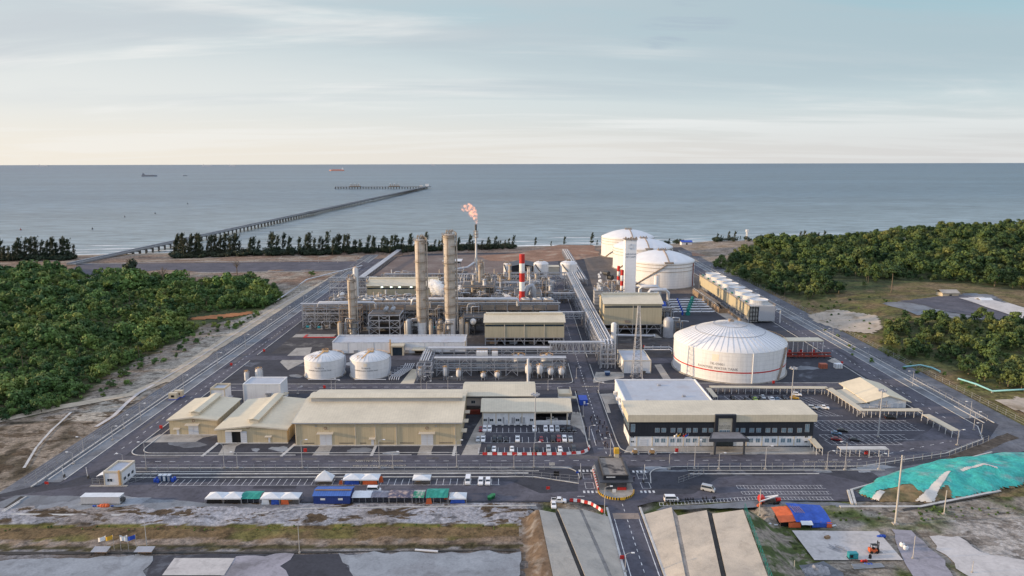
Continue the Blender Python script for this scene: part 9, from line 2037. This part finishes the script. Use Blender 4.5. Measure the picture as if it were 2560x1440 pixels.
for px,py,w_,m_,lb in((2203,1343,2.2,blue_tarp,'blue tarp thrown over the far corner of the slab'),(2170,1414,2.0,blue_tarp,'blue heap on the soil below the slab'),(2160,1404,1.6,paint_red,'red heap on the soil behind the blue heap'),(1922,1312,1.4,white_tarp,'pale sheet on the grass left of the tarp shelter'),(1940,1314,1.0,white_tarp,'small pale sheet beside the other pale sheet'),(2084,1316,1.3,white_tarp,'pale crate right of the tarp shelter')):
 q=GT(px,py);bm_solo(puffs([(q.x+k*w_*.4,q.y+.1*k,q.z+.25,.36*w_/1.4)for k in(-1,0,1)],int(px),2,.25),'tarp_heap',m_,lb,'tarp',q)
q=GT(2165,1424);mb=MB();[mb.tube([(q.x-3.5,q.y+k*.5,q.z+.3+.1*k),(q.x+5.5,q.y+.8+k*.5,q.z+.35)],.16,6)for k in range(4)];mb.solo('pipe_bundle',pipe_grey,'bundle of long grey pipes below the slab','pipes')
for px,py,lb in((2255,1366,'white water tank cube beside the slab, upper one'),(2264,1374,'white water tank cube beside the slab, lower one')):q=GT(px,py);o=thing('water_cube',lb,'water tank',q);part(o,'tank',white_tarp,lambda m:m.lathe(q.x,q.y,[(.6,q.z),(.72,q.z+.3),(.72,q.z+1.0),(.35,q.z+1.25)],12));part(o,'cap',steel_dark,lambda m:m.cyl(q.x,q.y,q.z+1.25,q.z+1.35,.2,n=8))
q=GT(2040,1432);bm_solo(puffs([(q.x,q.y,q.z-.6,2.6),(q.x+2,q.y+.6,q.z-.7,2.2),(q.x-2,q.y-.2,q.z-.7,2.1)],12,4,.12),'stone_heap',mat('crushed_stone',(0.34,0.335,0.35),0.95,0.3,0.6,4.0,bump=.8),'heap of pale crushed stone at the bottom edge','heap',q)
a,c=GT(1950,1318),GT(2076,1318);o=thing('tarp_shelter','large shelter of blue and orange tarps on the rough grass','shelter',((a.x+c.x)/2,a.y,a.z));z=a.z
xa=a.x+(c.x-a.x)*.30;W_=c.x-a.x
def tarp(mb,x0,x1,y0,y1,f,nx_=14,ny_=8):
 vs=[(x0+(x1-x0)*i/nx_,y0+(y1-y0)*j/ny_,f(i/nx_,j/ny_)+.12*noise.noise((i*.9,j*.9,x0)))for j in range(ny_+1)for i in range(nx_+1)]
 mb.add(vs,[(j*(nx_+1)+i,j*(nx_+1)+i+1,(j+1)*(nx_+1)+i+1,(j+1)*(nx_+1)+i)for j in range(ny_)for i in range(nx_)],True)
part(o,'roof',blue_tarp,lambda m:tarp(m,xa,c.x+.3,a.y-.5,a.y+9.0,lambda u,v:z+2.1+1.6*math.sin(min(1,v*1.15)*math.pi*.62)-u*.8));part(o,'roof',orange,lambda m:tarp(m,a.x-.4,xa+.2,a.y-.3,a.y+7.5,lambda u,v:z+1.7+1.2*math.sin(v*math.pi*.6)+u*.5),'orange tarp roof')
part(o,'side_sheet',orange,lambda m:(tarp(m,a.x+2.5,xa+1.6,a.y-.5,a.y-.2,lambda u,v:z+.15+1.6*v),tarp(m,c.x-1.3,c.x+.3,a.y-.5,a.y-.2,lambda u,v:z+.1+1.7*v)));part(o,'side_sheet',blue_tarp,lambda m:tarp(m,xa+5.2,c.x-1.4,a.y-.5,a.y-.2,lambda u,v:z+.15+1.6*v));part(o,'door_sheet',white_tarp,lambda m:tarp(m,xa+1.4,xa+5,a.y-1.6,a.y-.2,lambda u,v:z+1.6+.7*v));part(o,'post',wood,lambda m:[m.beam((a.x+k*W_/5,a.y-.2,z-.1),(a.x+k*W_/5,a.y-.2,z+2),.12)for k in range(6)]);part(o,'batten',wood,lambda m:[m.beam((xa+1+k*.7,a.y+2.5,z+3.65-.05*k),(xa+.6+k*.7,a.y+6.5,z+3.85-.05*k),.12)for k in range(5)]);part(o,'shade_box',black_void,lambda m:m.box(a.x+.5,c.x-.5,a.y+.6,a.y+6,z+.02,z+1.5))  # black box under the tarps stands in for the shade inside
for px0,px1,lb in((230,270,'grey metal shelter roof beside the flags, left one'),(338,382,'grey metal shelter roof beside the flags, right one')):
 a,c=GT(px0,1388),GT(px1,1388);o=thing('small_shelter',lb,'shelter',((a.x+c.x)/2,a.y,a.z));part(o,'roof',steel,lambda m:m.extr([(a.y-.6,a.z+1.3),(a.y+1.8,a.z+1.7),(a.y+1.8,a.z+1.78),(a.y-.6,a.z+1.38)],'x',a.x,c.x));part(o,'post',steel_dark,lambda m:[m.box(a.x+k*(c.x-a.x)/3-.05,a.x+k*(c.x-a.x)/3+.05,yy,yy+.1,a.z-.1,a.z+1.32)for k in range(4)for yy in(a.y-.4,a.y+1.4)]);part(o,'bench',wood,lambda m:m.box(a.x+.5,c.x-.5,a.y+.4,a.y+.9,a.z+.4,a.z+.48))
q0,q1=GT(1038,1377),GT(1095,1381);MB().tube([q0+Vector((0,0,.3)),q1+Vector((0,0,.3))],.35,8).solo('culvert_pipe',pipe_white,'white pipe lying across the ditch in the foreground','pipe')
for pts,lb in(([(2258,920),(2300,917),(2330,925),(2350,934)],'pale blue water pipe on the right slope, upper length'),([(2395,952),(2440,968),(2480,985),(2560,983),(2640,985)],'pale blue water pipe running off the right edge')):
 P=[G(a,b_)for a,b_ in pts];P=[Vector((q.x,q.y,terr(q.x,q.y)+.9))for q in P];o=thing('water_pipe',lb,'pipe',P[0]);part(o,'pipe',mat('pipe_turquoise',(0.25,0.52,0.55),0.5,0.08),lambda m:m.tube(P,.45,8));part(o,'support',concrete,lambda m:[m.box(q.x-.4,q.x+.4,q.y-.4,q.y+.4,q.z-1.6,q.z-.3)for q in P])
for i,(px,lb)in enumerate(((1588,'small yellow roller parked by the office verge, left one'),(1631,'small yellow roller parked by the office verge, right one'))):
 q=G(px,1137);o=thing('road_roller',lb,'roller',(q.x,q.y,0));part(o,'body',mat('roller_tan',(0.42,0.26,0.12),0.6,0.12),lambda m:m.add([(q.x-1.3,q.y,.6),(q.x+1.3,q.y,.6),(q.x+1.3,q.y+1.2,.6),(q.x-1.3,q.y+1.2,.6),(q.x-.9,q.y+.1,1.5),(q.x+.9,q.y+.1,1.5),(q.x+.9,q.y+1.1,1.5),(q.x-.9,q.y+1.1,1.5)],[(3,2,1,0),(4,5,6,7),(0,1,5,4),(1,2,6,5),(2,3,7,6),(3,0,4,7)]));part(o,'drum',steel,lambda m:(m.tube([(q.x-1.2,q.y,.5),(q.x-1.2,q.y+1.2,.5)],.5,12),m.tube([(q.x+1.2,q.y,.5),(q.x+1.2,q.y+1.2,.5)],.5,12)));part(o,'canopy',white_tarp,lambda m:m.box(q.x-.5,q.x+.5,q.y,q.y+1.2,2.1,2.2));part(o,'post',steel_dark,lambda m:[m.box(q.x+s*.45-.04,q.x+s*.45+.04,q.y+k,q.y+k+.08,1.5,2.1)for s in(-1,1)for k in(.05,1.05)])
def person_mesh(stride,seed):
 """one skinned body: torso, head, arms and legs in mid-step"""
 vs=[(0,0,.92),(0,0,1.15),(0,.0,1.42),(0,-.01,1.52),(0,-.03,1.66)];rd=[.15,.14,.17,.06,.105];es=[(0,1),(1,2),(2,3),(3,4)]
 def ch(root,pts):
  pr=root
  for p_,r_ in pts:vs.append(p_);rd.append(r_);es.append((pr,len(vs)-1));pr=len(vs)-1
 s=stride
 for sd,k in((-1,1),(1,-1)):
  ch(0,[((sd*.10,0,.86),.10),((sd*.11,-k*s*.5,.48),.075),((sd*.11,-k*s+.08*(k<0),.09),.05),((sd*.11,-k*s-.14,.04),.045)])
  ch(2,[((sd*.2,0,1.4),.07),((sd*.25,k*s*.4,1.14),.05),((sd*.24,k*s*.7-.08,.9),.04),((sd*.24,k*s*.75-.12,.82),.035)])
 me=bpy.data.meshes.new('person');me.from_pydata(vs,es,[]);o=bpy.data.objects.new('person_kit',me);C.objects.link(o)
 md=o.modifiers.new('skin','SKIN');o.modifiers.new('sub','SUBSURF').levels=1
 sv=me.skin_vertices[0].data
 for i,r_ in enumerate(rd):sv[i].radius=(r_,r_*.8 if i<3 else r_)
 sv[0].use_root=True
 dg=bpy.context.evaluated_depsgraph_get();m2=bpy.data.meshes.new_from_object(o.evaluated_get(dg));bpy.data.objects.remove(o)
 m2.materials.clear()
 return m2
PM=[person_mesh(.28,1),person_mesh(.05,2),person_mesh(.2,3)]
shirts=[cloth_dark,mat('navy_shirt',(.03,.035,.07),.9,.1),mat('grey_shirt',(.09,.09,.10),.9,.1)];hair=mat('hair_black',(.01,.009,.008),.7,.1)
for i,m_ in enumerate(PM):
 for mm in(shirts[i],cloth_dark,skin_m,hair):m_.materials.append(mm)
 for p_ in m_.polygons:
  c=p_.center;p_.material_index=3 if(c.z>1.70 or(c.z>1.6 and c.y>.03))else 2 if c.z>1.5 or(abs(c.x)>.19 and c.z<1.0)else 0 if c.z>.93 else 1
 m_.polygons.foreach_set('use_smooth',[True]*len(m_.polygons))
crowd=[(1478,1049),(1476,1053),(1493,1047),(1500,1058),(1499,1062),(1511,1062),(1484,1069),(1496,1073),(1507,1071),(1517,1077),(1492,1085),(1496,1083),(1505,1093),(1516,1090),(1520,1089),(1528,1095),(1510,1113),(1514,1112),(1518,1118),(1512,1121),(1519,1122),(1466,1077),(1433,1087),(1447,1033),(1451,1034),(1440,1035),(1543,1138),(1552,1142),(1546,1145),(1585,1203),(1490,1110),(1480,1062),(1527,1118),(1441,985),(1444,995),(1448,1000)]
pr_=random.Random(3)
pos_lab=lambda i,px,py:'dark clothed person %s, %s in the walking crowd counted from the far end'%('mid-step on the central road',ords[i]if i<len(ords)else 'later')
order=sorted(range(len(crowd)),key=lambda k:crowd[k][1])
inroad=[k for k in order if 1470<=crowd[k][0]<=1530 and crowd[k][1]<1130]
for k,(px,py)in enumerate(crowd):
 p=G(px,py);v=pr_.choice((0,0,2,1));o=bpy.data.objects.new('person',PM[v]);C.objects.link(o);o.location=(p.x,p.y,.04);s=pr_.uniform(1.0,1.1);o.scale=(s*1.08,s*1.08,s);o.rotation_euler=(0,0,pr_.uniform(-.5,.5)+(PI if pr_.random()<.2 else 0))
 if k in inroad:lb='dark clothed person walking on the central road, %s from the far end'%ords[inroad.index(k)]if inroad.index(k)<24 else 'dark clothed person walking at the near end of the crowd'
 else:lb={21:'person in dark clothes walking on the kerb beside the car park',22:'person standing at the right end of the middle parking row',23:'left person of a pair standing outside the canteen',24:'right person of a pair standing outside the canteen',25:'lone person against the canteen end wall',26:'person behind the guardhouse by the yellow pillar, left one',27:'person behind the guardhouse, farthest right',28:'person behind the guardhouse, between two others',29:'person walking alone in the exit lane',33:'person farthest back, beside the small cream block',34:'person standing just before the small cream block',35:'person by the blue container behind the canteen'}.get(k,'person in dark clothes near the crowd')
 tag(o,lb,'person','people walking by the gate')
